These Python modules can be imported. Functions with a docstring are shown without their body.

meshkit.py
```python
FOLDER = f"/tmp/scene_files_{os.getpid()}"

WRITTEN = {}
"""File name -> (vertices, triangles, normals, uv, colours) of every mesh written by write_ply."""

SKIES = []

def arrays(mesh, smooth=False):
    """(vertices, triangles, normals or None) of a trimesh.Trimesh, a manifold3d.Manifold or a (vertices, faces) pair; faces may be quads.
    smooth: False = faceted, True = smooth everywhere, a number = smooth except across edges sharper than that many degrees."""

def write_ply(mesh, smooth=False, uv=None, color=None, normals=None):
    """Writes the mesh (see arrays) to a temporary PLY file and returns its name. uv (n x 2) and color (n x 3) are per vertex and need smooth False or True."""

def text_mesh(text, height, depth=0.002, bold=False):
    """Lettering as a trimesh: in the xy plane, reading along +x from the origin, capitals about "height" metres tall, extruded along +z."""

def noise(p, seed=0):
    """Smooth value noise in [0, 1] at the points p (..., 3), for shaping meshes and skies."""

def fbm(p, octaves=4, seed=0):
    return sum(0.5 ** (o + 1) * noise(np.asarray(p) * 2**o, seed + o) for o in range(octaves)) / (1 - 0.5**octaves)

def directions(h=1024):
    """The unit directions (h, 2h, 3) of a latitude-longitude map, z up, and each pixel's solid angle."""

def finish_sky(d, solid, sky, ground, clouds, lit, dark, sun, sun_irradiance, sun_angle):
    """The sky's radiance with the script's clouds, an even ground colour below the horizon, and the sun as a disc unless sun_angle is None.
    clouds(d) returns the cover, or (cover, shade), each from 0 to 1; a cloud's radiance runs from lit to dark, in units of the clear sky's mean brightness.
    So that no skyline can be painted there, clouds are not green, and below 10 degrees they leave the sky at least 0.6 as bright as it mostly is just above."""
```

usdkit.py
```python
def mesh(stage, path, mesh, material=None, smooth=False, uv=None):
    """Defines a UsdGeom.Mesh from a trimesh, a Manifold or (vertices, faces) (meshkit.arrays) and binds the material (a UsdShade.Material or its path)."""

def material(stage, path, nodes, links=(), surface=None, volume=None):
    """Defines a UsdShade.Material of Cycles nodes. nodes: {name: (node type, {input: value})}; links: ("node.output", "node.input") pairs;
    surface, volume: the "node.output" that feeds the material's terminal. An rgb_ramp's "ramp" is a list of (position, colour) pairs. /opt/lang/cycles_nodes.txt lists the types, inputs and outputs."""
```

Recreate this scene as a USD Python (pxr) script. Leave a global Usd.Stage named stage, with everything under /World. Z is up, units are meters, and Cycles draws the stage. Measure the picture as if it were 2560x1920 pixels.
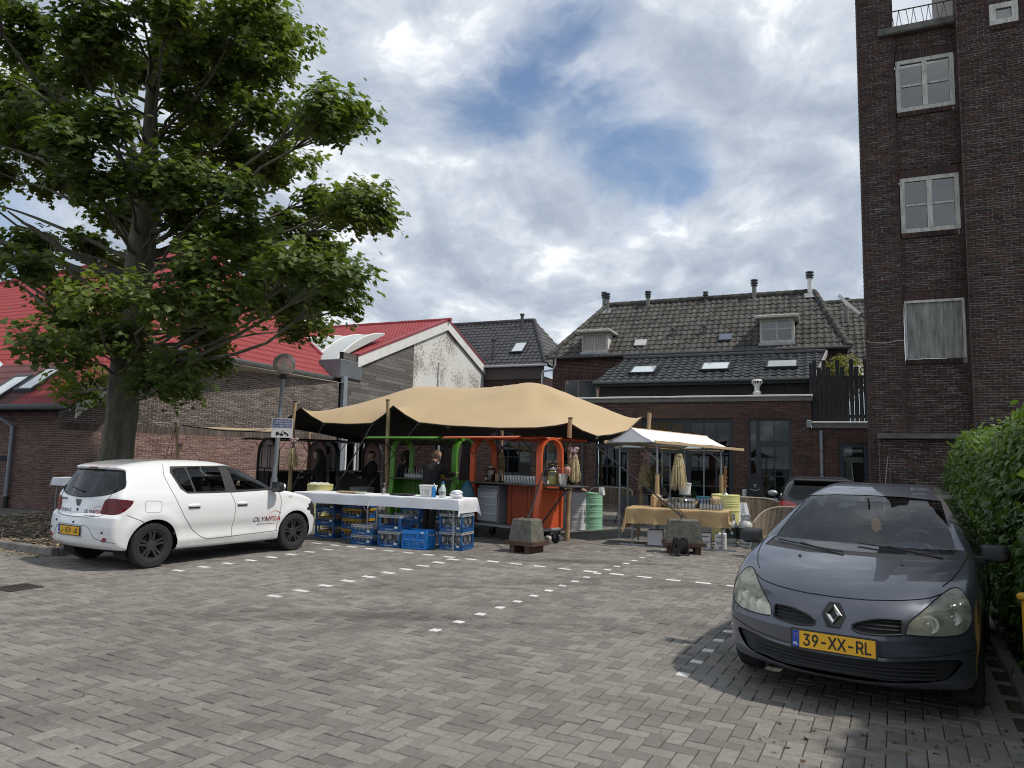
import math, random
import numpy as np
import trimesh
import usdkit, meshkit
from scipy import sparse
from scipy.sparse.linalg import spsolve
from scipy.interpolate import PchipInterpolator
from scipy.ndimage import map_coordinates
from shapely.geometry import Polygon, box as sbox, Point, LineString
from shapely.prepared import prep
from shapely import affinity
from shapely.ops import unary_union
from pxr import Usd, UsdGeom, UsdLux, UsdShade, Gf, Sdf, Vt
stage = Usd.Stage.CreateInMemory()
UsdGeom.SetStageUpAxis(stage, 'Z')
UsdGeom.Xform.Define(stage, '/World')
T = Sdf.ValueTypeNames
# ---- camera
PXW, PXH, FPX = 2560, 1920, 1772.0
CAM_H, PITCH, ROLL = 1.638, math.radians(6.08), math.radians(1.35)
FW = np.array([0, math.cos(PITCH), math.sin(PITCH)])
_r0 = np.array([1.0, 0, 0]); _u0 = np.cross(_r0, FW)
CR = math.cos(ROLL) * _r0 + math.sin(ROLL) * _u0
CU = -math.sin(ROLL) * _r0 + math.cos(ROLL) * _u0
CAMP = np.array([0, 0, CAM_H])
cam = UsdGeom.Camera.Define(stage, '/World/camera')
cam.CreateHorizontalApertureAttr(36.0)
cam.CreateVerticalApertureAttr(27.0)
cam.CreateFocalLengthAttr(36.0 * FPX / PXW)
cam.CreateClippingRangeAttr(Gf.Vec2f(0.05, 5000))
cam.CreateFStopAttr(0.0)
_m = np.eye(4); _m[0, :3], _m[1, :3], _m[2, :3], _m[3, :3] = CR, CU, -FW, CAMP
cam.AddTransformOp().Set(Gf.Matrix4d(*_m.ravel().tolist()))
EXPOSURE = 0.5
cam.CreateExposureAttr(EXPOSURE)
# ---- sky and sun
SUN_AZ = math.radians(106)      # clockwise from +y: atan2(x, y)
SUN_EL = math.radians(56)
SUN = np.array([math.sin(SUN_AZ) * math.cos(SUN_EL), math.cos(SUN_AZ) * math.cos(SUN_EL), math.sin(SUN_EL)])
SKY_STRENGTH = 0.10
sun = UsdLux.DistantLight.Define(stage, '/World/sun')
sun.CreateIntensityAttr(0.6); sun.CreateAngleAttr(2.0); sun.CreateNormalizeAttr(True)
sun.CreateColorAttr(Gf.Vec3f(1.0, 0.93, 0.84))
_z = SUN; _x = np.cross([0, 0, 1.0], _z); _x /= np.linalg.norm(_x); _y = np.cross(_z, _x)
_m = np.eye(4); _m[0, :3], _m[1, :3], _m[2, :3] = _x, _y, _z
sun.AddTransformOp().Set(Gf.Matrix4d(*_m.ravel().tolist()))
def cloud_sky():
 n, l = {}, []
 n['tc'] = ('texture_coordinate', {})
 n['sky'] = ('sky_texture', {'sky_type': 'single_scattering', 'sun_disc': False, 'sun_elevation': SUN_EL, 'sun_rotation': SUN_AZ, 'altitude': 20.0, 'air_density': 1.0, 'aerosol_density': 1.0, 'ozone_density': 1.5})
 n['sep'] = ('separate_xyz', {})
 l.append(('tc.generated', 'sep.vector'))
 n['zc'] = ('math', {'math_type': 'maximum', 'value2': 0.0}); l.append(('sep.z', 'zc.value1'))
 n['zp'] = ('math', {'math_type': 'add', 'value2': 0.40}); l.append(('zc.value', 'zp.value1'))
 for a in 'xy':
  n['d' + a] = ('math', {'math_type': 'divide'}); l += [('sep.' + a, f'd{a}.value1'), ('zp.value', f'd{a}.value2')]
 n['p'] = ('combine_xyz', {'z': 0.0}); l += [('dx.value', 'p.x'), ('dy.value', 'p.y')]
 n['warp'] = ('noise_texture', {'scale': 2.6, 'detail': 4.0, 'roughness': 0.55}); l.append(('p.vector', 'warp.vector'))
 n['wv'] = ('vector_math', {'math_type': 'scale', 'scale': 0.24}); l.append(('warp.color', 'wv.vector1'))
 n['pw'] = ('vector_math', {'math_type': 'add'}); l += [('p.vector', 'pw.vector1'), ('wv.vector', 'pw.vector2')]
 n['big'] = ('noise_texture', {'scale': 2.0, 'detail': 8.0, 'roughness': 0.58, 'lacunarity': 2.1}); l.append(('pw.vector', 'big.vector'))
 prev = None
 for i, (cx, cy, r, a) in enumerate([(.05, .86, .05, .2), (.05, .91, .06, .24), (.02, .99, .08, .30), (-.04, 1.06, .10, .30), (.10, 1.08, .09, .28), (.19, 1.15, .08, .28), (.26, 1.18, .06, .22), (-.16, 1.06, .08, .12), (-.92, 1.26, .22, .30), (-.62, 1.02, .16, .18)]):
  n[f'o{i}'] = ('vector_math', {'math_type': 'subtract', 'vector2': (cx + .12, cy + .12, 0.12)}); l.append(('pw.vector', f'o{i}.vector1'))
  n[f'l{i}'] = ('vector_math', {'math_type': 'length'}); l.append((f'o{i}.vector', f'l{i}.vector1'))
  n[f'g{i}'] = ('map_range', {'range_type': 'smoothstep', 'from_min': 0.0, 'from_max': 2.2 * r, 'to_min': a * .82, 'to_max': 0.0, 'clamp': True}); l.append((f'l{i}.value', f'g{i}.value'))
  if prev is None:
   prev = f'g{i}.result'
  else:
   n[f's{i}'] = ('math', {'math_type': 'maximum'}); l += [(prev, f's{i}.value1'), (f'g{i}.result', f's{i}.value2')]; prev = f's{i}.value'
 n['cv'] = ('math', {'math_type': 'subtract'}); l += [('big.fac', 'cv.value1'), (prev, 'cv.value2')]
 n['cover'] = ('map_range', {'range_type': 'smoothstep', 'from_min': 0.20, 'from_max': 0.44, 'to_min': 0.0, 'to_max': 1.0, 'clamp': True}); l.append(('cv.value', 'cover.value'))
 n['puffs'] = ('noise_texture', {'scale': 4.6, 'detail': 9.0, 'roughness': 0.56, 'lacunarity': 2.1}); l.append(('pw.vector', 'puffs.vector'))
 n['off'] = ('vector_math', {'math_type': 'add', 'vector2': (0.05, -0.06, 0.0)}); l.append(('pw.vector', 'off.vector1'))
 n['puffs2'] = ('noise_texture', {'scale': 4.6, 'detail': 9.0, 'roughness': 0.56, 'lacunarity': 2.1}); l.append(('off.vector', 'puffs2.vector'))
 n['rel'] = ('math', {'math_type': 'subtract'}); l += [('puffs.fac', 'rel.value1'), ('puffs2.fac', 'rel.value2')]
 n['thick'] = ('map_range', {'from_min': 0.34, 'from_max': 0.62, 'to_min': 0.34, 'to_max': -0.34, 'clamp': True}); l.append(('big.fac', 'thick.value'))
 n['pw2'] = ('math', {'math_type': 'multiply_add', 'value2': 1.0, 'value3': -0.02}); l.append(('puffs.fac', 'pw2.value1'))
 n['lit0'] = ('math', {'math_type': 'multiply_add', 'value2': 1.5}); l += [('rel.value', 'lit0.value1'), ('pw2.value', 'lit0.value3')]
 n['lit'] = ('math', {'math_type': 'add', 'use_clamp': True}); l += [('lit0.value', 'lit.value1'), ('thick.result', 'lit.value2')]
 n['ramp'] = ('rgb_ramp', {'ramp': [(0.0, (2.9, 3.4, 4.1)), (0.35, (3.7, 4.2, 4.9)), (0.7, (5.2, 5.6, 6.1)), (1.0, (8.6, 8.7, 8.8))]}); l.append(('lit.value', 'ramp.fac'))
 n['mix'] = ('mix', {'mix_type': 'mix'}); l += [('cover.result', 'mix.fac'), ('sky.color', 'mix.color1'), ('ramp.color', 'mix.color2')]
 n['bg'] = ('background_shader', {'strength': SKY_STRENGTH}); l.append(('mix.color', 'bg.color'))
 return usdkit.material(stage, '/World/Looks/sky_look', n, l, surface='bg.background')
UsdGeom.Scope.Define(stage, '/World/Looks')
dome = UsdLux.DomeLight.Define(stage, '/World/sky')
UsdShade.MaterialBindingAPI.Apply(dome.GetPrim()).Bind(cloud_sky())
dome.GetPrim().SetCustomDataByKey('kind', 'structure')
# ---- helpers
def ray(px, py):
 return FW + CR * (px - PXW / 2) / FPX + CU * (PXH / 2 - py) / FPX
def gp(px, py, z=0.0):
 "the point at height z that the photograph shows at this pixel"
 d = ray(px, py); return CAMP + d * ((z - CAM_H) / d[2])
def at(px, py, Y):
 "the point at distance Y in front of the camera"
 d = ray(px, py); return CAMP + d * (Y / d[1])
def on(px, py, p, n):
 "the point where this line of sight meets the plane through p with normal n"
 d = ray(px, py); n = np.asarray(n, float); return CAMP + d * (np.dot(np.asarray(p, float) - CAMP, n) / np.dot(d, n))
def unit(a):
 a = np.asarray(a, float); return a / np.linalg.norm(a)
UD = math.radians(23.5)
U = np.array([math.cos(UD), -math.sin(UD), 0]); V = np.array([math.sin(UD), math.cos(UD), 0]); ZZ = np.array([0, 0, 1.0])
class MB:
 "collects pieces that become one mesh"
 def __init__(s): s.v, s.f, s.t, s.n = [], [], [], 0
 def add(s, v, f, tone=None):
  v = np.asarray(v, float).reshape(-1, 3); f = np.asarray(f, int)
  if f.shape[1] == 4: f = np.vstack([f[:, [0, 1, 2]], f[:, [0, 2, 3]]])
  s.v.append(v); s.f.append(f + s.n); s.n += len(v)
  s.t.append(np.full(len(v), 0.5 if tone is None else tone)); return s
 def mesh(s, m, M=None, tone=None):
  v = np.asarray(m.vertices)
  if M is not None: v = v @ np.asarray(M)[:3, :3].T + np.asarray(M)[:3, 3]
  return s.add(v, m.faces, tone)
 def obox(s, o, ex, ey, ez, tone=None):
  o, ex, ey, ez = (np.asarray(a, float) for a in (o, ex, ey, ez))
  if np.dot(np.cross(ex, ey), ez) < 0: ex, ey = ey, ex
  v = [o + a * ex + b * ey + c * ez for c in (0, 1) for b in (0, 1) for a in (0, 1)]
  return s.add(v, [[0, 2, 3, 1], [4, 5, 7, 6], [0, 1, 5, 4], [2, 6, 7, 3], [0, 4, 6, 2], [1, 3, 7, 5]], tone)
 def box(s, c, d, rot=0.0, tone=None):
  c = np.asarray(c, float); ca, sa = math.cos(rot), math.sin(rot)
  ex, ey, ez = np.array([ca, sa, 0]) * d[0], np.array([-sa, ca, 0]) * d[1], np.array([0, 0, d[2]])
  return s.obox(c - ex / 2 - ey / 2 - ez / 2, ex, ey, ez, tone)
 def rbox(s, c, d, r=0.01, rot=0.0, tone=None):
  "box with chamfered edges"
  hx, hy, hz = d[0] / 2, d[1] / 2, d[2] / 2; r = min(r, hx * .9, hy * .9, hz * .9); P = []
  for sx in (-1, 1):
   for sy in (-1, 1):
    for sz in (-1, 1):
     P += [(sx * (hx - r), sy * (hy - r), sz * hz), (sx * (hx - r), sy * hy, sz * (hz - r)), (sx * hx, sy * (hy - r), sz * (hz - r))]
  h = trimesh.convex.convex_hull(np.array(P))
  ca, sa = math.cos(rot), math.sin(rot)
  v = np.asarray(h.vertices) @ np.array([[ca, sa, 0], [-sa, ca, 0], [0, 0, 1]]) + np.asarray(c, float)
  return s.add(v, h.faces, tone)
 def tube(s, pts, r, n=8, caps=True, tone=None, flat=1.0):
  P = np.asarray(pts, float); k = len(P); r = np.broadcast_to(np.asarray(r, float), (k,))
  tan = np.gradient(P, axis=0); tan /= np.maximum(np.linalg.norm(tan, axis=1, keepdims=True), 1e-9)
  a = np.cross(tan[0], [0, 0, 1.0])
  if np.linalg.norm(a) < 1e-3: a = np.cross(tan[0], [0, 1.0, 0])
  a /= np.linalg.norm(a); V_, F_ = [], []
  an = np.arange(n) / n * 2 * math.pi
  for i in range(k):
   a = a - tan[i] * np.dot(a, tan[i]); a /= max(np.linalg.norm(a), 1e-9); b = np.cross(tan[i], a)
   V_.append(P[i] + r[i] * (np.cos(an)[:, None] * a + flat * np.sin(an)[:, None] * b))
  V_ = np.vstack(V_)
  for i in range(k - 1):
   for j in range(n):
    j2 = (j + 1) % n; F_.append([i * n + j, i * n + j2, (i + 1) * n + j2, (i + 1) * n + j])
  s.add(V_, F_, tone)
  if caps:
   for i, fl in ((0, 1), (k - 1, 0)):
    ring = V_[i * n:(i + 1) * n]; s.add(np.vstack([ring, P[i][None]]), [[n, (j + 1) % n, j] if fl else [n, j, (j + 1) % n] for j in range(n)], tone)
  return s
 def lathe(s, prof, n=24, o=(0, 0, 0), ax=(0, 0, 1), tone=None, arc=2 * math.pi):
  "profile of (radius, height) pairs turned about the axis ax through o"
  o = np.asarray(o, float); ax = unit(ax); a = np.cross(ax, [0, 0, 1.0] if abs(ax[2]) < .9 else [1.0, 0, 0]); a = unit(a); b = np.cross(ax, a)
  k = len(prof); full = arc > 6.28; m = n if full else n + 1
  an = np.arange(m) / n * arc; V_ = []
  for (r, h) in prof: V_.append(o + ax * h + r * (np.cos(an)[:, None] * a + np.sin(an)[:, None] * b))
  V_ = np.vstack(V_); F_ = []
  for i in range(k - 1):
   for j in range(n if full else n):
    j2 = (j + 1) % m; F_.append([i * m + j, i * m + j2, (i + 1) * m + j2, (i + 1) * m + j])
  return s.add(V_, F_, tone)
 def poly(s, pts, o, ex, ey, th=0.0, n=None, tone=None):
  "flat polygon (shapely, or points) in the frame o, ex, ey; thickness th along n"
  pg = pts if isinstance(pts, Polygon) or hasattr(pts, 'geoms') else Polygon(pts)
  o, ex, ey = (np.asarray(a, float) for a in (o, ex, ey)); n = np.cross(ex, ey) if n is None else np.asarray(n, float)
  for g in getattr(pg, 'geoms', [pg]):
   if g.is_empty or g.area < 1e-7: continue
   m = trimesh.creation.extrude_polygon(g, abs(th) if th else 1e-4, engine='earcut')
   v = np.asarray(m.vertices); zz = v[:, 2:] * (math.copysign(1, th) if th else 1)
   f = np.asarray(m.faces)
   if (np.dot(np.cross(ex, ey), n) < 0) != (th < 0): f = f[:, ::-1]
   s.add(o + v[:, :1] * ex + v[:, 1:2] * ey + zz * n, f, tone)
  return s
 def grid(s, P, tone=None, wrap=False, flip=False):
  P = np.asarray(P, float); a, b = P.shape[:2]; F_ = []
  idx = np.arange(a * b).reshape(a, b)
  if wrap: idx = np.hstack([idx, idx[:, :1]])
  q = np.stack([idx[:-1, :-1], idx[1:, :-1], idx[1:, 1:], idx[:-1, 1:]], -1).reshape(-1, 4)
  return s.add(P.reshape(-1, 3), q[:, ::-1] if flip else q, tone)
 def sphere(s, c, r, sub=2, sc=(1, 1, 1), tone=None):
  m = trimesh.creation.icosphere(sub, 1.0); return s.add(np.asarray(m.vertices) * r * np.asarray(sc) + np.asarray(c, float), m.faces, tone)
 def xf(s, M):
  M = np.asarray(M, float); s.v = [a @ M[:3, :3].T + M[:3, 3] for a in s.v]; return s
 def merge(s, o, M=None):
  for v, f, t in zip(o.v, [f for f in o.f], o.t):
   pass
  v, f, t = o.arr()
  if M is not None: v = v @ np.asarray(M)[:3, :3].T + np.asarray(M)[:3, 3]
  s.v.append(v); s.f.append(f + s.n); s.t.append(t); s.n += len(v); return s
 def arr(s): return np.vstack(s.v), np.vstack(s.f), np.concatenate(s.t)
used = {}
def numbered(parent, name):
 k = used.setdefault((parent, name), 0); used[(parent, name)] += 1
 return name if k == 0 else f'{name}_{k:03d}'
def path_of(parent): return '/World' if parent is None else str(parent.GetPath())
def cd(p, label=None, cat=None, group=None, kind=None):
 for k, v in (('label', label), ('category', cat), ('group', group), ('kind', kind)):
  if v: p.SetCustomDataByKey(k, v)
 return p
def raw(path, v, f, mat, smooth=False, normals=None, tone=None):
 if normals is None:
  m = usdkit.mesh(stage, path, trimesh.Trimesh(v, f, process=False), mat, smooth=smooth) if tone is None else usdkit.mesh(stage, path, (v, f), mat, smooth=False)
 else:
  m = UsdGeom.Mesh.Define(stage, path)
  m.CreatePointsAttr(Vt.Vec3fArray.FromNumpy(v.astype(np.float32))); m.CreateFaceVertexCountsAttr(Vt.IntArray.FromNumpy(np.full(len(f), 3, np.int32)))
  m.CreateFaceVertexIndicesAttr(Vt.IntArray.FromNumpy(f.astype(np.int32).ravel())); m.CreateSubdivisionSchemeAttr('none')
  m.CreateNormalsAttr(Vt.Vec3fArray.FromNumpy(normals.astype(np.float32))); m.SetNormalsInterpolation('vertex')
  UsdShade.MaterialBindingAPI.Apply(m.GetPrim()).Bind(mat)
 if tone is not None:
  UsdGeom.PrimvarsAPI(m).CreatePrimvar('tone', T.FloatArray, 'vertex').Set(Vt.FloatArray.FromNumpy(np.asarray(tone, np.float32)))
 m.CreateDoubleSidedAttr(True)
 return m.GetPrim()
def obj(name, mb, mat, parent=None, smooth=False, label=None, cat=None, group=None, kind=None, toned=False):
 if isinstance(mb, MB): v, f, t = mb.arr()
 else: v, f, t = np.asarray(mb.vertices), np.asarray(mb.faces), None
 pp = path_of(parent)
 p = raw(f'{pp}/{numbered(pp, name)}', v, f, mat, smooth, tone=t if toned else None)
 return cd(p, label, cat, group, kind)
def thing(name, label, cat, loc=(0, 0, 0), rotz=0.0, group=None, kind=None, parent=None):
 pp = path_of(parent)
 x = UsdGeom.Xform.Define(stage, f'{pp}/{numbered(pp, name)}')
 x.AddTranslateOp().Set(Gf.Vec3d(*map(float, loc))); x.AddRotateZOp().Set(math.degrees(rotz))
 return cd(x.GetPrim(), label, cat, group, kind)
def dup(root, loc, rotz, label=None, group=None):
 was = root.GetCustomData()
 base = root.GetName().rsplit('_', 1)
 base = base[0] if len(base) == 2 and base[1].isdigit() else root.GetName()
 r = thing(base, label or was.get('label'), was.get('category'), loc, rotz, group or was.get('group'))
 r.GetReferences().AddInternalReference(root.GetPath()); r.SetInstanceable(True)
 return r
class Fr:
 "a local frame: base point and turn about z"
 def __init__(s, o, rz): s.o = np.asarray(o, float); s.rz = rz; c, q = math.cos(rz), math.sin(rz); s.R = np.array([[c, -q, 0], [q, c, 0], [0, 0, 1]])
 def inv(s, P): return (np.asarray(P, float) - s.o) @ s.R
 def out(s, P): return np.asarray(P, float) @ s.R.T + s.o
 def d(s, D): return np.asarray(D, float) @ s.R.T
 def px(s, px, py, y=0.0):
  "local (x, z) of the pixel on the plane local y = y"
  n = s.R[:, 1]; p = on(px, py, s.o + n * y, n); q = s.inv(p); return np.array([q[0], q[2]])
 def rf(s, px, py, p, n):
  return s.inv(on(px, py, s.out(p), s.d(n)))
# ---- materials
LK = {}
def M(name, col, rough=0.6, var=0.12, scale=6.0, bump=0.0, bscale=60.0, metal=0.0, coat=0.0, spec=0.5, sheen=0.0, detail=4.0, col2=None, stretch=None, tone=0.0, crough=0.05, alpha=1.0):
 "painted, wooden, cloth or stone surface: base colour with soft mottling and a little relief"
 if name in LK: return LK[name]
 n, l = {}, []
 c = np.array(col, float); a = c * (1 - var); b = np.array(col2, float) if col2 is not None else c * (1 + var)
 n['tc'] = ('geometry', {})
 src = 'tc.position'
 if stretch is not None:
  n['mp'] = ('mapping', {'scale': stretch}); l.append((src, 'mp.vector')); src = 'mp.vector'
 n['nz'] = ('noise_texture', {'scale': scale, 'detail': detail, 'roughness': 0.6}); l.append((src, 'nz.vector'))
 n['rp'] = ('rgb_ramp', {'ramp': [(0.25, a), (0.75, b)]}); l.append(('nz.fac', 'rp.fac'))
 out = 'rp.color'
 if tone:
  n['at'] = ('attribute', {'attribute': 'tone'})
  n['tr'] = ('map_range', {'from_min': 0.0, 'from_max': 1.0, 'to_min': 1 - tone, 'to_max': 1 + tone}); l.append(('at.fac', 'tr.value'))
  n['tm'] = ('mix', {'mix_type': 'multiply', 'fac': 1.0}); n['tcb'] = ('combine_color', {})
  l += [('tr.result', 'tcb.r'), ('tr.result', 'tcb.g'), ('tr.result', 'tcb.b'), (out, 'tm.color1'), ('tcb.color', 'tm.color2')]; out = 'tm.color'
 n['p'] = ('principled_bsdf', {'roughness': rough, 'metallic': metal, 'coat_weight': coat, 'coat_roughness': crough, 'specular_ior_level': spec, 'sheen_weight': sheen})
 l.append((out, 'p.base_color'))
 if bump:
  n['n2'] = ('noise_texture', {'scale': bscale, 'detail': 3.0, 'roughness': 0.6}); l.append((src, 'n2.vector'))
  n['bp'] = ('bump', {'strength': 1.0, 'distance': bump}); l += [('n2.fac', 'bp.height'), ('bp.normal', 'p.normal')]
 LK[name] = usdkit.material(stage, '/World/Looks/' + name, n, l, surface='p.BSDF'); return LK[name]
def glass_pane(name, tint=(0.8, 0.85, 0.85), rough=0.0, refl=1.5, milk=0.0):
 "thin pane: sunlight passes, reflects by fresnel"
 if name in LK: return LK[name]
 n = {'f': ('fresnel', {'IOR': refl}), 't': ('transparent_bsdf', {'color': tint}), 'g': ('glossy_bsdf', {'color': (1, 1, 1), 'roughness': rough}), 'm': ('mix_closure', {})}
 l = [('f.fac', 'm.fac'), ('t.BSDF', 'm.closure1'), ('g.BSDF', 'm.closure2')]
 if milk: n |= {'d': ('diffuse_bsdf', {'color': (.8, .82, .82)}), 'md': ('mix_closure', {'fac': milk})}; l = [l[0], ('t.BSDF', 'md.closure1'), ('d.BSDF', 'md.closure2'), ('md.closure', 'm.closure1'), l[2]]  # white diffuse share stands in for bright reflections in clear glass
 LK[name] = usdkit.material(stage, '/World/Looks/' + name, n, l, surface='m.closure'); return LK[name]
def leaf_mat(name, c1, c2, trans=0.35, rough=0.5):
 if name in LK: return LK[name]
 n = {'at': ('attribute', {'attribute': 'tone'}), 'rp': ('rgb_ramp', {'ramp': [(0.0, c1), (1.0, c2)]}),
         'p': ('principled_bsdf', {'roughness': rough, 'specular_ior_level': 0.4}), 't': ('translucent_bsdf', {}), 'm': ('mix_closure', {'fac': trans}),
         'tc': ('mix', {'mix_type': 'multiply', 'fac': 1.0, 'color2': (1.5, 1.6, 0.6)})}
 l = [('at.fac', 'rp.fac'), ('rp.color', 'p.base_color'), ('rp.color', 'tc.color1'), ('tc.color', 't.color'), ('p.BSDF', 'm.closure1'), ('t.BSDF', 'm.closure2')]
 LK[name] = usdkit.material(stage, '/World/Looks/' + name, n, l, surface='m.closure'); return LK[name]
# ---- ground and paving
GA = math.radians(61.5)
E1 = np.array([math.sin(GA), -math.cos(GA), 0]); E2 = np.array([math.cos(GA), math.sin(GA), 0])   # the two directions of the herringbone
def paver_mat(name, col, dark, tone=0.22, stain=True):
 n = {'g': ('geometry', {}), 'at': ('attribute', {'attribute': 'tone'}),
         'fine': ('noise_texture', {'scale': 170.0, 'detail': 3.0, 'roughness': 0.75}), 'mid': ('noise_texture', {'scale': 24.0, 'detail': 3.0}),
         'big': ('noise_texture', {'scale': 0.55, 'detail': 5.0, 'roughness': 0.6, 'distortion': 0.6}),
         'mp': ('mapping', {'rotation': (0, 0, math.radians(-38)), 'scale': (0.16, 0.75, 1.0)}),
         'trk': ('noise_texture', {'scale': 1.0, 'detail': 4.0, 'roughness': 0.55, 'distortion': 0.3}),
         'spk': ('rgb_ramp', {'ramp': [(0.30, tuple(np.array(col) * .42)), (0.50, col), (0.70, tuple(np.array(col) * 1.75))]}),
         'br': ('rgb_ramp', {'ramp': [(0.46, (0, 0, 0)), (0.66, (1, 1, 1))]}),
         'tr': ('rgb_ramp', {'ramp': [(0.57, (0, 0, 0)), (0.72, (1, 1, 1))]}),
         'm1': ('mix', {'mix_type': 'mix', 'color2': dark}), 'm2': ('mix', {'mix_type': 'mix', 'color2': (0.052, 0.045, 0.039)}),
         'f1': ('math', {'math_type': 'multiply', 'value2': 0.45}), 'f2': ('math', {'math_type': 'multiply', 'value2': 0.72}),
         'tv': ('map_range', {'to_min': 1 - tone, 'to_max': 1 + tone}), 'cc': ('combine_color', {}), 'mm': ('mix', {'mix_type': 'multiply', 'fac': 1.0}),
         'md': ('map_range', {'from_min': 0.3, 'from_max': 0.7, 'to_min': 0.86, 'to_max': 1.12}), 'tt': ('math', {'math_type': 'multiply'}),
         'b': ('bump', {'strength': 0.8, 'distance': 0.004}), 'p': ('principled_bsdf', {'roughness': 0.8, 'specular_ior_level': 0.35})}
 l = [('g.position', x + '.vector') for x in ('fine', 'mid', 'big', 'mp')] + [('mp.vector', 'trk.vector'), ('fine.fac', 'spk.fac'), ('big.fac', 'br.fac'), ('trk.fac', 'tr.fac'),
         ('br.color', 'f1.value1'), ('tr.color', 'f2.value1'), ('f1.value', 'm1.fac'), ('f2.value', 'm2.fac'), ('spk.color', 'm1.color1'), ('m1.color', 'm2.color1'),
         ('at.fac', 'tv.value'), ('mid.fac', 'md.value'), ('tv.result', 'tt.value1'), ('md.result', 'tt.value2'), ('tt.value', 'cc.r'), ('tt.value', 'cc.g'), ('tt.value', 'cc.b'),
         (('m2.color' if stain else 'spk.color'), 'mm.color1'), ('cc.color', 'mm.color2'), ('mm.color', 'p.base_color'), ('fine.fac', 'b.height'), ('b.normal', 'p.normal')]
 LK[name] = usdkit.material(stage, '/World/Looks/' + name, n, l, surface='p.BSDF'); return LK[name]
MP = paver_mat('paver_concrete', (0.195, 0.183, 0.166), (0.10, 0.09, 0.078))
MPW = paver_mat('paver_white', (0.62, 0.62, 0.60), (0.4, 0.39, 0.36), 0.12, False)
MSAND = M('joint_sand', (0.042, 0.036, 0.030), 0.95, 0.35, 9, 0.004, 90)
MASPH = M('far_ground', (0.115, 0.108, 0.10), 0.9, 0.25, 2.0, 0.003, 60)
MSOIL = M('soil', (0.050, 0.038, 0.028), 0.95, 0.45, 5, 0.02, 30)
g = MB(); g.add([[-400, -300, -.03], [400, -300, -.03], [400, 700, -.03], [-400, 700, -.03]], [[0, 1, 2, 3]])
obj('ground', g, MASPH, kind='structure')
PV = thing('paving', None, None, kind='structure')
sb = MB(); sb.add([[-30, 1, -.010], [30, 1, -.010], [30, 27.5, -.010], [-30, 27.5, -.010]], [[0, 1, 2, 3]]); obj('joint_bed', sb, MSAND, PV)
BED0 = gp(128, 1391)[:2]                                   # kerb corner of the planting bed
def cell(P): P = np.asarray(P)[:2]; return np.array([P @ E1[:2], P @ E2[:2]]) / 0.105
HEDGE0, HEDGE1 = np.array([4.35, 5.9]), np.array([9.35, 14.9])
hd = unit(HEDGE1 - HEDGE0); hn = np.array([-hd[1], hd[0]])   # hn points to the car park
def visible_ground(P):
 d = np.stack([P[:, 0], P[:, 1], np.zeros(len(P))], 1) - CAMP; z = d @ FW
 return (z > .5) & (np.abs(d @ CR) < z * 0.76) & (d @ CU > -z * 0.58)
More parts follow.
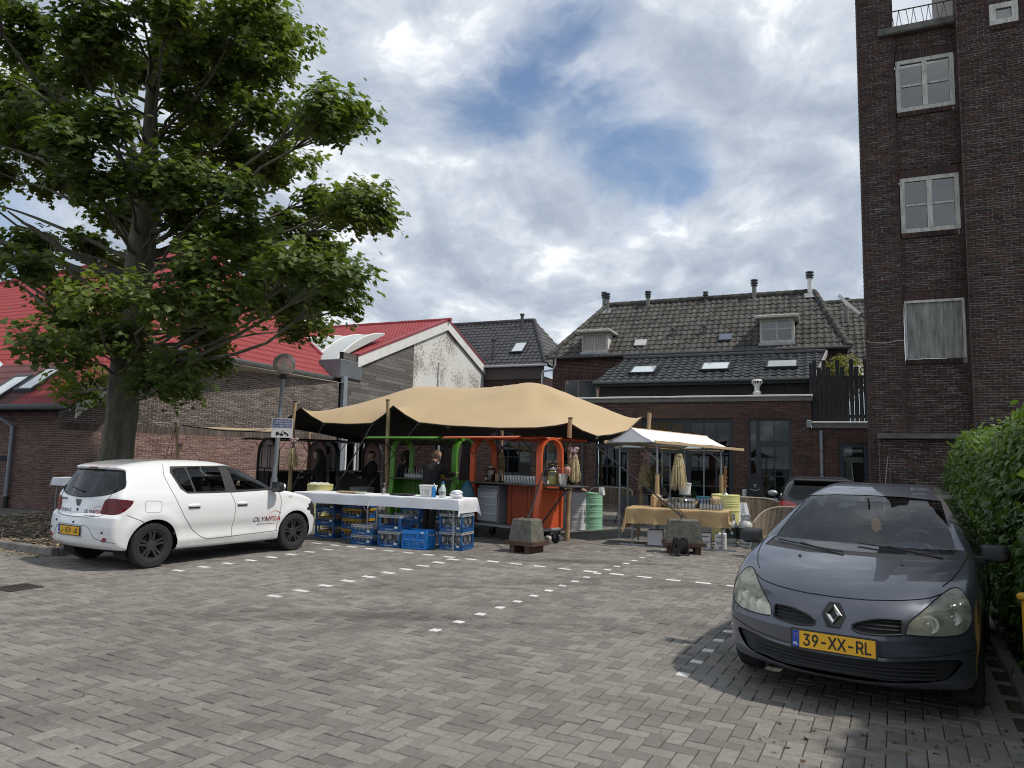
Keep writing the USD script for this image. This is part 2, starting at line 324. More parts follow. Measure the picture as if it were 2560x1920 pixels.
def make_paving():
 rng = np.random.default_rng(5)
 N = 320; x, y = np.meshgrid(np.arange(-N, N), np.arange(-N, N), indexing='ij'); x, y = x.ravel(), y.ravel()
 k = (x - y) % 4
 sel = (k == 0) | (k == 3); x, y, k = x[sel], y[sel], k[sel]
 H = k == 0
 c = np.stack([x + np.where(H, 1.0, .5), y + np.where(H, .5, 1.0)], 1) * .105
 P = c[:, :1] * E1[:2] + c[:, 1:] * E2[:2]
 vis = visible_ground(P) & (P[:, 1] < 26.5) & (P[:, 1] > 1.8)
 side = (P - HEDGE0) @ hn
 vis &= side > 0.34
 q = (P - BED0); a, b = q @ E1[:2], q @ E2[:2]
 vis &= ~((a < 0.0) & (b > 0.0) & (b < 4.6) & (a > -8))
 x, y, H, P = x[vis], y[vis], H[vis], P[vis]
 white = np.zeros(len(x), bool); half = np.zeros(len(x), bool)
 def col_line(p0, p1, kind, shift=0):
  c0, c1 = cell(p0), cell(p1); cx = int(round((c0[0] + c1[0]) / 2)) + shift; lo, hi = sorted((c0[1], c1[1]))
  m = (x == cx) & (y >= lo - 1) & (y <= hi + 1) & (H if kind == 'full' else ~H)
  if kind == 'full': white[m] = True
  else: half[m] = True
 col_line((-.68, 6.95), (1.2, 10.9), 'half'); col_line((1.25, 11.0), (2.9, 13.5), 'half')
 col_line((1.26, 5.55), (3.6, 10.0), 'half'); col_line((-2.66, 8.45), (-1.0, 12.0), 'full'); col_line((-4.68, 9.9), (-3.3, 13.0), 'full')
 c0 = cell((-1.59, 12.36)); c1 = cell((3.05, 9.89)); cy = int(round((c0[1] + c1[1]) / 2)); lo = cell((-4.0, 13.6))[0]; hi = cell((5, 9))[0]
 white |= (y == cy) & H & (x > lo) & (x < hi)
 big, parts, wh = MB(), [], []
 dist = np.hypot(P[:, 0], P[:, 1])
 order = np.argsort(dist); near = set(order[:300].tolist())
 t0 = rng.random(len(x));
 jz = rng.normal(0, .0011, (len(x), 3))
 def block(i, ca, cb, la, lb, tone):
  far = dist[i] > 13
  g_, bv = .0030, .0045
  a0, a1, b0, b1 = ca + g_, ca + la - g_, cb + g_, cb + lb - g_
  zt = jz[i, 0]; sx, sy = jz[i, 1] * .8, jz[i, 2] * .8
  def z(aa, bb): return zt + sx * (aa - ca - la / 2) / la * 2 + sy * (bb - cb - lb / 2) / lb * 2
  if far:
   R = [[(a0, b0), (a1, b0), (a1, b1), (a0, b1)], [(a0, b0), (a1, b0), (a1, b1), (a0, b1)]]; Z = [-.012, 0]
  else:
   R = [[(a0, b0), (a1, b0), (a1, b1), (a0, b1)]] * 2 + [[(a0 + bv, b0 + bv), (a1 - bv, b0 + bv), (a1 - bv, b1 - bv), (a0 + bv, b1 - bv)]]; Z = [-.012, -bv * .8, 0]
  V_ = []
  for ring, zz in zip(R, Z):
   for (aa, bb) in ring: w = aa * E1 + bb * E2; V_.append((w[0], w[1], zz + (z(aa, bb) if zz > -.01 else 0)))
  F_ = []
  for r in range(len(R) - 1):
   for j in range(4): F_.append([r * 4 + j, r * 4 + (j + 1) % 4, r * 4 + 4 + (j + 1) % 4, r * 4 + 4 + j])
  F_.append([len(R) * 4 - 4 + j for j in range(4)])
  return V_, F_
 for i in range(len(x)):
  ca, cb = x[i] * .105, y[i] * .105; la, lb = (.21, .105) if H[i] else (.105, .21)
  if half[i]:
   v, f = block(i, ca, cb, .105, .105, 0); m = MB().add(v, f, t0[i]); obj('white_paver', m, MPW, PV, toned=True)
   v, f = block(i, ca, cb + .105, .105, .105, 0); big.add(v, f, t0[i]); continue
  v, f = block(i, ca, cb, la, lb, 0)
  if white[i]: obj('white_paver', MB().add(v, f, t0[i]), MPW, PV, toned=True)
  elif i in near: parts.append((v, f, t0[i]))
  else: big.add(v, f, t0[i])
 for v, f, t in parts: obj('paver', MB().add(v, f, t), MP, PV, toned=True)
 obj('paver_field', big, MP, PV, toned=True, kind='stuff')
make_paving()
MKERB = M('kerb_concrete', (0.16, 0.15, 0.135), 0.9, 0.4, 5, 0.004, 60)
bd = thing('planting_bed', 'raised bed of dry mulch with concrete kerb under the maple', 'planting bed', (BED0[0], BED0[1], 0), GA - math.pi / 2)
for k in range(7): obj('kerb_stone', MB().rbox((-.5 - k * 1.0, .06, .045), (.99, .12, .15), .015), MKERB, bd)
for k in range(5): obj('kerb_stone', MB().rbox((-.06, .62 + k * .98, .045), (.12, .97, .15), .015), MKERB, bd)
rng = np.random.default_rng(3)
gx, gy = np.meshgrid(np.linspace(-7.0, -.11, 70), np.linspace(.11, 4.9, 50), indexing='ij')
P = np.stack([gx, gy, np.zeros_like(gx)], -1); P[..., 2] = .055 + .09 * (meshkit.fbm(P * 1.3 + 7, 4) - .4)
obj('mulch', MB().grid(P), MSOIL, bd, smooth=True)
def scatter_bits(parent, name, mat, pts, L, rng, wd=.012, kind='stuff'):
 m = MB(); n = len(pts)
 for p in pts:
  a = rng.random() * 6.28; l_ = L * (.4 + rng.random()); d = np.array([math.cos(a), math.sin(a), rng.normal(0, .25)]) * l_; s_ = np.array([-math.sin(a), math.cos(a), rng.normal(0, .4)]) * wd * (.5 + rng.random())
  m.add([p - d / 2 - s_, p + d / 2 - s_ * .4, p + d / 2 + s_ * .4, p - d / 2 + s_], [[0, 1, 2, 3]], rng.random())
 return obj(name, m, mat, parent, toned=True, kind=kind)
MSTRAW = M('dry_litter', (0.26, 0.20, 0.13), 0.9, 0.4, 30, tone=0.6)
pts = np.stack([-7 * rng.random(6000), .1 + 4.6 * rng.random(6000), np.zeros(6000)], 1); pts[:, 2] = .055 + .09 * (meshkit.fbm(pts * 1.3 + 7, 4) - .4) + .012
pts[:, 2] = np.maximum(pts[:, 2], .06)
scatter_bits(bd, 'litter', MSTRAW, pts, .09, rng)
pts = np.stack([-6 * rng.random(900), -np.abs(rng.normal(0, .14, 900)), np.full(900, .006)], 1)
scatter_bits(bd, 'blown_litter', MSTRAW, pts, .08, rng, .006)
gq = gp(45, 1470); gl = thing('gully_grate', 'dark iron gully grate set in the paving at left', 'drain', (gq[0], gq[1], 0.004), GA)
MIRON = M('cast_iron', (0.05, 0.045, 0.04), 0.7, 0.3, 20, metal=0.3)
fr = MB()
for s_ in (-1, 1): fr.box((s_ * .17, 0, .003), (.04, .38, .012)); fr.box((0, s_ * .17, .003), (.30, .04, .012))
obj('frame', fr, MIRON, gl)
for k in range(7): obj('bar', MB().box((-.12 + k * .04, 0, .002), (.022, .298, .01)), MIRON, gl)
hs = thing('hedge_verge', None, None, (HEDGE0[0], HEDGE0[1], 0), math.atan2(hd[1], hd[0]), kind='structure')
gx, gy = np.meshgrid(np.linspace(-4.5, 12, 90), np.linspace(-1.6, .36, 20), indexing='ij')
P = np.stack([gx, gy, np.zeros_like(gx)], -1); P[..., 2] = -.004 + .05 * (meshkit.fbm(P * 2 + 3, 4) - .45) * np.clip((.1 - gy) / .3, 0, 1)
obj('soil', MB().grid(P), MSOIL, hs, smooth=True)
for k in range(14): obj('kerb_stone', MB().rbox((-4 + k * 1.0, .22, .01), (.985, .10, .08), .012), MKERB, hs)
pts = np.stack([-4 + 14 * rng.random(2600), -1.2 + 2.9 * rng.random(2600) ** 1.5, np.zeros(2600)], 1); pts[:, 2] = np.where(pts[:, 1] > .30, .007, .025)
MDEAD = M('dead_leaves', (0.12, 0.085, 0.05), 0.85, 0.5, 40, tone=0.6)
scatter_bits(hs, 'fallen_leaves', MDEAD, pts, .032, rng, .010)
pts = np.stack([rng.uniform(-6, 5, 500), rng.uniform(3, 14, 500), np.full(500, .005)], 1)
scatter_bits(PV, 'blown_bits', MDEAD, pts, .03, rng, .006)
# ---- vegetation
MBARK = M('maple_bark', (0.085, 0.075, 0.055), 0.95, 0.4, 9, 0.02, 26, stretch=(1, 1, .35), col2=(0.15, 0.145, 0.105))
MLEAF = leaf_mat('maple_leaf', (0.052, 0.088, 0.022), (0.175, 0.220, 0.055), 0.42)
MHEDGE = leaf_mat('hedge_leaf', (0.036, 0.084, 0.020), (0.150, 0.225, 0.050), 0.30, 0.4)
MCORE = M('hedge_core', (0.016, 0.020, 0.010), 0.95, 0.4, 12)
def maple_leaf():
 a = [(0, -.18), (.10, -.06), (.42, -.20), (.34, .02), (.56, .22), (.26, .22), (.24, .40), (0, .66), (-.24, .40), (-.26, .22), (-.56, .22), (-.34, .02), (-.42, -.20), (-.10, -.06)]
 v = [(0, .10, 0.0)] + [(x, y, -.10 * abs(x) - .06 * max(y, 0)) for x, y in a]
 f = [[0, 1 + i, 1 + (i + 1) % len(a)] for i in range(len(a))]
 return np.array(v), np.array(f)
def simple_leaf():
 v = np.array([(0, -.5, 0), (.30, -.12, -.06), (.22, .22, -.05), (0, .55, -.08), (-.22, .22, -.05), (-.30, -.12, -.06), (0, 0, .03)])
 return v, np.array([[6, i, (i + 1) % 6] for i in range(6)])
def leaves(P, up, size, shape, rng, tone):
 "one leaf at each point P, lying roughly square to up, as one array of triangles"
 lv, lf = shape; n = len(P)
 z = up + rng.normal(0, .45, (n, 3)); z /= np.linalg.norm(z, axis=1, keepdims=True)
 a = rng.normal(0, 1, (n, 3)); a[:, 2] -= .6; x = np.cross(a, z); x /= np.linalg.norm(x, axis=1, keepdims=True); y = np.cross(z, x)
 s = (size * (.6 + .7 * rng.random(n)))[:, None, None]
 V_ = P[:, None] + s * (lv[None, :, :1] * x[:, None] + lv[None, :, 1:2] * y[:, None] + lv[None, :, 2:] * z[:, None])
 F_ = lf[None] + (np.arange(n) * len(lv))[:, None, None]
 return V_.reshape(-1, 3), F_.reshape(-1, 3), np.repeat(tone, len(lv))
def make_tree():
 rng = np.random.default_rng(11); Y0 = 14.9
 line = [(286, 1240), (290, 1147), (304, 1041), (308, 968), (326, 830), (345, 700), (360, 564), (372, 420), (378, 260), (384, 110), (390, -60)]
 tp = np.array([at(x, y, Y0) for x, y in line]); tp[0, 2] = .0
 base = np.array([tp[0, 0], tp[0, 1], 0])
 tr = np.array([.42, .325, .31, .305, .29, .285, .25, .19, .13, .08, .03])
 t = thing('maple_tree', 'tall leafy maple with a thick bare trunk behind the white hatchback', 'tree', base)
 zz = np.linspace(0, 1, 46); s_ = np.linspace(0, 1, len(tp))
 cp = np.stack([PchipInterpolator(s_, tp[:, i])(zz) for i in range(3)], 1); cr = PchipInterpolator(s_, tr)(zz)
 n = 22; an = np.arange(n) / n * 2 * math.pi; G_ = []
 for p, r in zip(cp, cr):
  ring = np.stack([np.cos(an), np.sin(an), np.zeros(n)], 1)
  lump = meshkit.fbm(np.stack([np.cos(an) * 1.3, np.sin(an) * 1.3, np.full(n, p[2] * .9)], 1) * 1.7 + 9, 3) - .5
  flare = 1 + .5 * max(0, .35 - p[2]) + (.16 if abs(p[2] - 2.0) < .16 else 0) * np.maximum(0, np.cos(an - 2.9)) ** 6 * 1.6
  G_.append(p + ring * (r * (1 + .28 * lump) * flare)[:, None])
 m = MB().grid(np.array(G_) - base, wrap=True, flip=True)
 obj('trunk', m, MBARK, t, smooth=True)
 spots = [(600, 40), (680, 110), (640, 175), (800, 265), (740, 310), (815, 315), (700, 385), (640, 430), (850, 525), (780, 500), (895, 548), (700, 560), (800, 620), (835, 690), (760, 720), (835, 755), (700, 780), (755, 815), (560, 760), (530, 900), (450, 890), (400, 950), (640, 300), (540, 200), (480, 100), (420, 40), (350, -70), (500, -90), (250, 60), (180, 110), (95, 70), (60, 150), (20, 240), (120, 240), (220, 200), (330, 180), (420, 260), (300, 320), (180, 340), (80, 380), (20, 440), (480, 380), (380, 420), (560, 480), (480, 560), (250, 470), (150, 430), (210, 610), (120, 680), (160, 720), (240, 760), (110, 860), (180, 900), (210, 975), (300, 690), (300, 850), (400, 760), (480, 680), (620, 640), (580, 580), (-90, 100), (-110, 300), (-80, 480), (-60, 640), (520, 300), (600, 390), (430, 480), (330, 540), (650, 720), (500, 820), (720, 660), (130, 330), (30, 330), (270, 130), (560, 130), (440, 170), (90, 610), (180, 800), (250, 850), (600, -60), (240, -90), (420, -200), (300, -180), (520, -220), (-60, -20), (100, -90)]
 BR, LV, LF, LT, nv = MB(), [], [], [], 0
 shape = maple_leaf()
 for i, (px, py) in enumerate(spots):
  for rep in range(1 if i < 58 else 2):
   dy = rng.uniform(-2.9, 2.9) if rep == 0 else rng.uniform(-4.0, 4.0)
   c = at(px + rng.normal(0, 10), py + rng.normal(0, 10), Y0 + dy)
   hdist = np.hypot(c[0] - tp[4, 0], c[1] - Y0); zb = min(max(3.1 + rng.random() * .8, c[2] - .2 - .38 * hdist + rng.normal(0, .4)), 11.0); k = int(np.argmin(np.abs(cp[:, 2] - zb))); b = cp[k]
   mid = b * .45 + c * .55 + np.array([0, 0, -.25 + rng.normal(0, .2)]); L = np.linalg.norm(c - b)
   q = np.linspace(0, 1, 9)[:, None]; path = (1 - q) ** 2 * b + 2 * q * (1 - q) * mid + q ** 2 * (c + (c - b) / L * .5)
   path[1:-1] += rng.normal(0, .05, (7, 3)); r0 = min(.06, .016 + .008 * L)
   BR.tube(path - base, np.linspace(r0, .012, 9), 6)
   R = rng.uniform(.55, .92); nl = int((980 * R * R + 230) * (.62 if py > 640 and px < 360 else 1))
   ntw = 26; tw = rng.normal(0, 1, (ntw, 3)); tw /= np.linalg.norm(tw, axis=1, keepdims=True); tw[:, 2] = tw[:, 2] * .65 + .12
   out = (c - np.array([tp[6, 0], Y0, c[2] - .8])); out /= np.linalg.norm(out); tw += out * .35
   for j in range(0, ntw, 2):
    e = c + tw[j] * R * .9; BR.tube(np.array([path[6], path[6] * .4 + e * .6 + [0, 0, .06], e]) - base, [.011, .008, .004], 4, caps=False)
   ti = rng.integers(0, ntw, nl); s1 = rng.random(nl) ** .6
   P = c + tw[ti] * (R * s1)[:, None] + rng.normal(0, .10, (nl, 3)); P[:, 2] -= .10 * s1 ** 2
   up = np.array([0, 0, 1.0]) + tw[ti] * .55
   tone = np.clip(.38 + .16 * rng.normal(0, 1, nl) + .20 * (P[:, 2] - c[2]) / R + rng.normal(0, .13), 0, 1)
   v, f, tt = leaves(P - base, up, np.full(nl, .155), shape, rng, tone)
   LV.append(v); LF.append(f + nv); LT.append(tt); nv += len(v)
 for a, b, r in [((345, 720), (20, 520), .12), ((345, 700), (-120, 560), .10), ((352, 640), (700, 470), .10), ((345, 760), (640, 640), .10), ((340, 800), (120, 760), .08), ((356, 600), (560, 250), .10), ((350, 640), (160, 330), .10), ((365, 560), (270, 150), .09)]:
  A, B = at(*a, Y0), at(*b, Y0 + rng.normal(0, 1.0)); q = np.linspace(0, 1, 10)[:, None]; path = A + (B - A) * q + np.array([0, 0, -.5]) * q * (1 - q) + rng.normal(0, .05, (10, 3))
  BR.tube(path - base, np.linspace(r, .02, 10), 7)
 obj('branches', BR, MBARK, t, smooth=True, kind='stuff')
 v, f = np.vstack(LV), np.vstack(LF)
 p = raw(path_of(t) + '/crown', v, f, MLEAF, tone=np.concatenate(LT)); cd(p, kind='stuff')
make_tree()
def make_hedge():
 rng = np.random.default_rng(21)
 t = thing('leafy_hedge', 'tall green clipped hedge along the right edge of the car park', 'hedge', (HEDGE0[0], HEDGE0[1], 0), math.atan2(hd[1], hd[0]))
 L0, L1, H_, W_ = -4.2, np.linalg.norm(HEDGE1 - HEDGE0) + .9, 2.06, 1.3
 def prof(x, s):      # s 0..1 up the near face, 1..2 over the top
  bulge = .22 * (meshkit.fbm(np.stack([x * .9, s * 2.0, np.zeros_like(x)], -1) + 4, 3) - .5) * 2
  h = H_ + .22 * (meshkit.fbm(np.stack([x * .7, np.zeros_like(x), np.zeros_like(x) + 2], -1), 3) - .5) * 2 - .6 * np.clip((x - (L1 - 1.2)) / 1.2, 0, 1) ** 2
  y = np.where(s < 1, bulge + .10 * np.sin(s * 3.1), bulge - (s - 1) * W_); z = np.where(s < 1, .05 + s * (h - .05), h + .08 * np.sin((s - 1) * 3.14))
  return y, z
 x, s = np.meshgrid(np.linspace(L0, L1, 90), np.linspace(0, 2, 30), indexing='ij'); y, z = prof(x.ravel(), s.ravel())
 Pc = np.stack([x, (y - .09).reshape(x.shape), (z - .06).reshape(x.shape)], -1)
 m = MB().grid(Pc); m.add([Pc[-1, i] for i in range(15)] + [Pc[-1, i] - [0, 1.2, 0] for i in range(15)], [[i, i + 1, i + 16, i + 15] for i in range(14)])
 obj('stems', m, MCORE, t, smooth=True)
 n = 46000; X = L0 + (L1 - L0) * rng.random(n); S = np.where(rng.random(n) < .8, rng.random(n), 1 + rng.random(n) * .7)
 y, z = prof(X, S); P = np.stack([X, y + rng.normal(0.0, .05, n), z + rng.normal(0, .03, n)], 1)
 end = rng.random(n) < .10; P[end, 0] = L1 + rng.normal(0, .06, end.sum()); P[end, 1] = -1.2 * rng.random(end.sum()); P[end, 2] = 1.7 * rng.random(end.sum())
 shoots = rng.random(n) < .03; P[shoots, 1] += rng.random(shoots.sum()) * .16; P[shoots, 2] += rng.random(shoots.sum()) * .12
 up = np.where((S < 1)[:, None], [0, .9, .5], [0, .1, 1.0])
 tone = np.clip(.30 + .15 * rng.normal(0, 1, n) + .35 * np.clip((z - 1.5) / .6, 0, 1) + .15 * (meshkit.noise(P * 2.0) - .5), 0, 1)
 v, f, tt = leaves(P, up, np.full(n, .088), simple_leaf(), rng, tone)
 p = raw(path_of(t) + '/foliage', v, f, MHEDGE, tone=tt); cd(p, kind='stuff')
 a = at(2426, 1250, 11.8); st = thing('garden_stake', 'thin pale stake standing in front of the hedge', 'stake', (a[0], a[1], 0))
 obj('stake', MB().tube([(0, 0, 0), (.03, .02, 1.3)], .018, 8), M('pale_plastic', (.6, .6, .58), .5), st)
make_hedge()
# ---- building blocks for walls and roofs
def split(v, f, g, extra=None):
 "cuts triangles where g changes sign; returns (inside g<0), (outside) as (v, f, extra)"
 v = np.asarray(v, float); f = np.asarray(f, int); g = np.where(np.abs(g) < 1e-9, 1e-9, g)
 s = g[f] < 0; c = s.sum(1); ins, outs = [f[c == 3]], [f[c == 0]]; nv = [v]; ne = [extra] if extra is not None else None; base = len(v)
 for k, lone_inside in ((1, True), (2, False)):
  m = f[c == k]
  if not len(m): continue
  sm = s[c == k]; j = np.argmax(sm if lone_inside else ~sm, axis=1)
  i0 = np.arange(len(m)); a, b, d = m[i0, j], m[i0, (j + 1) % 3], m[i0, (j + 2) % 3]
  t1 = (g[a] / (g[a] - g[b]))[:, None]; t2 = (g[a] / (g[a] - g[d]))[:, None]
  n1 = v[a] + (v[b] - v[a]) * t1; n2 = v[a] + (v[d] - v[a]) * t2
  if ne is not None:
   e1, e2 = (t1, t2) if extra.ndim > 1 else (t1[:, 0], t2[:, 0])
   ne += [extra[a] + (extra[b] - extra[a]) * e1, extra[a] + (extra[d] - extra[a]) * e2]
  q1 = base + np.arange(len(m)); q2 = q1 + len(m); base += 2 * len(m); nv += [n1, n2]
  tri = np.stack([a, q1, q2], 1); quad = np.vstack([np.stack([q1, b, d], 1), np.stack([q1, d, q2], 1)])
  (ins if lone_inside else outs).append(tri); (outs if lone_inside else ins).append(quad)
 V_ = np.vstack(nv); E_ = np.concatenate(ne) if ne is not None else None
 def pack(fl):
  F_ = np.vstack(fl)
  if not len(F_): return np.zeros((0, 3)), np.zeros((0, 3), int), (E_[:0] if E_ is not None else None)
  u, inv = np.unique(F_, return_inverse=True); return V_[u], inv.reshape(-1, 3), (E_[u] if E_ is not None else None)
 return pack(ins), pack(outs)
def clip_convex(v, f, t, O, ex, es, poly):
 "keeps what lies above the convex polygon (in the coordinates along ex, es)"
 poly = np.asarray(poly, float); A = 0.5 * np.sum(poly[:, 0] * np.roll(poly[:, 1], -1) - poly[:, 1] * np.roll(poly[:, 0], -1))
 if A < 0: poly = poly[::-1]
 for i in range(len(poly)):
  a, b = poly[i], poly[(i + 1) % len(poly)]; d = b - a
  q = np.stack([(v - O) @ ex, (v - O) @ es], 1) - a
  (v, f, t), _ = split(v, f, -(d[0] * q[:, 1] - d[1] * q[:, 0]) / np.hypot(*d), t)
  if not len(f): break
 return v, f, t
def brick_mat(name, c1, c2, c3, rough=0.85):
 n = {'at': ('attribute', {'attribute': 'tone'}), 'rp': ('rgb_ramp', {'ramp': [(0.0, c1), (0.5, c2), (1.0, c3)]}), 'g': ('geometry', {}),
         'nz': ('noise_texture', {'scale': 40.0, 'detail': 4.0}), 'big': ('noise_texture', {'scale': 0.8, 'detail': 4.0, 'roughness': 0.6}),
         'r2': ('map_range', {'from_min': 0.25, 'from_max': 0.75, 'to_min': 0.70, 'to_max': 1.28}), 'r3': ('map_range', {'from_min': 0.3, 'from_max': 0.7, 'to_min': 0.72, 'to_max': 1.2}),
         'mu': ('math', {'math_type': 'multiply'}), 'cc': ('combine_color', {}), 'mm': ('mix', {'mix_type': 'multiply', 'fac': 1.0}),
         'b': ('bump', {'strength': 1.0, 'distance': 0.006}), 'p': ('principled_bsdf', {'roughness': rough, 'specular_ior_level': 0.3})}
 l = [('at.fac', 'rp.fac'), ('g.position', 'nz.vector'), ('g.position', 'big.vector'), ('nz.fac', 'r2.value'), ('big.fac', 'r3.value'), ('r2.result', 'mu.value1'), ('r3.result', 'mu.value2'),
         ('mu.value', 'cc.r'), ('mu.value', 'cc.g'), ('mu.value', 'cc.b'), ('rp.color', 'mm.color1'), ('cc.color', 'mm.color2'), ('mm.color', 'p.base_color'), ('nz.fac', 'b.height'), ('b.normal', 'p.normal')]
 LK[name] = usdkit.material(stage, '/World/Looks/' + name, n, l, surface='p.BSDF'); return LK[name]
def brick_wall(parent, fr, poly, y, mat, mort, bl=.21, bh=.05, j=.011, proud=.010, seed=0, nparts=0, back=.12, x_off=0.0, rough_edge=0.0, wall_name='wall', thick=True, brick='brick', vcol=False):
 "wall of single bricks over the polygon (local x, z) on the plane y; mortar face behind; things' local frame fr"
 rng = np.random.default_rng(seed); pg = poly if isinstance(poly, Polygon) or hasattr(poly, 'geoms') else Polygon(poly)
 w = MB().poly(pg, (0, y + .002, 0), (1, 0, 0), (0, 0, 1), th=back, n=(0, 1, 0)); obj(wall_name, w, mort, parent)
 x0, z0, x1, z1 = pg.bounds; pp = prep(pg); full, cutb = [], []
 ch, cl = bh + j, bl + j
 for r in range(int(math.floor(z0 / ch)), int(math.ceil(z1 / ch)) + 1):
  off = x_off + (.5 * cl if r % 2 else 0) + (rng.normal(0, .012) if rough_edge else 0)
  k0 = int(math.floor((x0 - off) / cl)) - 1; k1 = int(math.ceil((x1 - off) / cl)) + 1
  for k in range(k0, k1):
   a = off + k * cl; b = sbox(a, r * ch, a + bl, r * ch + bh)
   if pp.contains(b): full.append((a, r * ch, bl, bh))
   elif pp.intersects(b):
    q = pg.intersection(b)
    if q.area > 2e-4: cutb.append(q)
 T_ = rng.random(len(full)); PR = proud * (1 + .35 * rng.normal(0, 1, len(full))); J = rng.normal(0, .0016, (len(full), 4)) * (1 + 2 * rough_edge)
 def boxv(i):
  a, z, l_, h = full[i]; p = y - max(.003, PR[i]); a0, a1, b0, b1 = a + J[i, 0], a + l_ + J[i, 1], z + J[i, 2] + 0, z + h + J[i, 3]
  e = .004
  v = [(a0, y + .004, b0), (a1, y + .004, b0), (a1, y + .004, b1), (a0, y + .004, b1), (a0 + e, p, b0 + e), (a1 - e, p, b0 + e), (a1 - e, p, b1 - e), (a0 + e, p, b1 - e)]
  return v, [[0, 1, 5, 4], [1, 2, 6, 5], [2, 3, 7, 6], [3, 0, 4, 7], [4, 5, 6, 7]]
 near = set()
 if nparts and full:
  C = fr.out(np.array([(a + l_ / 2, y, z + h / 2) for a, z, l_, h in full])); d = C - CAMP; zc = d @ FW
  vis = (np.abs(d @ CR) < zc * .72) & (np.abs(d @ CU) < zc * .54); dist = np.where(vis, zc, 1e9); near = set([i for i in np.argsort(dist)[:nparts] if vis[i]])
 big = MB()
 for i in range(len(full)):
  v, f = boxv(i)
  if i in near: obj(brick, MB().add(v, f, T_[i]), mat, parent, toned=True)
  else: big.add(v, f, T_[i])
 for q in cutb:
  for gq in getattr(q, 'geoms', [q]):
   if isinstance(gq, Polygon): big.poly(gq, (0, y + .002, 0), (1, 0, 0), (0, 0, 1), th=proud, n=(0, -1, 0), tone=rng.random())
 if big.v: obj('brickwork', big, mat, parent, toned=True, kind='stuff')
def soldier(parent, x0, x1, z0, z1, y, mat, rng, w=.05, j=.011, proud=.012, n=None):
 n = n or max(1, round((x1 - x0) / (w + j))); s_ = (x1 - x0) / n
 for k in range(n): obj('soldier_brick', MB().obox((x0 + k * s_ + j / 2, y - proud, z0 + j / 2), (s_ - j, 0, 0), (0, proud + .004, 0), (0, 0, z1 - z0 - j), rng.random()), mat, parent, toned=True)
def window(parent, x0, x1, z0, z1, nx, nz, y, mat, glass, fw=.07, bar=.035, depth=.08, back=None, xs=None, zs=None, name='window'):
 "frame and glazing bars in an opening; each pane its own piece"
 w = MB()
 for a, b, c, d in ((x0, x1, z0, z0 + fw), (x0, x1, z1 - fw, z1)): w.obox((a, y - depth / 2, c), (b - a, 0, 0), (0, depth, 0), (0, 0, d - c))
 for a, b in ((x0, x0 + fw), (x1 - fw, x1)): w.obox((a, y - depth / 2, z0 + fw), (b - a, 0, 0), (0, depth, 0), (0, 0, z1 - z0 - 2 * fw))
 X = np.linspace(x0 + fw, x1 - fw, nx + 1) if xs is None else np.array([x0 + fw, *xs, x1 - fw]); Z_ = np.linspace(z0 + fw, z1 - fw, nz + 1) if zs is None else np.array([z0 + fw, *zs, z1 - fw])
 for a in X[1:-1]: w.obox((a - bar / 2, y - depth * .35, z0 + fw), (bar, 0, 0), (0, depth * .7, 0), (0, 0, z1 - z0 - 2 * fw))
 for c in Z_[1:-1]:
  for a, b in zip(X[:-1], X[1:]): w.obox((a + bar / 2, y - depth * .3, c - bar / 2), (b - a - bar, 0, 0), (0, depth * .6, 0), (0, 0, bar))
 fr_ = obj(name, w, mat, parent)
 for a, b in zip(X[:-1], X[1:]):
  for c, d in zip(Z_[:-1], Z_[1:]):
   obj('pane', MB().obox((a, y - .003, c), (b - a, 0, 0), (0, .006, 0), (0, 0, d - c)), glass, fr_)
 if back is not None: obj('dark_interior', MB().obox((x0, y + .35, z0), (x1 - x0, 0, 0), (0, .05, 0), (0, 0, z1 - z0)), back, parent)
 return fr_
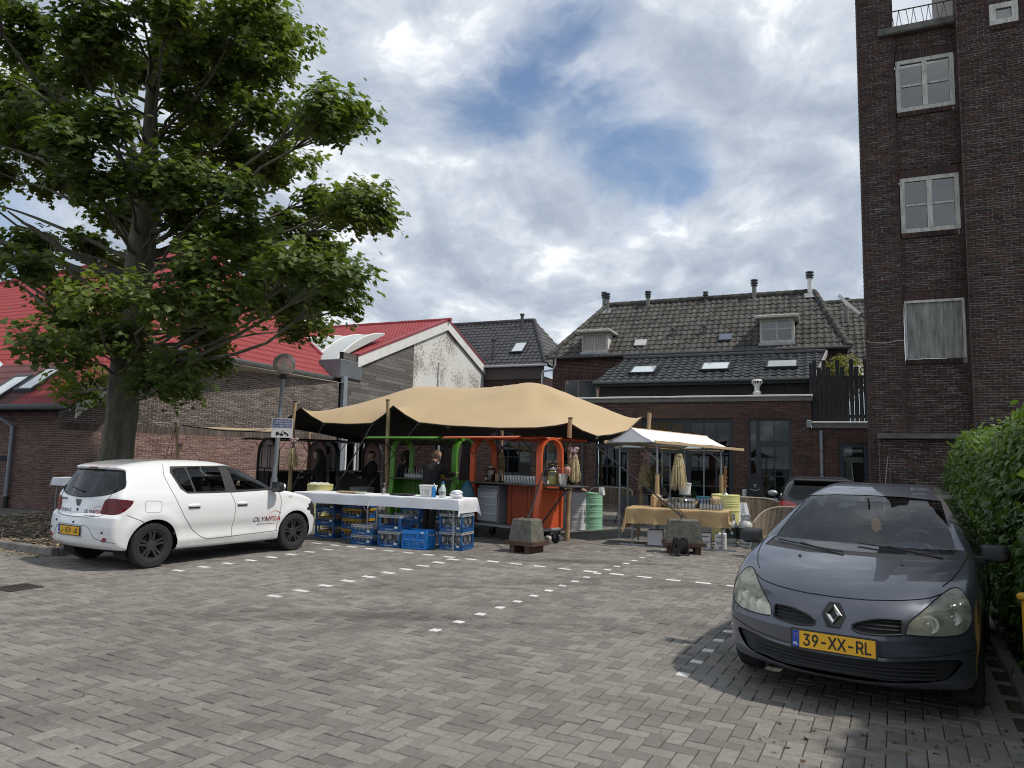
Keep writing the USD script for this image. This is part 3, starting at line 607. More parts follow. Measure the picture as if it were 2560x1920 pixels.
def tile_roof(parent, O, ex, es, poly, mat, tw=.24, tl=.33, amp=.030, lip=.032, seed=0, nparts=0, name='roof_tile', profile='wave', deck=None):
 "rows of overlapping curved tiles on the convex polygon (coordinates along ex and es)"
 O, ex, es = np.asarray(O, float), unit(ex), unit(es); n = np.cross(ex, es); n = n if n[2] > 0 else -n
 poly = np.asarray(poly, float); rng = np.random.default_rng(seed); K = 8; u = np.linspace(0, 1, K)
 pr = amp * (.5 - .5 * np.cos(2 * np.pi * np.clip((u - .45) / .55, 0, 1))) if profile == 'wave' else amp * np.where((u < .1) | (u > .9), 1.0, 0.0)
 if profile == 'wave': pr = pr - amp * .35 * np.sin(np.pi * np.clip(u / .45, 0, 1))
 x0, y0 = poly.min(0); x1, y1 = poly.max(0); pg = prep(Polygon(poly)); P3 = Polygon(poly)
 if deck is not None: obj('roof_deck', MB().poly(P3, O - n * .03, ex, es, th=.08, n=-n), deck, parent)
 tiles = []
 for r in range(int((y1 - y0) / tl) + 2):
  for c in range(-1, int((x1 - x0) / tw) + 2):
   a, s0 = x0 + c * tw, y0 + r * tl
   b = sbox(a, s0, a + tw, s0 + tl)
   if P3.intersects(b): tiles.append((a, s0, P3.contains(b)))
 C = np.array([O + ex * (a + tw / 2) + es * (s0 + tl / 2) for a, s0, _ in tiles]); d = C - CAMP; zc = d @ FW; vis = (np.abs(d @ CR) < zc * .72) & (np.abs(d @ CU) < zc * .54)
 whole = np.array([w_ for _, _, w_ in tiles]); order = np.argsort(np.where(vis & whole, zc, 1e9)); near = set([i for i in order[:nparts] if vis[i] and whole[i]])
 big, cut = MB(), MB(); F_ = []
 for k in range(K - 1): F_ += [[k, k + 1, K + k + 1, K + k], [2 * K + k, 2 * K + k + 1, k + 1, k]]
 for i, (a, s0, w_) in enumerate(tiles):
  jz = rng.normal(0, .004); jt = rng.normal(0, .003)
  A = np.stack([a + u * tw + jt, np.full(K, s0 - .04), pr + lip + jz], 1); B = np.stack([a + u * tw + jt, np.full(K, s0 + tl), pr + jz * .5], 1); L = A.copy(); L[:, 2] -= lip + .004; L[:, 1] += .004
  Q = np.vstack([A, B, L]); Vw = O + Q[:, :1] * ex + Q[:, 1:2] * es + Q[:, 2:] * n; t = rng.random()
  if i in near: obj(name, MB().add(Vw, F_, t), mat, parent, toned=True)
  elif w_: big.add(Vw, F_, t)
  else: cut.add(Vw, F_, t)
 if big.v: obj(name + 's', big, mat, parent, toned=True, kind='stuff')
 if cut.v:
  v, f, t = clip_convex(*cut.arr(), O, ex, es, poly)
  if len(f): p = raw(f'{path_of(parent)}/{numbered(path_of(parent), name + "s")}', v, f, mat, tone=t); cd(p, kind='stuff')
def ridge_caps(parent, a, b, mat, r=.11, L=.36, rng=None, name='ridge_tile'):
 a, b = np.asarray(a, float), np.asarray(b, float); n = max(1, int(np.linalg.norm(b - a) / L)); d = (b - a) / n
 for k in range(n):
  p = a + d * k; m = MB(); m.tube([p - d * .06, p + d * .98], [r * 1.08, r * .94], 9, caps=True, tone=rng.random() if rng is not None else .5); obj(name, m, mat, parent, toned=True)
def sheet_roof(parent, O, ex, es, poly, mats, width=1.1, wave=.183, step=.35, amp=.022, name='roof_sheet', pick=None):
 "pressed metal sheets: a wave along ex, a step every row up es; each sheet its own piece"
 O, ex, es = np.asarray(O, float), unit(ex), unit(es); n = np.cross(ex, es); n = n if n[2] > 0 else -n; poly = np.asarray(poly, float)
 x0, y0 = poly.min(0); x1, y1 = poly.max(0); k = 0; rows = int((y1 - y0) / step) + 1
 while x0 + k * width < x1:
  xs = x0 + k * width + np.arange(0, int(width / wave) * 8 + 1) / 8 * wave; xs = xs[xs <= x0 + (k + 1) * width + 1e-6]
  ss, hh = [], []
  for r in range(rows + 1): ss += [y0 + r * step, y0 + r * step + .006, y0 + (r + 1) * step - .004]; hh += [.0, .022, .004]
  X, S = np.meshgrid(xs, ss, indexing='ij'); H_ = np.array(hh)[None] + amp * np.where(np.cos(2 * np.pi * (X - x0) / wave) > 0, np.cos(2 * np.pi * (X - x0) / wave) ** .7 if False else np.abs(np.cos(2 * np.pi * (X - x0) / wave)) ** .8, -.55 * np.abs(np.cos(2 * np.pi * (X - x0) / wave)))
  Pm = O + X[..., None] * ex + S[..., None] * es + H_[..., None] * n
  m = MB().grid(Pm); v, f, t = clip_convex(*m.arr(), O, ex, es, poly)
  if len(f):
   mt = mats[0] if pick is None else mats[pick(k)]
   p = raw(f'{path_of(parent)}/{numbered(path_of(parent), name)}', v, f, mt, smooth=50)
  k += 1
MMORT = M('mortar_grey', (0.20, 0.185, 0.165), 0.95, 0.3, 12, 0.004, 80)
MMORTD = M('mortar_dark', (0.105, 0.092, 0.082), 0.95, 0.35, 7, 0.004, 80, col2=(0.30, 0.28, 0.26), detail=6)
MMORTL = M('mortar_light', (0.50, 0.46, 0.42), 0.95, 0.2, 12, 0.003, 80)
MB_TOW = brick_mat('brick_tower', (0.028, 0.018, 0.016), (0.044, 0.024, 0.020), (0.064, 0.032, 0.026))
MB_FAC = brick_mat('brick_facade', (0.042, 0.024, 0.020), (0.070, 0.033, 0.026), (0.105, 0.048, 0.038))
MB_HAL = brick_mat('brick_hall_red', (0.20, 0.118, 0.10), (0.26, 0.155, 0.132), (0.32, 0.20, 0.17))
MB_HAU = brick_mat('brick_hall_grey', (0.095, 0.078, 0.070), (0.130, 0.106, 0.094), (0.185, 0.150, 0.132))
MWOODW = M('weathered_white_wood', (0.40, 0.38, 0.33), 0.8, 0.4, 14, 0.004, 60, col2=(0.58, 0.57, 0.52), stretch=(1, 1, .25))
MBLUE = M('blue_black_frame', (0.012, 0.018, 0.026), 0.4, 0.15, 8)
MWHITE = M('white_trim', (0.66, 0.66, 0.63), 0.55, 0.12, 3, col2=(0.78, 0.78, 0.76))
MGREYT = M('grey_fascia', (0.145, 0.14, 0.125), 0.7, 0.2, 3)
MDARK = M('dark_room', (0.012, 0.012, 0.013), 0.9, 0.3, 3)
MGLASS = glass_pane('window_glass', (0.75, 0.8, 0.8), 0.0, 1.42)
MGLASSD = glass_pane('dusty_glass', (0.5, 0.52, 0.5), 0.12, 2.0)
MTILE = M('old_roof_tile', (0.042, 0.040, 0.038), 0.85, 0.35, 5, 0.004, 50, tone=0.35, col2=(0.098, 0.093, 0.084))
MTILEN = M('anthracite_tile', (0.030, 0.032, 0.036), 0.45, 0.2, 5, tone=0.25)
MTILED = M('slate_tile', (0.040, 0.041, 0.044), 0.55, 0.2, 5, tone=0.25)
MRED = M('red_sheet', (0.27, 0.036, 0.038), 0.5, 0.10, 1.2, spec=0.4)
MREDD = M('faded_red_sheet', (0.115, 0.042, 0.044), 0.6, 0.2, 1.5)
MZINC = M('zinc', (0.30, 0.32, 0.34), 0.5, 0.2, 4, metal=0.6)
MPIPE = M('grey_pipe', (0.22, 0.25, 0.28), 0.5, 0.12, 6)
MGUT = M('dark_gutter', (0.055, 0.06, 0.06), 0.6, 0.25, 4)
MBLACK = M('black_board', (0.010, 0.011, 0.012), 0.7, 0.35, 3, 0.003, 40, stretch=(6, 6, .4))
# ---- brick building with dark windows and its low front range
F = Fr(V * 24.6, -UD)
def zf(px, py, y=0.0): return float(F.px(px, py, y)[1])
def xf_(px, py, y=0.0): return float(F.px(px, py, y)[0])
fb = thing('brick_building', 'long low brick building with dark window frames behind the tent and stall', 'building', F.o, F.rz)
XL, XM, XR = -17.1, xf_(2028, 1080), xf_(2178, 1100)
ZT, ZW = zf(1900, 1003), zf(2100, 1070.5)
op_door = (xf_(1872, 1150), xf_(1979, 1150), 0.0, zf(1925, 1046)); op_big = (xf_(1604, 1130), xf_(1833, 1130), 0.0, zf(1720, 1046)); op_win = (xf_(1488, 1150), xf_(1569, 1150), zf(1528, 1218), zf(1528, 1070))
op_d2 = (xf_(2097, 1180), xf_(2175.5, 1180), 0.0, zf(2136, 1106.5))
op_l = [(xf_(1237, 1130), xf_(1328, 1130), zf(1280, 1187), zf(1280, 1060)), (xf_(1360, 1130), xf_(1432, 1130), zf(1400, 1200), zf(1400, 1070)), (xf_(1085, 1130), xf_(1131, 1130), 0.0, zf(1110, 1075))]
pol = Polygon([(XL, 0), (XR, 0), (XR, ZW), (XM, ZW), (XM, ZT), (XL, ZT)])
sold = [(op_door, .215), (op_d2, .215)]
rd = lambda o: tuple(round(float(a), 3) for a in o)
op_door, op_big, op_win, op_d2, op_l = rd(op_door), rd(op_big), rd(op_win), rd(op_d2), [rd(o) for o in op_l]; sold = [(op_door, .215), (op_d2, .215)]
panel = sbox(*rd((xf_(1592, 1030), op_big[3], xf_(1845, 1030), zf(1720, 1012))))
cuts = [sbox(o[0], o[2] - (.5 if o[2] < .01 else 0), o[1], o[3]) for o in [op_door, op_big, op_win, op_d2] + op_l] + [sbox(o[0], o[3] - .01, o[1], o[3] + h) for o, h in sold]
pol = Polygon([rd(c) for c in pol.exterior.coords]).difference(unary_union(cuts + [panel]))
brick_wall(fb, F, pol, 0.0, MB_FAC, MMORTD, seed=2, nparts=300, back=.30)
rng = np.random.default_rng(8)
for o, h in sold: soldier(fb, o[0], o[1], o[3], o[3] + h, 0.0, MB_FAC, rng); obj('lintel_core', MB().obox((o[0], .004, o[3]), (o[1] - o[0], 0, 0), (0, .29, 0), (0, 0, h)), MMORTD, fb)
MPANEL = brick_mat('brick_brown_wash', (0.090, 0.056, 0.044), (0.100, 0.062, 0.048), (0.112, 0.070, 0.055)); MMB = M('mortar_brown', (0.090, 0.06, 0.046), 0.95, 0.2, 9)
px0, pz0, px1, pz1 = panel.bounds
brick_wall(fb, F, sbox(px0, pz0 + .215, px1, pz1), -.004, MPANEL, MMB, seed=4, back=.30, proud=.006, wall_name='washed_wall', brick='washed_brick')
soldier(fb, px0, px1, pz0, pz0 + .215, -.004, MPANEL, rng, proud=.007); obj('lintel_core', MB().obox((px0, .002, pz0), (px1 - px0, 0, 0), (0, .29, 0), (0, 0, .215)), MMB, fb)
x0, x1, z0, z1 = op_door
w = MB(); sx = x0 + (x1 - x0) * .215
window(fb, x0, sx, z0, z1, 1, 1, .12, MBLUE, MGLASS, .06, back=MDARK, name='side_light')
zt = zf(1925, 1109); window(fb, sx, x1, zt, z1, 2, 1, .12, MBLUE, MGLASS, .075, back=MDARK, name='transom_window')
dr = window(fb, sx, x1, 0.02, zt, 2, 1, .12, MBLUE, MGLASS, .10, back=MDARK, name='door', zs=[.55, 1.30]); obj('handle', MB().tube([(sx + .06, .04, 1.0), (sx + .06, .0, 1.0), (sx + .16, .0, 1.0)], .011, 8), MZINC, dr)
x0, x1, z0, z1 = op_big; mid = (x0 + x1) / 2
for a, b in ((x0, mid), (mid, x1)): window(fb, a, b, .02, z1, 3, 1, .14, MBLUE, MGLASS, .14, .05, back=MDARK, name='sliding_door', zs=[.9, 2.0])
x0, x1, z0, z1 = op_win; zm = z1 - (z1 - z0) * .30
window(fb, x0, x1, zm, z1, 3, 1, .10, MBLUE, MGLASS, .055, .03, back=MDARK); window(fb, x0, x1, z0, zm, 3, 2, .10, MBLUE, MGLASS, .065, .03, back=MDARK)
obj('window_sill', MB().obox((x0 - .04, -.05, z0 - .07), (x1 - x0 + .08, 0, 0), (0, .2, 0), (0, 0, .066)), MGREYT, fb)
for o in op_l: window(fb, o[0], o[1], o[2] + .02, o[3], 3, 4 if o[2] < .1 else 3, .10, MBLUE, MGLASS, .07, .03, back=MDARK)
x0, x1, z0, z1 = op_d2; window(fb, x0, x1, z0 + .02, z1, 1, 1, .10, MBLUE, MGLASS, .15, back=MDARK)
MCURT = M('pale_curtain', (0.42, 0.43, 0.38), 0.9, 0.2, 4)
cu = MB(); q = np.linspace(0, 1, 24); zz = np.linspace(.2, z1 - .55, 8)
cu.grid(np.array([[(x0 + .18 + (.30 - .10 * (k / 7)) * a, .24 + .025 * math.sin(a * 26), z) for a in q] for k, z in enumerate(zz)])); obj('curtain', cu, MCURT, fb, smooth=True)
obj('roller_blind', MB().obox((x0 + .17, .2, z1 - .30), (x1 - x0 - .34, 0, 0), (0, .05, 0), (0, 0, .09)), MWHITE, fb); obj('folded_blind', MB().obox((x0 + .17, .2, z1 - .62), (x1 - x0 - .34, 0, 0), (0, .03, 0), (0, 0, .17)), MCURT, fb)
obj('fascia', MB().obox((XL, -.07, ZT), (XM - XL + .06, 0, 0), (0, .4, 0), (0, 0, zf(1900, 992) - ZT)), MGREYT, fb)
for k in range(7):
 a = XL + (XM - XL + .08) * k / 7; obj('coping', MB().rbox((a + (XM - XL + .08) / 14, .08, zf(1900, 990)), ((XM - XL + .08) / 7 - .012, .40, .06), .012), MWHITE, fb)
obj('fascia', MB().obox((XM + .02, -.06, ZW), (XR - XM - .02, 0, 0), (0, .4, 0), (0, 0, zf(2100, 1058) - ZW)), MGREYT, fb)
obj('coping', MB().rbox(((XM + XR) / 2 + .01, .09, zf(2100, 1056)), (XR - XM - .02, .40, .055), .012), MWHITE, fb)
obj('flat_roof', MB().obox((XL, .1, zf(1900, 994)), (XM - XL, 0, 0), (0, 4.2, 0), (0, 0, .02)), MBLACK, fb)
obj('flat_roof', MB().obox((XM + .1, .1, zf(2100, 1059)), (XR - XM - .1, 0, 0), (0, 5, 0), (0, 0, .02)), MBLACK, fb)
dx = xf_(2054, 1140); dp = MB(); dp.tube([(dx, .0, ZW - .10), (dx, -.07, ZW - .13), (dx, -.09, ZW - .25), (dx, -.09, .95), (dx - .10, -.09, .72), (dx - .10, -.09, .5)], .045, 10); obj('drainpipe', dp, MPIPE, fb, smooth=40)
for z in (ZW - .75, 1.4): obj('pipe_bracket', MB().lathe([(.052, 0), (.052, .03)], 10, (dx, -.09, z)), MGUT, fb)
obj('rainwater_head', MB().rbox((XM - .06, -.1, zf(2100, 1060)), (.14, .14, .24), .02), MPIPE, fb)
dp = MB(); a = xf_(1458, 1150); dp.tube([(a, -.08, .3), (a, -.08, ZT - .05)], .045, 8); obj('drainpipe', dp, MGUT, fb, smooth=40)
obj('stone_step', MB().rbox(((xf_(1480, 1275) + xf_(1590, 1275)) / 2, -.9, .09), (xf_(1590, 1275) - xf_(1480, 1275), 1.2, .18), .02), MKERB, fb)
vx = xf_(1893, 985, .9); vz = zf(1893, 987, .9); vt = MB().lathe([(.0, 0), (.14, 0), (.14, .10), (.10, .12), (.09, .26), (.13, .34), (.15, .38), (.17, .39)], 20, (vx, .9, vz)); obj('vent_stack', vt, MWHITE, fb, smooth=40)
for k in range(12):
 a0 = k / 12 * 6.283; obj('vent_louvre', MB().obox((vx + .165 * math.cos(a0) - .012, .9 + .165 * math.sin(a0) - .012, vz + .39), (.024, 0, 0), (0, .024, 0), (0, 0, .07)), MWHITE, fb)
obj('vent_cap', MB().lathe([(.17, 0), (.185, .02), (.16, .06), (.0, .09)], 20, (vx, .9, vz + .455)), MWHITE, fb, smooth=40)
# ---- tall roofs behind: lean-to with three skylights, old tiled house
lt = thing('lean_to_extension', 'black boarded upper storey under a dark tiled roof with three skylights', 'extension', F.o, F.rz)
YE = 0.95; ZE = zf(1760, 950, YE); P1 = math.radians(24); EX = np.array([1.0, 0, 0]); ES = np.array([0, math.cos(P1), math.sin(P1)]); NR = np.array([0, -math.sin(P1), math.cos(P1)]); O1 = np.array([0, YE, ZE])
def rp(px, py, O=O1, n=NR, es=ES): q = F.rf(px, py, O, n) - O; return np.array([q @ EX, q @ es])
pl = [rp(1486, 953), rp(2036, 932), rp(2065, 877), rp(1558, 902)]; e0 = 0.0; s1 = float(np.mean([pl[2][1], pl[3][1]])); pl = [(pl[0][0], 0), (pl[1][0], 0), (pl[2][0], s1), (pl[3][0], s1)]
tile_roof(lt, O1, EX, ES, pl, MTILEN, .30, .34, .032, seed=3, nparts=0 or 220, deck=MBLACK)
ridge_caps(lt, O1 + EX * pl[3][0] + ES * s1 + NR * .03, O1 + EX * pl[2][0] + ES * s1 + NR * .03, MTILEN, .10, .34, rng)
for sk in ([(1568, 939), (1587, 920), (1653, 918), (1632, 938)], [(1742, 931), (1763, 911), (1836, 909), (1817, 930)], [(1909, 925), (1921, 907), (2001, 903), (1993, 924)]):
 q = np.array([rp(*p) for p in sk]); a0, a1 = q[:2, 0].mean(), q[2:, 0].mean(); s0, s2 = q[[0, 3], 1].mean(), q[[1, 2], 1].mean(); a0, a1 = min(a0, a1), max(a0, a1); fr_ = MB()
 for a, b, c, d in ((a0, a1, s0, s0 + .07), (a0, a1, s2 - .07, s2), (a0, a0 + .07, s0 + .07, s2 - .07), (a1 - .07, a1, s0 + .07, s2 - .07)): fr_.obox(O1 + EX * a + ES * c + NR * .03, EX * (b - a), ES * (d - c), NR * .09)
 s_ = obj('skylight', fr_, MBLUE, lt); obj('pane', MB().obox(O1 + EX * (a0 + .07) + ES * (s0 + .07) + NR * .085, EX * (a1 - a0 - .14), ES * (s2 - s0 - .14), NR * .01), M('skylight_glass', (0.55, 0.6, 0.62), 0.05, 0.03, 2, spec=1.0, coat=1.0), s_)
zb = zf(1700, 992, YE + .25); a0, a1 = pl[0][0] + .2, pl[1][0] - .12
obj('eaves_board', MB().obox((pl[0][0], YE - .02, ZE - .17), (pl[1][0] - pl[0][0], 0, 0), (0, .05, 0), (0, 0, .15)), MBLACK, lt)
obj('eaves_gutter', MB().tube([(pl[0][0], YE - .06, ZE - .03), (pl[1][0], YE - .06, ZE - .03)], .05, 8), MGUT, lt)
nb = 9
for k in range(nb): obj('wall_board', MB().obox((a0 + (a1 - a0) * k / nb + .006, YE + .22, zb), ((a1 - a0) / nb - .012, 0, 0), (0, .04, 0), (0, 0, ZE - .17 - zb)), MBLACK, lt)
obj('wall_core', MB().obox((a0, YE + .262, zb), (a1 - a0, 0, 0), (0, .1, 0), (0, 0, ZE - .1 - zb)), MDARK, lt)
obj('timber_post', MB().obox((a0 - .09, YE + .1, zb), (.07, 0, 0), (0, .07, 0), (0, 0, ZE - .25 - zb)), M('raw_timber', (0.42, 0.30, 0.22), 0.8, 0.2, 10, stretch=(1, 1, .2)), lt)
MVERGE = M('verge_board', (0.30, 0.29, 0.27), 0.7, 0.2, 4)
obj('verge', MB().obox(O1 + EX * pl[1][0] - NR * .1, EX * (pl[2][0] - pl[1][0]) + ES * s1, np.array([.05, 0, 0]), NR * .18), MVERGE, lt)
hs2 = thing('tiled_house', 'old house with a mossy grey tiled hip roof and two dormers', 'house', F.o, F.rz)
YH = 4.3; ZH = zf(1745, 880, YH); P2 = math.radians(43); ES2 = np.array([0, math.cos(P2), math.sin(P2)]); NR2 = np.array([0, -math.sin(P2), math.cos(P2)]); O2 = np.array([0, YH, ZH])
rp2 = lambda px, py: rp(px, py, O2, NR2, ES2)
q = [rp2(1368, 897), rp2(2122, 859), rp2(2035, 724), rp2(1518, 770)]; s2 = float((q[2][1] + q[3][1]) / 2); p2 = [(q[0][0], 0), (q[1][0], 0), (q[2][0], s2), (q[3][0], s2)]
tile_roof(hs2, O2, EX, ES2, p2, MTILE, .25, .34, .034, seed=6, nparts=300, deck=MDARK)
R3 = lambda a, s_, h=.03: O2 + EX * a + ES2 * s_ + NR2 * h
ridge_caps(hs2, R3(*p2[3]), R3(*p2[2]), MTILE, .12, .36, rng); ridge_caps(hs2, R3(*p2[0]), R3(*p2[3]), MTILE, .12, .36, rng, 'hip_tile'); ridge_caps(hs2, R3(*p2[1]), R3(*p2[2]), MTILE, .12, .36, rng, 'hip_tile')
for (ea, ra, sg) in ((p2[0], p2[3], -1), (p2[1], p2[2], 1)):      # the hip ends, sloping away to the sides
 E_, R_ = R3(*ea, 0), R3(*ra, 0); B_ = np.array([E_[0], 2 * R_[1] - E_[1], E_[2]]); m = MB().add([E_, B_, R_], [[0, 1, 2]]); obj('hip_end', m, MTILE, hs2)
obj('back_slope', MB().add([R3(*p2[3], 0), R3(*p2[2], 0), np.array([R3(*p2[1], 0)[0], 2 * R3(*p2[2], 0)[1] - YH, ZH]), np.array([R3(*p2[0], 0)[0], 2 * R3(*p2[2], 0)[1] - YH, ZH])], [[0, 1, 2, 3]]), MTILE, hs2)
obj('gutter', MB().tube([(p2[0][0] - .05, YH - .08, ZH - .03), (p2[1][0] + .05, YH - .08, ZH - .03)], .065, 8), MGUT, hs2)
bw = (p2[0][0] + .15, p2[1][0] - .15)
wx0, wx1, wz0, wz1 = F.px(1412, 950, YH + .25)[0], F.px(1493, 950, YH + .25)[0], zf(1450, 1000, YH + .25), zf(1450, 949, YH + .25)
brick_wall(hs2, F, sbox(bw[0], 3.2, bw[1], ZH - .06).difference(sbox(wx0, wz0, wx1, wz1)).difference(sbox(wx0, wz1, wx1, wz1 + .2)), YH + .25, MB_FAC, MMORTD, seed=9, back=.3); soldier(hs2, wx0, wx1, wz1, wz1 + .2, YH + .25, MB_FAC, rng)
obj('lintel_core', MB().obox((wx0, YH + .254, wz1), (wx1 - wx0, 0, 0), (0, .28, 0), (0, 0, .2)), MMORTD, hs2)
window(hs2, wx0, wx1, wz0, wz1, 1, 1, YH + .32, M('brown_frame', (0.25, 0.19, 0.15), 0.7, 0.2, 5), MGLASSD, .06, .06, back=MDARK, xs=[wx0 + (wx1 - wx0) * .42])
dp = MB(); gx = p2[0][0] + .05; dp.tube([(gx + .35, YH - .08, ZH - .06), (gx + .35, YH - .1, ZH - .35), (gx + .2, YH, ZH - .55), (gx - .25, YH, ZH - .6), (gx - .3, YH, ZH - .8), (gx - .3, YH, 3.2)], .045, 8); obj('drainpipe', dp, M('pale_pipe', (0.42, 0.43, 0.42), 0.5, 0.1, 4), hs2, smooth=40)
MPLY = M('grey_plywood', (0.30, 0.28, 0.25), 0.85, 0.35, 12, 0.003, 50, stretch=(3, 3, .35), col2=(0.42, 0.40, 0.37))
def dormer(x0p, x1p, ztp, zbp, boarded):
 c = rp2((x0p + x1p) / 2, zbp); yb = YH + c[1] * math.cos(P2); zb_ = ZH + c[1] * math.sin(P2); a, b = F.px(x0p, zbp, yb)[0], F.px(x1p, zbp, yb)[0]; zt_ = zf((x0p + x1p) / 2, ztp, yb); H_ = zt_ - zb_; D = H_ / math.tan(P2) + .3
 d = MB(); d.add([(a, yb, zb_), (a, yb, zt_), (a, yb + D, zt_), (b, yb, zb_), (b, yb, zt_), (b, yb + D, zt_)], [[0, 2, 1], [3, 4, 5]]); o = obj('dormer_cheeks', d, MWHITE, hs2)
 t_ = window(hs2, a, b, zb_ + .05, zt_, 2, 1, yb + .02, MWOODW, MPLY if boarded else MGLASSD, .10 if not boarded else .07, .06, depth=.1, back=MDARK, zs=None if boarded else [zb_ + .05 + (zt_ - zb_) * .55], name='dormer_window')
 obj('dormer_roof', MB().rbox(((a + b) / 2, yb + D / 2 - .12, zt_ + .07), (b - a + .36, D + .3, .13), .03), MWOODW, hs2); obj('dormer_apron', MB().obox((a - .05, yb - .12, zb_ - .06), (b - a + .1, 0, 0), (0, .2, 0), (0, 0, .1)), MZINC, hs2)
dormer(1455, 1519, 833, 883, True); dormer(1900, 1986, 797, 860, False)
def flue(px, pyt, pyb, r, mat, cowl=True, lab='flue'):
 yr = YH + s2 * math.cos(P2) * (.97 if pyb < 760 else .94); b = F.px(px, pyb, yr); t_ = F.px(px, pyt, yr); h = t_[1] - b[1]; m = MB(); o = (b[0], yr, b[1] - .25)
 m.lathe([(r, 0), (r, h + .25 - .3)], 12, o); p = obj(lab, m, mat, hs2, smooth=40)
 if cowl: obj('cowl', MB().lathe([(r * 1.05, h - .05), (r * 1.5, h - .03), (r * 1.5, h + .0), (r * 1.1, h + .02), (r * 1.1, h + .05), (r * 1.65, h + .07), (r * 1.65, h + .12), (r * 1.1, h + .14), (r * 1.1, h + .17), (r * 1.7, h + .19), (r * 1.6, h + .24), (0, h + .25)], 12, o), MGUT, p, smooth=40)
 obj('flashing', MB().obox((b[0] - .22, yr - .34, b[1] - .26), (.44, 0, 0), (0, .26, .25), (0, -.01, .01)), MZINC, p)
MFLUE = M('flue_grey', (0.16, 0.16, 0.15), 0.6, 0.3, 8)
flue(1510, 730, 775, .085, MFLUE); flue(1519, 733, 773, .075, MFLUE); flue(1620, 728, 775, .09, MFLUE); flue(1764, 729, 760, .075, MGUT); flue(1886, 699, 750, .095, MFLUE); flue(2025, 679, 733, .10, MWHITE)
for (x_, y_) in ((1682, 842), (1760, 836)):
 c = rp2(x_, y_); o = R3(*c, 0); m = MB().lathe([(.06, -.05), (.06, .28), (.09, .30), (.09, .38), (0, .40)], 10, o); obj('roof_vent', m, MGUT, hs2, smooth=40)
for x_, y_, mt in ((1602, 861, 'pale'), (1814, 847, 'dark')):
 c = rp2(x_, y_); o = R3(*c, .05); p = obj('roof_hatch', MB().obox(o - EX * .25 - ES2 * .2, EX * .5, ES2 * .42, NR2 * .06), M('hatch_' + mt, (0.45, 0.46, 0.45) if mt == 'pale' else (0.10, 0.12, 0.16), 0.3, 0.1, 5, spec=.8), hs2)
h3 = thing('far_tiled_roof', 'grey pantile roof seen between the old house and the brick tower', 'roof', F.o, F.rz)
Y3 = 7.0; Z3 = zf(2150, 905, Y3); O3 = np.array([0, Y3, Z3]); rp3 = lambda px, py: rp(px, py, O3, NR2, ES2)
q = [rp3(2050, 905), rp3(2260, 905), rp3(2260, 748), rp3(2050, 757)]; s3 = (q[2][1] + q[3][1]) / 2
tile_roof(h3, O3, EX, ES2, [(q[0][0], 0), (q[1][0], 0), (q[2][0], s3), (q[3][0], s3)], MTILE, .25, .34, .034, seed=12, nparts=120, deck=MDARK)
ridge_caps(h3, O3 + EX * q[3][0] + ES2 * s3, O3 + EX * q[2][0] + ES2 * s3, MTILE, .12, .36, rng)
c = F.px(2116, 800, Y3 + 1.2); m = MB().lathe([(.10, 0), (.10, .75), (.15, .77), (.15, .82), (.11, .84), (.11, .88), (.17, .9), (.17, .95), (.11, .97), (.11, 1.01), (.17, 1.03), (0, 1.08)], 12, (c[0], Y3 + 1.2, c[1] - .1)); obj('flue', m, MFLUE, h3, smooth=40)
rng = np.random.default_rng(33)
a = F.out((F.px(2105, 900, 1.9)[0], 1.9, 0)); st = thing('yellow_green_shrub', 'yellow green leafy shrub behind the black fence on the flat roof', 'shrub', (a[0], a[1], zf(2100, 1050)))
n = 3200; d = rng.normal(0, 1, (n, 3)); d /= np.linalg.norm(d, axis=1, keepdims=True); P = d * (rng.random((n, 1)) ** .4) * [.78, .6, .78] * (.8 + .5 * meshkit.noise(d * 2.5)[:, None]); P[:, 2] += 1.55
v, f, tt = leaves(P, d + [0, 0, .5], np.full(n, .10), simple_leaf(), rng, np.clip(.5 + .25 * rng.normal(0, 1, n), 0, 1)); cd(raw(path_of(st) + '/foliage', v, f, leaf_mat('yellow_leaf', (0.10, 0.11, 0.02), (0.30, 0.26, 0.06), .3), tone=tt), kind='stuff')
m = MB(); m.tube([(0, 0, 0), (.03, 0, 1.2)], [.04, .03], 6)
for k in range(9): m.tube([(.02, 0, .7 + .06 * k), tuple(P[k * 40])], [.018, .006], 5)
obj('stem', m, MBARK, st)
fz0 = zf(2100, 1053); fr3 = thing('black_board_fence', 'black fence of uneven upright boards on the flat roof', 'fence', F.o, F.rz)
a0, a1 = xf_(2032, 1000, .25), xf_(2172, 1000, .25); nb = 12; w_ = (a1 - a0) / nb; ztall, zshort, zlow = zf(2100, 899, .25), zf(2100, 917, .25), zf(2100, 945, .25)
for k in range(nb):
 h = ztall if k in (2, 5, 8, 11) or k == 0 else (zshort if k in (1, 3, 6, 9) else zlow); obj('board', MB().obox((a0 + k * w_ + .006, .25 + .012 * (k % 2), fz0), (w_ - .014, 0, 0), (0, .025, 0), (0, 0, h - fz0)), MBLACK, fr3)
for py in (943, 1041): obj('rail', MB().obox((a0, .29, zf(2100, py, .25) - .05), (a1 - a0, 0, 0), (0, .05, 0), (0, 0, .10)), MBLACK, fr3)
obj('post', MB().obox((a0 - .09, .24, fz0 - .1), (.09, 0, 0), (0, .09, 0), (0, 0, ztall - fz0)), MBLACK, fr3)
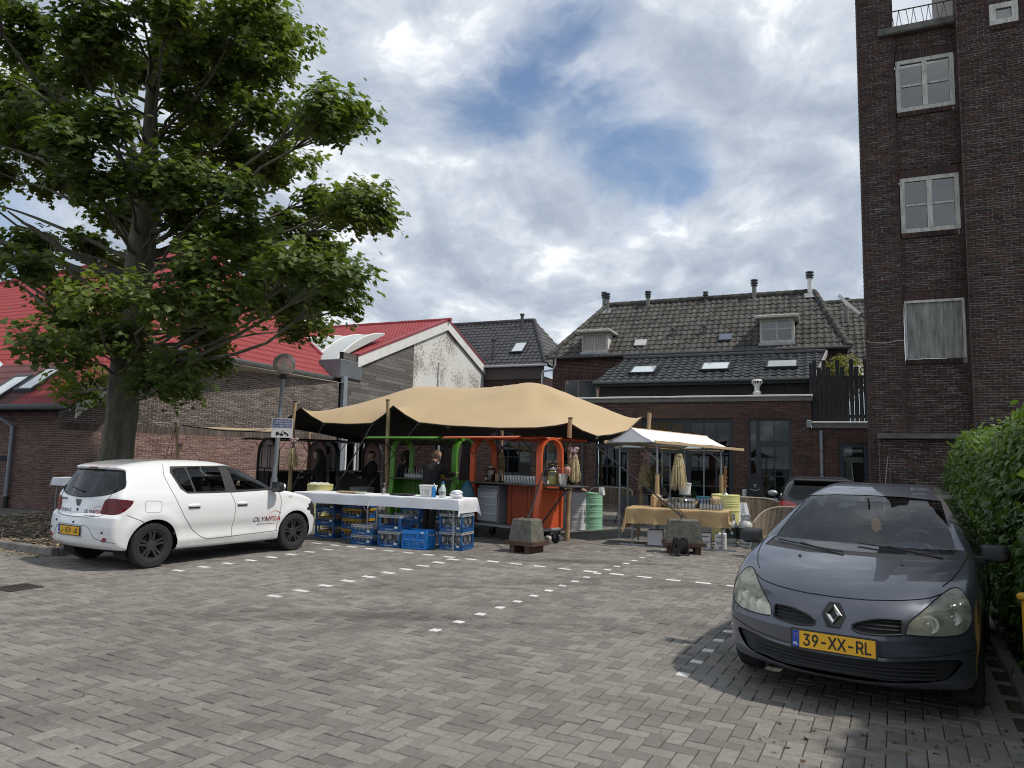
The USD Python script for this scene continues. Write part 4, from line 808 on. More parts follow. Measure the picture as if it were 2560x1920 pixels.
# ---- brick tower at the right
TW = Fr(V * 19.6, -UD); tw = thing('brick_tower', 'tall dark brick tower with white framed windows and a boarded opening', 'tower', TW.o, TW.rz)
tx = lambda px, py, y=0.0: float(TW.px(px, py, y)[0]); tz = lambda px, py, y=0.0: float(TW.px(px, py, y)[1])
TL = np.mean([tx(2143, 72), tx(2158, 600), tx(2172, 1000)]); TP0 = np.mean([tx(2239, 290), tx(2262, 890)]); TP1 = np.mean([tx(2389, 260), tx(2424, 890)]); TR0 = TP1 + .02; TRX = TR0 + 4.6
PY = .06                                       # the window bay lies a little behind the pier, the right wall well in front
wins = []
for (c, b) in (((2238, 154), (2391, 260)), ((2249, 447), (2407, 570)), ((2260, 753), (2421, 893))):
 zt_ = (tz(c[0] + 4, c[1], PY) + 0) ; wins.append((tx(c[0] + 2, c[1] + 60, PY), tx(b[0] - 4, b[1] - 60, PY), tz(b[0], b[1], PY), zt_))
wins = [(max(a, TP0 + .03), min(b, TP1 - .02), z0, z1) for a, b, z0, z1 in wins]
ZO = tz(2300, 62, PY); ZLEDGE = tz(2300, 1092); ZTOP = ZO + 3.0
RY = -.30
brick_wall(tw, TW, sbox(TL, 0, TP0, ZTOP), 0.0, MB_TOW, MMORTD, seed=21, nparts=90, back=.45, rough_edge=.6, wall_name='pier')
pol = sbox(TP0, 0, TP1 + .05, ZO - .2); rng = np.random.default_rng(2)
for a, b, z0, z1 in wins: pol = pol.difference(sbox(a - .02, z0 - .14, b + .02, z1 + .22))
brick_wall(tw, TW, pol, PY, MB_TOW, MMORTD, seed=22, nparts=200, back=.30, rough_edge=.6, wall_name='bay_wall')
small = (tx(2473, 50, RY), tx(2545, 40, RY), tz(2510, 60, RY), tz(2510, 8, RY))
brick_wall(tw, TW, sbox(TR0, 0, TRX, ZTOP).difference(sbox(small[0], small[2], small[1], small[3])), RY, MB_TOW, MMORT, seed=23, nparts=300, back=3.5, rough_edge=.6, wall_name='main_wall')
bx = MB(); r2 = np.random.default_rng(7)
for r in range(int(ZTOP / .061)):
 for k in range(2): bx.obox((TR0 - .008, RY + .02 + k * .16 + (.05 if r % 2 else 0), r * .061), (.012, 0, 0), (0, .14, 0), (0, 0, .05), r2.random())
obj('reveal_bricks', bx, MB_TOW, tw, toned=True, kind='stuff')
sdk = MB()
for r in range(int(ZTOP / .061)):
 for k in range(2): sdk.obox((TL - .008, .01 + k * .22 + (.08 if r % 2 else 0), r * .061), (.012, 0, 0), (0, .20, 0), (0, 0, .05), r2.random())
obj('side_bricks', sdk, MB_TOW, tw, toned=True, kind='stuff')
for i, (a, b, z0, z1) in enumerate(wins):
 soldier(tw, a - .02, b + .02, z1, z1 + .21, PY, MB_TOW, rng); obj('lintel_core', MB().obox((a - .02, PY + .004, z1), (b - a + .04, 0, 0), (0, .29, 0), (0, 0, .21)), MMORTD, tw)
 for k in range(int((b - a) / .11)): obj('sill_brick', MB().obox((a + k * .11 + .004, PY - .035, z0 - .135), (.10, 0, 0), (0, .25, 0), (0, 0, .12), rng.random()), MB_TOW, tw, toned=True)
 if i < 2:
  wd = window(tw, a, b, z0, z1, 2, 2, PY + .05, MWOODW, MGLASSD, .10, .045, depth=.10, back=MDARK)
  obj('mullion', MB().obox(((a + b) / 2 - .055, PY - .01, z0 + .1), (.11, 0, 0), (0, .09, 0), (0, 0, z1 - z0 - .2)), MWOODW, wd)
  if i == 1:      # a tilted, broken upper pane
   m = MB(); cx = (a + b) / 2 + .06; m.add([(cx, PY + .12, z1 - .16), (b - .1, PY + .12, z1 - .5), (b - .1, PY + .13, z1 - .56), (cx, PY + .13, (z0 + z1) / 2)], [[0, 1, 2, 3]]); obj('broken_pane', m, M('dusty_sheet', (.30, .30, .30), .3, .1), wd)
 else:
  fr_ = MB()
  for c in ((a, a + .045, z0, z1), (b - .045, b, z0, z1), (a + .045, b - .045, z1 - .06, z1)): fr_.obox((c[0], PY - .02, c[2]), (c[1] - c[0], 0, 0), (0, .08, 0), (0, 0, c[3] - c[2]))
  obj('boarded_frame', fr_, MWOODW, tw); obj('plywood_sheet', MB().obox((a + .045, PY + .02, z0), (b - a - .09, 0, 0), (0, .02, 0), (0, 0, z1 - z0 - .06)), M('wet_plywood', (0.15, 0.145, 0.13), 0.85, 0.55, 5, 0.003, 30, stretch=(3.5, 3.5, .35), col2=(0.30, 0.295, 0.27), detail=7), tw, label='grey weathered plywood sheet closing the lowest opening')
a, b, z0, z1 = small; w_ = window(tw, a, b, z0, z1, 1, 1, RY + .0, MWOODW, MGLASSD, .13, depth=.10, back=MDARK, name='small_window'); window(w_, a + .14, b - .14, z0 + .14, z1 - .14, 1, 1, RY + .05, MWOODW, MGLASSD, .06, depth=.06, name='inner_frame') if False else None
for k in range(int((b - a) / .11)): obj('sill_brick', MB().obox((a + k * .11 + .004, RY - .035, z0 - .12), (.10, 0, 0), (0, .25, 0), (0, 0, .115), rng.random()), MB_TOW, tw, toned=True)
MCONC = M('old_concrete', (0.075, 0.072, 0.066), 0.95, 0.45, 4, 0.01, 25, col2=(0.15, 0.145, 0.13))
obj('parapet_slab', MB().rbox(((TP0 + TP1) / 2 - .10, PY + .12, ZO - .10), (TP1 - TP0 + .52, .62, .20), .03), MCONC, tw)
rl = MB(); ra, rb, zr = TP0 - .0, TP1 + .02, ZO + .62; rl.tube([(ra, PY + .2, zr), (rb, PY + .2, zr)], .016, 6)
for k in range(8):
 a = ra + (rb - ra) * k / 8; rl.tube([(a, PY + .2, zr), (a + (rb - ra) / 16, PY + .2, ZO)], .008, 5); rl.tube([(a + (rb - ra) / 16, PY + .2, ZO), (a + (rb - ra) / 8, PY + .2, zr)], .008, 5) if k % 2 == 0 else None
obj('railing', rl, M('rusty_iron', (0.08, 0.06, 0.05), 0.8, 0.4, 20), tw)
LX = tx(2193, 1090); plx = TP1 + .05
obj('ledge', MB().rbox(((LX + plx) / 2 + .1, -.17, ZLEDGE), (plx - LX + .2, .42, .13), .02), MCONC, tw)
brick_wall(tw, TW, sbox(tx(2199, 1150, -.2), 0, TP1 + .2, ZLEDGE - .07), -.20, MB_TOW, MMORTD, seed=26, nparts=80, back=.19, rough_edge=.8, wall_name='plinth')
cb = MB(); cb.tube([TW.inv(on(*p, TW.out((0, -.02, 0)), TW.R[:, 1])) for p in ((2166, 852), (2176, 857), (2213, 858), (2240, 852), (2266, 851))], .011, 5); obj('cable', cb, M('pale_cable', (.35, .33, .30), .7, .1), tw)
cp = MB(); cp.tube([TW.inv(on(*p, TW.out((0, -.22, 0)), TW.R[:, 1])) for p in ((2220, 1140), (2216, 1180), (2213, 1215), (2210, 1300))], .009, 5); obj('cable', cp, M('pale_cable', (.35, .33, .30), .7, .1), tw)
cr = MB()
for k in range(3): cr.box((TL + .5, .2, ZTOP - .3 + .09 * k), (1.15 + .1 * k, .6 + .1 * k, .09))
a = F.out(np.array([*[0, 0], 0])); P0 = on(2163, 810, TW.o, TW.R[:, 1]); wl = thing('wall_lamp', 'slanting old street lamp head on a rusty bracket at the tower corner', 'lamp', P0)
q = [on(x, y, P0, TW.R[:, 1]) - P0 for x, y in ((2097, 738), (2120, 762), (2150, 785), (2166, 800))]
m = MB(); m.tube(q[:3], [.07, .09, .06], 8, flat=.6); obj('lamp_head', m, MWHITE, wl); obj('arm', MB().tube(q[2:] + [on(2163, 850, P0, TW.R[:, 1]) - P0], .03, 6), M('rusty_iron', (0.08, 0.06, 0.05), 0.8, 0.4, 20), wl)
# ---- hall with the red sheet roof at the left
mN = np.array([.7912, -.6115, 0]); C0 = on(135, 1150, mN * -21.25, mN); C0[2] = 0
HL = Fr(C0, math.atan2(.7912, .6115)); hl = thing('red_roof_hall', 'brick hall with a wide red sheet metal roof behind the maple', 'hall', HL.o, HL.rz)
hp = lambda px, py, y=0.0: HL.px(px, py, y)
XE = hp(843, 1050)[0]; ZB = 2.62; ZG = float(np.mean([hp(500, 912)[1], hp(838, 956)[1]])); xv = hp(378, 880)[0]; ZS = float(np.mean([hp(338.7, 1060)[1], hp(830, 1090)[1]]))
gab = Polygon([(0, ZS), (XE, ZS), (XE, ZG), (xv, ZG), (0.0, ZB - .25 if ZB - .25 > ZS else ZS)])
low = sbox(0, 0, XE, ZS - .22)
brick_wall(hl, HL, low, 0.0, MB_HAL, MMORTL, seed=31, nparts=300, back=.3, wall_name='lower_wall', proud=.008)
brick_wall(hl, HL, gab, 0.0, MB_HAU, MMORTL, seed=32, nparts=300, back=.3, wall_name='upper_wall', brick='grey_brick', proud=.008)
ns = int(XE / .061); obj('band_core', MB().obox((0, .003, ZS - .22), (XE, 0, 0), (0, .29, 0), (0, 0, .22)), MMORTL, hl)
rng = np.random.default_rng(5)
soldier(hl, 0.0, XE, ZS - .22, ZS, 0.0, MB_HAU, rng, proud=.009)
LW = Fr(C0, -UD); lx0 = -13.0
MB_HALD = brick_mat('brick_hall_front', (0.090, 0.046, 0.040), (0.125, 0.064, 0.054), (0.165, 0.086, 0.074))
def in_hl(P): return HL.inv(LW.out(P))
hf = thing('hall_front', 'dark brick front wall of the hall under the left eave', 'wall', LW.o, LW.rz)
brick_wall(hf, LW, sbox(lx0, 0, -.005, 2.75), 0.0, MB_HALD, MMORT, seed=33, nparts=200, back=.3, wall_name='front_wall', proud=.008)
obj('vent_opening', MB().obox((LW.px(0, 1150)[0] - .6, -.02, LW.px(10, 1152)[1]), (LW.px(18, 1150)[0] - LW.px(0, 1150)[0] + .6, 0, 0), (0, .05, 0), (0, 0, .14)), MDARK, hf)
OH = .45; ZEV = 2.78; PL = math.radians(39.5); OL = C0 - V * OH + np.array([0, 0, ZEV]); EL = np.array([U[0], U[1], 0]); SL = V * math.cos(PL) + ZZ * math.sin(PL); NL = -V * math.sin(PL) + ZZ * math.cos(PL)
def rl_(px, py, O, ex, es, n): q = on(px, py, O, n) - O; return (float(q @ ex), float(q @ es))
AP = None
PR_ = math.radians(40); Pg = at(592, 900.7, 22.9); OR = Pg.copy(); ER = V.copy(); SR = -U * math.cos(PR_) + ZZ * math.sin(PR_); NR_ = U * math.sin(PR_) + ZZ * math.cos(PR_)
qL = [rl_(-60, 1039, OL, EL, SL, NL), rl_(143, 1043, OL, EL, SL, NL), rl_(378, 868, OL, EL, SL, NL), rl_(519, 612, OL, EL, SL, NL), rl_(134, 693, OL, EL, SL, NL), rl_(-60, 730, OL, EL, SL, NL)]
qL[0] = (qL[0][0] - 2.5, 0); qL[1] = (qL[1][0], 0); qL[5] = (qL[5][0] - 2.5, qL[5][1])
xl0 = qL[0][0]
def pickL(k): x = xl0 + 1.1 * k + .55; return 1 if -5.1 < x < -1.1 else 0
rl0 = thing('hall_roof', 'broad red sheet metal roof over the hall, darker band at the eave', 'roof', (0, 0, 0))
band = 2.2
low_p = [qL[0], qL[1], tuple(np.array(qL[1]) + (np.array(qL[2]) - np.array(qL[1])) * min(1, band / (qL[2][1] - qL[1][1]))), (qL[0][0], band)]
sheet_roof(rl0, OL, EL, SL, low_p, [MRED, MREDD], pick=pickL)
p_hi = low_p[2]
up_p = [(qL[0][0], low_p[2][1]), p_hi, qL[2], qL[3], qL[4], qL[5]] if p_hi[1] < qL[2][1] - .05 else [(qL[0][0], p_hi[1]), qL[2], qL[3], qL[4], qL[5]]
hull = list(Polygon(up_p).convex_hull.exterior.coords)[:-1]
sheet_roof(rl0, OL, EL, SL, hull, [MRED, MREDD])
MRDG = M('red_flashing', (0.26, 0.03, 0.035), 0.5, 0.1, 2)
d3 = lambda q, O, ex, es, n, h=.05: O + ex * q[0] + es * q[1] + n * h
ridge_caps(rl0, d3(qL[5], OL, EL, SL, NL), d3(qL[3], OL, EL, SL, NL), MRDG, .10, 1.0, rng, 'ridge_cap')
obj('eaves_gutter', MB().tube([d3((qL[0][0], -.06), OL, EL, SL, NL, -.02), d3((qL[1][0] + .02, -.06), OL, EL, SL, NL, -.02)], .085, 10), MGUT, rl0, smooth=40)
obj('soffit', MB().add([d3((qL[0][0], .02), OL, EL, SL, NL, -.06), d3((qL[1][0], .02), OL, EL, SL, NL, -.06), C0 + ZZ * (ZEV - .14), C0 + ZZ * (ZEV - .14) - U * 12], [[0, 1, 2, 3]]), MDARK, rl0)
va, vb = OL + EL * qL[1][0], OL + EL * qL[2][0] + SL * qL[2][1]; vd = vb - va; hn_ = np.array([.7912, -.6115, 0])
obj('verge_board', MB().obox(va + hn_ * .05 - ZZ * .36, vd, hn_ * .04, ZZ * .40), MWHITE, rl0); obj('verge_trim', MB().obox(va - hn_ * .1 + ZZ * .045, vd, hn_ * .21, ZZ * .05), MRDG, rl0)
for cx_, cy_ in ((30, 975), (110, 955)):     # two roof windows lying in the slope
 q = [rl_(cx_ - 12 + dx, cy_ + dy, OL, EL, SL, NL) for dx, dy in ((0, 0),)][0]; a0, s0 = q[0] - .35, q[1] - .55; fr_ = MB()
 for a, b, c, d in ((0, .78, 0, .07), (0, .78, 1.11, 1.18), (0, .07, .07, 1.11), (.71, .78, .07, 1.11)): fr_.obox(d3((a0 + a, s0 + c), OL, EL, SL, NL, .0), EL * (b - a), SL * (d - c), NL * .12)
 s_ = obj('roof_window', fr_, MGUT, rl0); obj('pane', MB().obox(d3((a0 + .07, s0 + .07), OL, EL, SL, NL, .09), EL * .64, SL * 1.04, NL * .012), M('skylight_glass', (0.55, 0.6, 0.62), 0.05, 0.03, 2, spec=1.0, coat=1.0), s_)
qR = [rl_(385, 866, OR, ER, SR, NR_), rl_(866, 950, OR, ER, SR, NR_), rl_(519, 612, OR, ER, SR, NR_), rl_(300, 640, OR, ER, SR, NR_)]
qR = [(qR[0][0], 0), (qR[1][0], 0), qR[2]]
rr = thing('hall_roof', 'steep red sheet metal roof slope above the grey brick gable, left of the lamp', 'roof', (0, 0, 0))
sheet_roof(rr, OR, ER, SR, qR, [MRED, MREDD])
ga, gb = OR + ER * (qR[0][0] - .1) + NR_ * -.03, OR + ER * (qR[1][0] + .15) + NR_ * -.03
obj('gutter', MB().tube([ga + U * .05, gb + U * .05], .085, 10), MGUT, rr, smooth=40)
obj('verge_cap', MB().tube([OR + ER * (qR[1][0]) + NR_ * .03, OR + ER * qR[2][0] + SR * qR[2][1] + NR_ * .03], .09, 8), MRDG, rr)
obj('verge_flashing', MB().obox(OR + ER * (qR[1][0] + .02) - NR_ * .25, ER * qR[2][0] - ER * qR[1][0] + SR * qR[2][1], ER * .02, NR_ * .26), MZINC, rr)
sof = MB(); wa, wb = HL.out((hp(470, 912)[0], -.01, ZG)), HL.out((XE, -.01, ZG)); sof.add([ga - ZZ * .1, gb - ZZ * .1, wb, wa], [[0, 1, 2, 3]]); sof.add([ga - ZZ * .1, gb - ZZ * .1, gb - ZZ * .02, ga - ZZ * .02], [[0, 1, 2, 3]]); obj('soffit', sof, M('cream_soffit', (0.52, 0.50, 0.43), 0.8, 0.08, 2), rr)
dp = MB(); a = LW.inv(gp(108, 1265)); px_ = a[0]
dp.tube([(px_ - .18, -OH - .02, 2.68), (px_ - .18, -OH - .0, 2.5), (px_ - .05, -.25, 2.36), (px_ + .0, -.09, 2.22), (px_, -.09, .30)], .05, 10); hpipe = obj('drainpipe', dp, MPIPE, hf, smooth=40); obj('pipe_shoe', MB().lathe([(.065, 0), (.065, .32)], 12, (px_, -.09, 0)), MIRON, hf)
for z in (1.9, .32): obj('pipe_bracket', MB().lathe([(.06, 0), (.06, .03)], 12, (px_, -.09, z)), MZINC, hf)
# ---- gabled wing: timber boarding and a gable with flaking white paint
XG = XL + .05; GW = Fr(F.out((XG, 0, 0)), -UD + math.pi / 2)     # local x runs back along the gable, local y to the left
gx_ = lambda px, py, y=0.0: float(GW.px(px, py, y)[0]); gz_ = lambda px, py, y=0.0: float(GW.px(px, py, y)[1])
gw = thing('gabled_wing', 'gabled wing with grey timber boarding and a flaking white gable under a red roof', 'building', GW.o, GW.rz)
tl, tp_, tr_ = gx_(903, 905), gx_(1112, 800), gx_(1256, 954); half = (tr_ - tl) / 2; tp_ = tl + half; zp = gz_(1112, 800); ze = gz_(901, 908) * .5 + gz_(1256, 954) * .5; tpl = gx_(1034, 900)
slope = (zp - ze) / half; top_at = lambda t: zp - abs(t - tp_) * slope
MPEEL = None
def peel():
 n = {'tc': ('texture_coordinate', {}), 'mp': ('mapping', {}), 'bk': ('brick_texture', {'color1': (0.20, 0.185, 0.165), 'color2': (0.27, 0.25, 0.22), 'mortar': (0.36, 0.34, 0.31), 'scale': 1.0, 'mortar_size': 0.008, 'brick_width': 0.22, 'row_height': 0.062}),
         'nz': ('noise_texture', {'scale': 8.0, 'detail': 10.0, 'roughness': 0.72, 'distortion': 0.2}), 'nb': ('noise_texture', {'scale': 0.55, 'detail': 3.0}),
         'ad': ('math', {'math_type': 'multiply_add', 'value2': 0.7}), 'rp': ('rgb_ramp', {'ramp': [(0.76, (0, 0, 0)), (0.87, (1, 1, 1))]}), 'mx': ('mix', {'color2': (0.66, 0.66, 0.63)}),
         'b': ('bump', {'strength': 0.7, 'distance': 0.006}), 'p': ('principled_bsdf', {'roughness': 0.85})}
 n['sw'] = ('separate_xyz', {}); n['cw'] = ('combine_xyz', {})
 l = [('tc.object', 'sw.vector'), ('sw.x', 'cw.x'), ('sw.z', 'cw.y'), ('cw.vector', 'bk.vector'), ('tc.object', 'nz.vector'), ('tc.object', 'nb.vector'), ('nb.fac', 'ad.value1'), ('nz.fac', 'ad.value3'), ('ad.value', 'rp.fac'), ('bk.color', 'mx.color1'), ('rp.color', 'mx.fac'), ('mx.color', 'p.base_color'), ('rp.fac', 'b.height')]
 l = [x for x in l if x[0] != 'rp.fac'] + [('nz.fac', 'b.height'), ('b.normal', 'p.normal')]
 return usdkit.material(stage, '/World/Looks/flaking_paint', n, l, surface='p.BSDF')
MPEEL = peel()
obj('flaking_gable', MB().poly([(tpl, 0), (tr_, 0), (tr_, ze), (tp_, zp), (tpl, top_at(tpl))], (0, 0, 0), (1, 0, 0), (0, 0, 1), th=.2, n=(0, 1, 0)), MPEEL, gw)
MPLK = M('grey_boarding', (0.105, 0.098, 0.090), 0.85, 0.4, 8, 0.003, 50, stretch=(1, 1, 5), tone=0.35, col2=(0.19, 0.175, 0.16))
rng = np.random.default_rng(44); tb = gx_(853, 1000); r = 0; ph = .155; ops = []
while r * ph < zp:
 z = r * ph; x = tb + (rng.random() * 2.0 - 2.0)
 while x < tpl:
  L = rng.uniform(1.8, 3.4); a, b = max(x, tb), min(x + L, tpl - .02); x += L + .004
  if b - a < .05: continue
  zt_ = min(top_at(a), top_at(b)) + (.3 if a < tl else 0)
  pg = Polygon([(a, z), (b - .004, z), (b - .004, z + ph - .008), (a, z + ph - .008)]).intersection(Polygon([(tb - .1, -1), (tpl, -1), (tpl, top_at(tpl) - .12), (tl, ze - .12), (tb - .1, ze - .12)]))
  if pg.is_empty or pg.area < .004: continue
  obj('board', MB().poly(pg, (0, -.02 - rng.random() * .006, 0), (1, 0, 0), (0, 0, 1), th=.03, n=(0, 1, 0), tone=rng.random()), MPLK, gw, toned=True)
 r += 1
obj('board_backing', MB().poly([(tb, 0), (tpl, 0), (tpl, top_at(tpl) - .1), (tl, ze - .1), (tb, ze - .1)], (0, .03, 0), (1, 0, 0), (0, 0, 1), th=.15, n=(0, 1, 0)), MDARK, gw)
for a, b in ((tl - .35, tp_), (tp_, tr_ + .2)):
 A, B = np.array([a, -.12, top_at(a) - .02]), np.array([b, -.12, top_at(b) - .02]); obj('verge_board', MB().obox(A - ZZ * .46, B - A, np.array([0, .04, 0]), ZZ * .46), MWHITE, gw); obj('verge_trim', MB().obox(A - np.array([0, .03, 0]), B - A, np.array([0, .3, 0]), ZZ * .09), MRDG, gw)
obj('white_pipe', MB().tube([(gx_(1095, 930), -.07, 3), (gx_(1095, 930), -.07, gz_(1095, 905))], .05, 8), MWHITE, gw)
L_ = 16.0; EW = np.array([0, 1.0, 0]); pw = math.atan(slope)
SWl = np.array([math.cos(pw), 0, math.sin(pw)]); Ow = np.array([tl - .35, -.15, top_at(tl - .35)]); ln = (tp_ - tl + .35) / math.cos(pw)
wr = thing('wing_roof', 'long red pantile sheet roof of the gabled wing', 'roof', GW.o, GW.rz)
sheet_roof(wr, Ow, EW, SWl, [(0, 0), (L_, 0), (L_, ln), (0, ln)], [MRED])
SWr = np.array([-math.cos(pw), 0, math.sin(pw)]); Owr = np.array([tr_ + .2, -.15, top_at(tr_ + .2)]); lnr = (tr_ + .2 - tp_) / math.cos(pw)
sheet_roof(wr, Owr, EW, SWr, [(0, 0), (L_, 0), (L_, lnr), (0, lnr)], [MRED])
ridge_caps(wr, (tp_, -.2, zp + .04), (tp_, L_, zp + .04), MRDG, .09, 1.1, rng, 'ridge_cap')
obj('rooftop_box', MB().rbox((tp_ + 1.2, 10.5, zp + .1), (2.0, 2.4, 1.5), .05), MWHITE, wr)
CSP = GW.out((gx_(849, 1050), -.14, 0))
cs = thing('steel_column', 'grey steel column standing at the end of the hall wall', 'column', CSP, HL.rz)
obj('shaft', MB().box((0, 0, 2.35), (.18, .18, 4.7)), MPIPE, cs)
ba, bb = gx_(868, 897), gx_(985, 838); bz0, bz1 = gz_(868, 897), gz_(985, 838) + .05; arc = []
for q in np.linspace(0, 1, 13): arc.append((ba + (bb - ba) * (1 - math.cos(q * math.pi / 2)) ** .9 if False else ba + (bb - ba) * q, bz0 + (bz1 - bz0) * q + .34 * math.sin(math.pi * q) ** .8))
bl = thing('barrel_rooflight', 'translucent ribbed barrel rooflight beside the wing roof', 'rooflight', GW.o, GW.rz)
P = np.array([[(x, y, z) for x, z in arc] for y in np.linspace(.5, 9.5, 9)]); obj('glazing', MB().grid(P), M('milky_sheet', (0.46, 0.50, 0.49), 0.3, 0.06, 1, spec=.6), bl, smooth=60)
for y in np.linspace(.5, 9.5, 9): obj('rib', MB().tube([(x, y, z + .015) for x, z in arc], .035, 6), MWHITE, bl)
obj('end_panel', MB().poly([(x, z) for x, z in arc] + [(ba, bz0)], (0, .48, 0), (1, 0, 0), (0, 0, 1), th=.02), M('milky_sheet', (0.46, 0.50, 0.49), 0.3, 0.06, 1, spec=.6), bl)
obj('lead_box', MB().rbox(((gx_(847, 925) + gx_(901, 925)) / 2, .45, (gz_(873, 902) + gz_(873, 948)) / 2), (gx_(901, 925) - gx_(847, 925), 1.1, gz_(873, 902) - gz_(873, 948)), .03), M('lead_grey', (0.14, 0.155, 0.17), 0.55, 0.2, 3, metal=.3), gw)
for a_, b_, zt_, nx in ((857, 884, gz_(870, 1090), 1), (888, 920, gz_(905, 1100), 2)):
 x0, x1 = gx_(a_, 1150), gx_(b_, 1150); window(gw, x0, x1, .05, zt_, nx, 1, -.06, MWHITE if nx == 1 else MPIPE, MGLASS, .09, .06, back=None, zs=[.95], name='glazed_door'); obj('dark_interior', MB().obox((x0, -.028, .05), (x1 - x0, 0, 0), (0, .004, 0), (0, 0, zt_ - .05)), MDARK, gw)
# ---- second tiled house behind the gable
YD = 10.5; h4 = thing('slate_roof_house', 'house with a smooth dark grey tiled roof between the white gable and the old house', 'house', F.o, F.rz)
ZD = zf(1300, 913, YD); OD = np.array([0, YD, ZD]); PD = math.radians(40); ESD = np.array([0, math.cos(PD), math.sin(PD)]); NRD = np.array([0, -math.sin(PD), math.cos(PD)]); rpd = lambda px, py: rp(px, py, OD, NRD, ESD)
q = [rpd(1150, 918), rpd(1366, 911), rpd(1337, 800), rpd(1135, 815)]; sd = (q[2][1] + q[3][1]) / 2; pdd = [(q[0][0] - 3, 0), (q[1][0], 0), (q[2][0], sd), (q[3][0] - 3, sd)]
tile_roof(h4, OD, EX, ESD, pdd, MTILED, .30, .34, .03, seed=15, nparts=200, deck=MDARK)
D3 = lambda a, s_, h=.03: OD + EX * a + ESD * s_ + NRD * h
ridge_caps(h4, D3(*pdd[3]), D3(*pdd[2]), MTILED, .12, .36, rng); ridge_caps(h4, D3(*pdd[1]), D3(*pdd[2]), MTILED, .12, .36, rng, 'hip_tile')
e_, r_ = D3(*pdd[1], 0), D3(*pdd[2], 0); hx = np.array([e_[0], 2 * r_[1] - e_[1], e_[2]]); eh = hx - e_; nh = np.cross(eh, r_ - e_); eh_ = unit(eh); sh = np.cross(unit(nh), eh_); sh = sh if sh[2] > 0 else -sh
tile_roof(h4, e_, eh_, sh, [(0, 0), (np.linalg.norm(eh), 0), (float((r_ - e_) @ eh_), float((r_ - e_) @ sh))], MTILED, .30, .34, .03, seed=16, deck=MDARK)
obj('gutter', MB().tube([(pdd[0][0], YD - .08, ZD - .03), (pdd[1][0] + .05, YD - .08, ZD - .03)], .065, 8), M('zinc_pale', (.35, .36, .37), .5, .1), h4)
obj('fascia', MB().obox((pdd[0][0], YD + .1, ZD - .75), (pdd[1][0] - pdd[0][0] - .2, 0, 0), (0, .1, 0), (0, 0, .68)), M('brown_board', (0.06, 0.045, 0.045), .7, .2, 3), h4)
obj('wall', MB().obox((pdd[0][0], YD + .15, 0), (pdd[1][0] - pdd[0][0] - .25, 0, 0), (0, 6, 0), (0, 0, ZD - .6)), MB_FAC, h4)
c = rpd(1296, 873); fr_ = MB(); a0, s0 = c[0] - .35, c[1] - .5
for a, b, cc, d in ((0, .8, 0, .07), (0, .8, 1.05, 1.12), (0, .07, .07, 1.05), (.73, .8, .07, 1.05)): fr_.obox(OD + EX * (a0 + a) + ESD * (s0 + cc) + NRD * .02, EX * (b - a), ESD * (d - cc), NRD * .12)
s_ = obj('roof_window', fr_, MBLUE, h4); obj('pane', MB().obox(OD + EX * (a0 + .07) + ESD * (s0 + .07) + NRD * .1, EX * .66, ESD * .98, NRD * .01), M('skylight_glass', (0.55, 0.6, 0.62), 0.05, 0.03, 2, spec=1.0, coat=1.0), s_)
for x_, y_, h_ in ((1233, 897, 1.0), (1305, 818, .7)):
 c = rpd(x_, y_); o = D3(*c, 0); obj('flue', MB().lathe([(.10, -.1), (.10, h_), (.15, h_ + .03), (.15, h_ + .10), (0, h_ + .14)], 12, o), MGUT, h4, smooth=40)
# ---- cars
def sdf_poly(P, Q):
 "signed distance (negative inside) of the 2D points P to the closed polygon Q"
 Q = np.asarray(Q, float); n = len(Q); d = np.full(len(P), 1e9); ins = np.zeros(len(P), bool)
 for i in range(n):
  a, b = Q[i], Q[(i + 1) % n]; e = b - a; w = P - a
  t = np.clip((w @ e) / max(e @ e, 1e-12), 0, 1); d = np.minimum(d, ((w - t[:, None] * e) ** 2).sum(1))
  c = (a[1] > P[:, 1]) != (b[1] > P[:, 1])
  with np.errstate(divide='ignore', invalid='ignore'): x = a[0] + (P[:, 1] - a[1]) / (b[1] - a[1]) * (b[0] - a[0])
  ins ^= c & (P[:, 0] < x)
 d = np.sqrt(d); return np.where(ins, -d, d)
def rounded(Q, r, n=6):
 "polygon with its corners rounded"
 pg = Polygon(Q).buffer(-r, quad_segs=n).buffer(r, quad_segs=n)
 return np.array(max(getattr(pg, 'geoms', [pg]), key=lambda g: g.area).exterior.coords)[:-1]
def spline_closed(Q, m=10, sharp=()):
 "Catmull-Rom through the points of a closed outline"
 Q = np.asarray(Q, float); n = len(Q); out = []
 for i in range(n):
  p0, p1, p2, p3 = Q[i - 1], Q[i], Q[(i + 1) % n], Q[(i + 2) % n]
  t1 = np.zeros(2) if i in sharp else (p2 - p0) * .5; t2 = np.zeros(2) if (i + 1) % n in sharp else (p3 - p1) * .5
  if i in sharp: t1 = (p2 - p1) * .8
  if (i + 1) % n in sharp: t2 = (p2 - p1) * .8
  for t in np.arange(m) / m:
   out.append((2 * t ** 3 - 3 * t ** 2 + 1) * p1 + (t ** 3 - 2 * t ** 2 + t) * t1 + (-2 * t ** 3 + 3 * t ** 2) * p2 + (t ** 3 - t ** 2) * t2)
 return np.array(out)
def smax(a, b, k):
 h = np.maximum(k - np.abs(a - b), 0) / k; return np.maximum(a, b) + h * h * k * .25
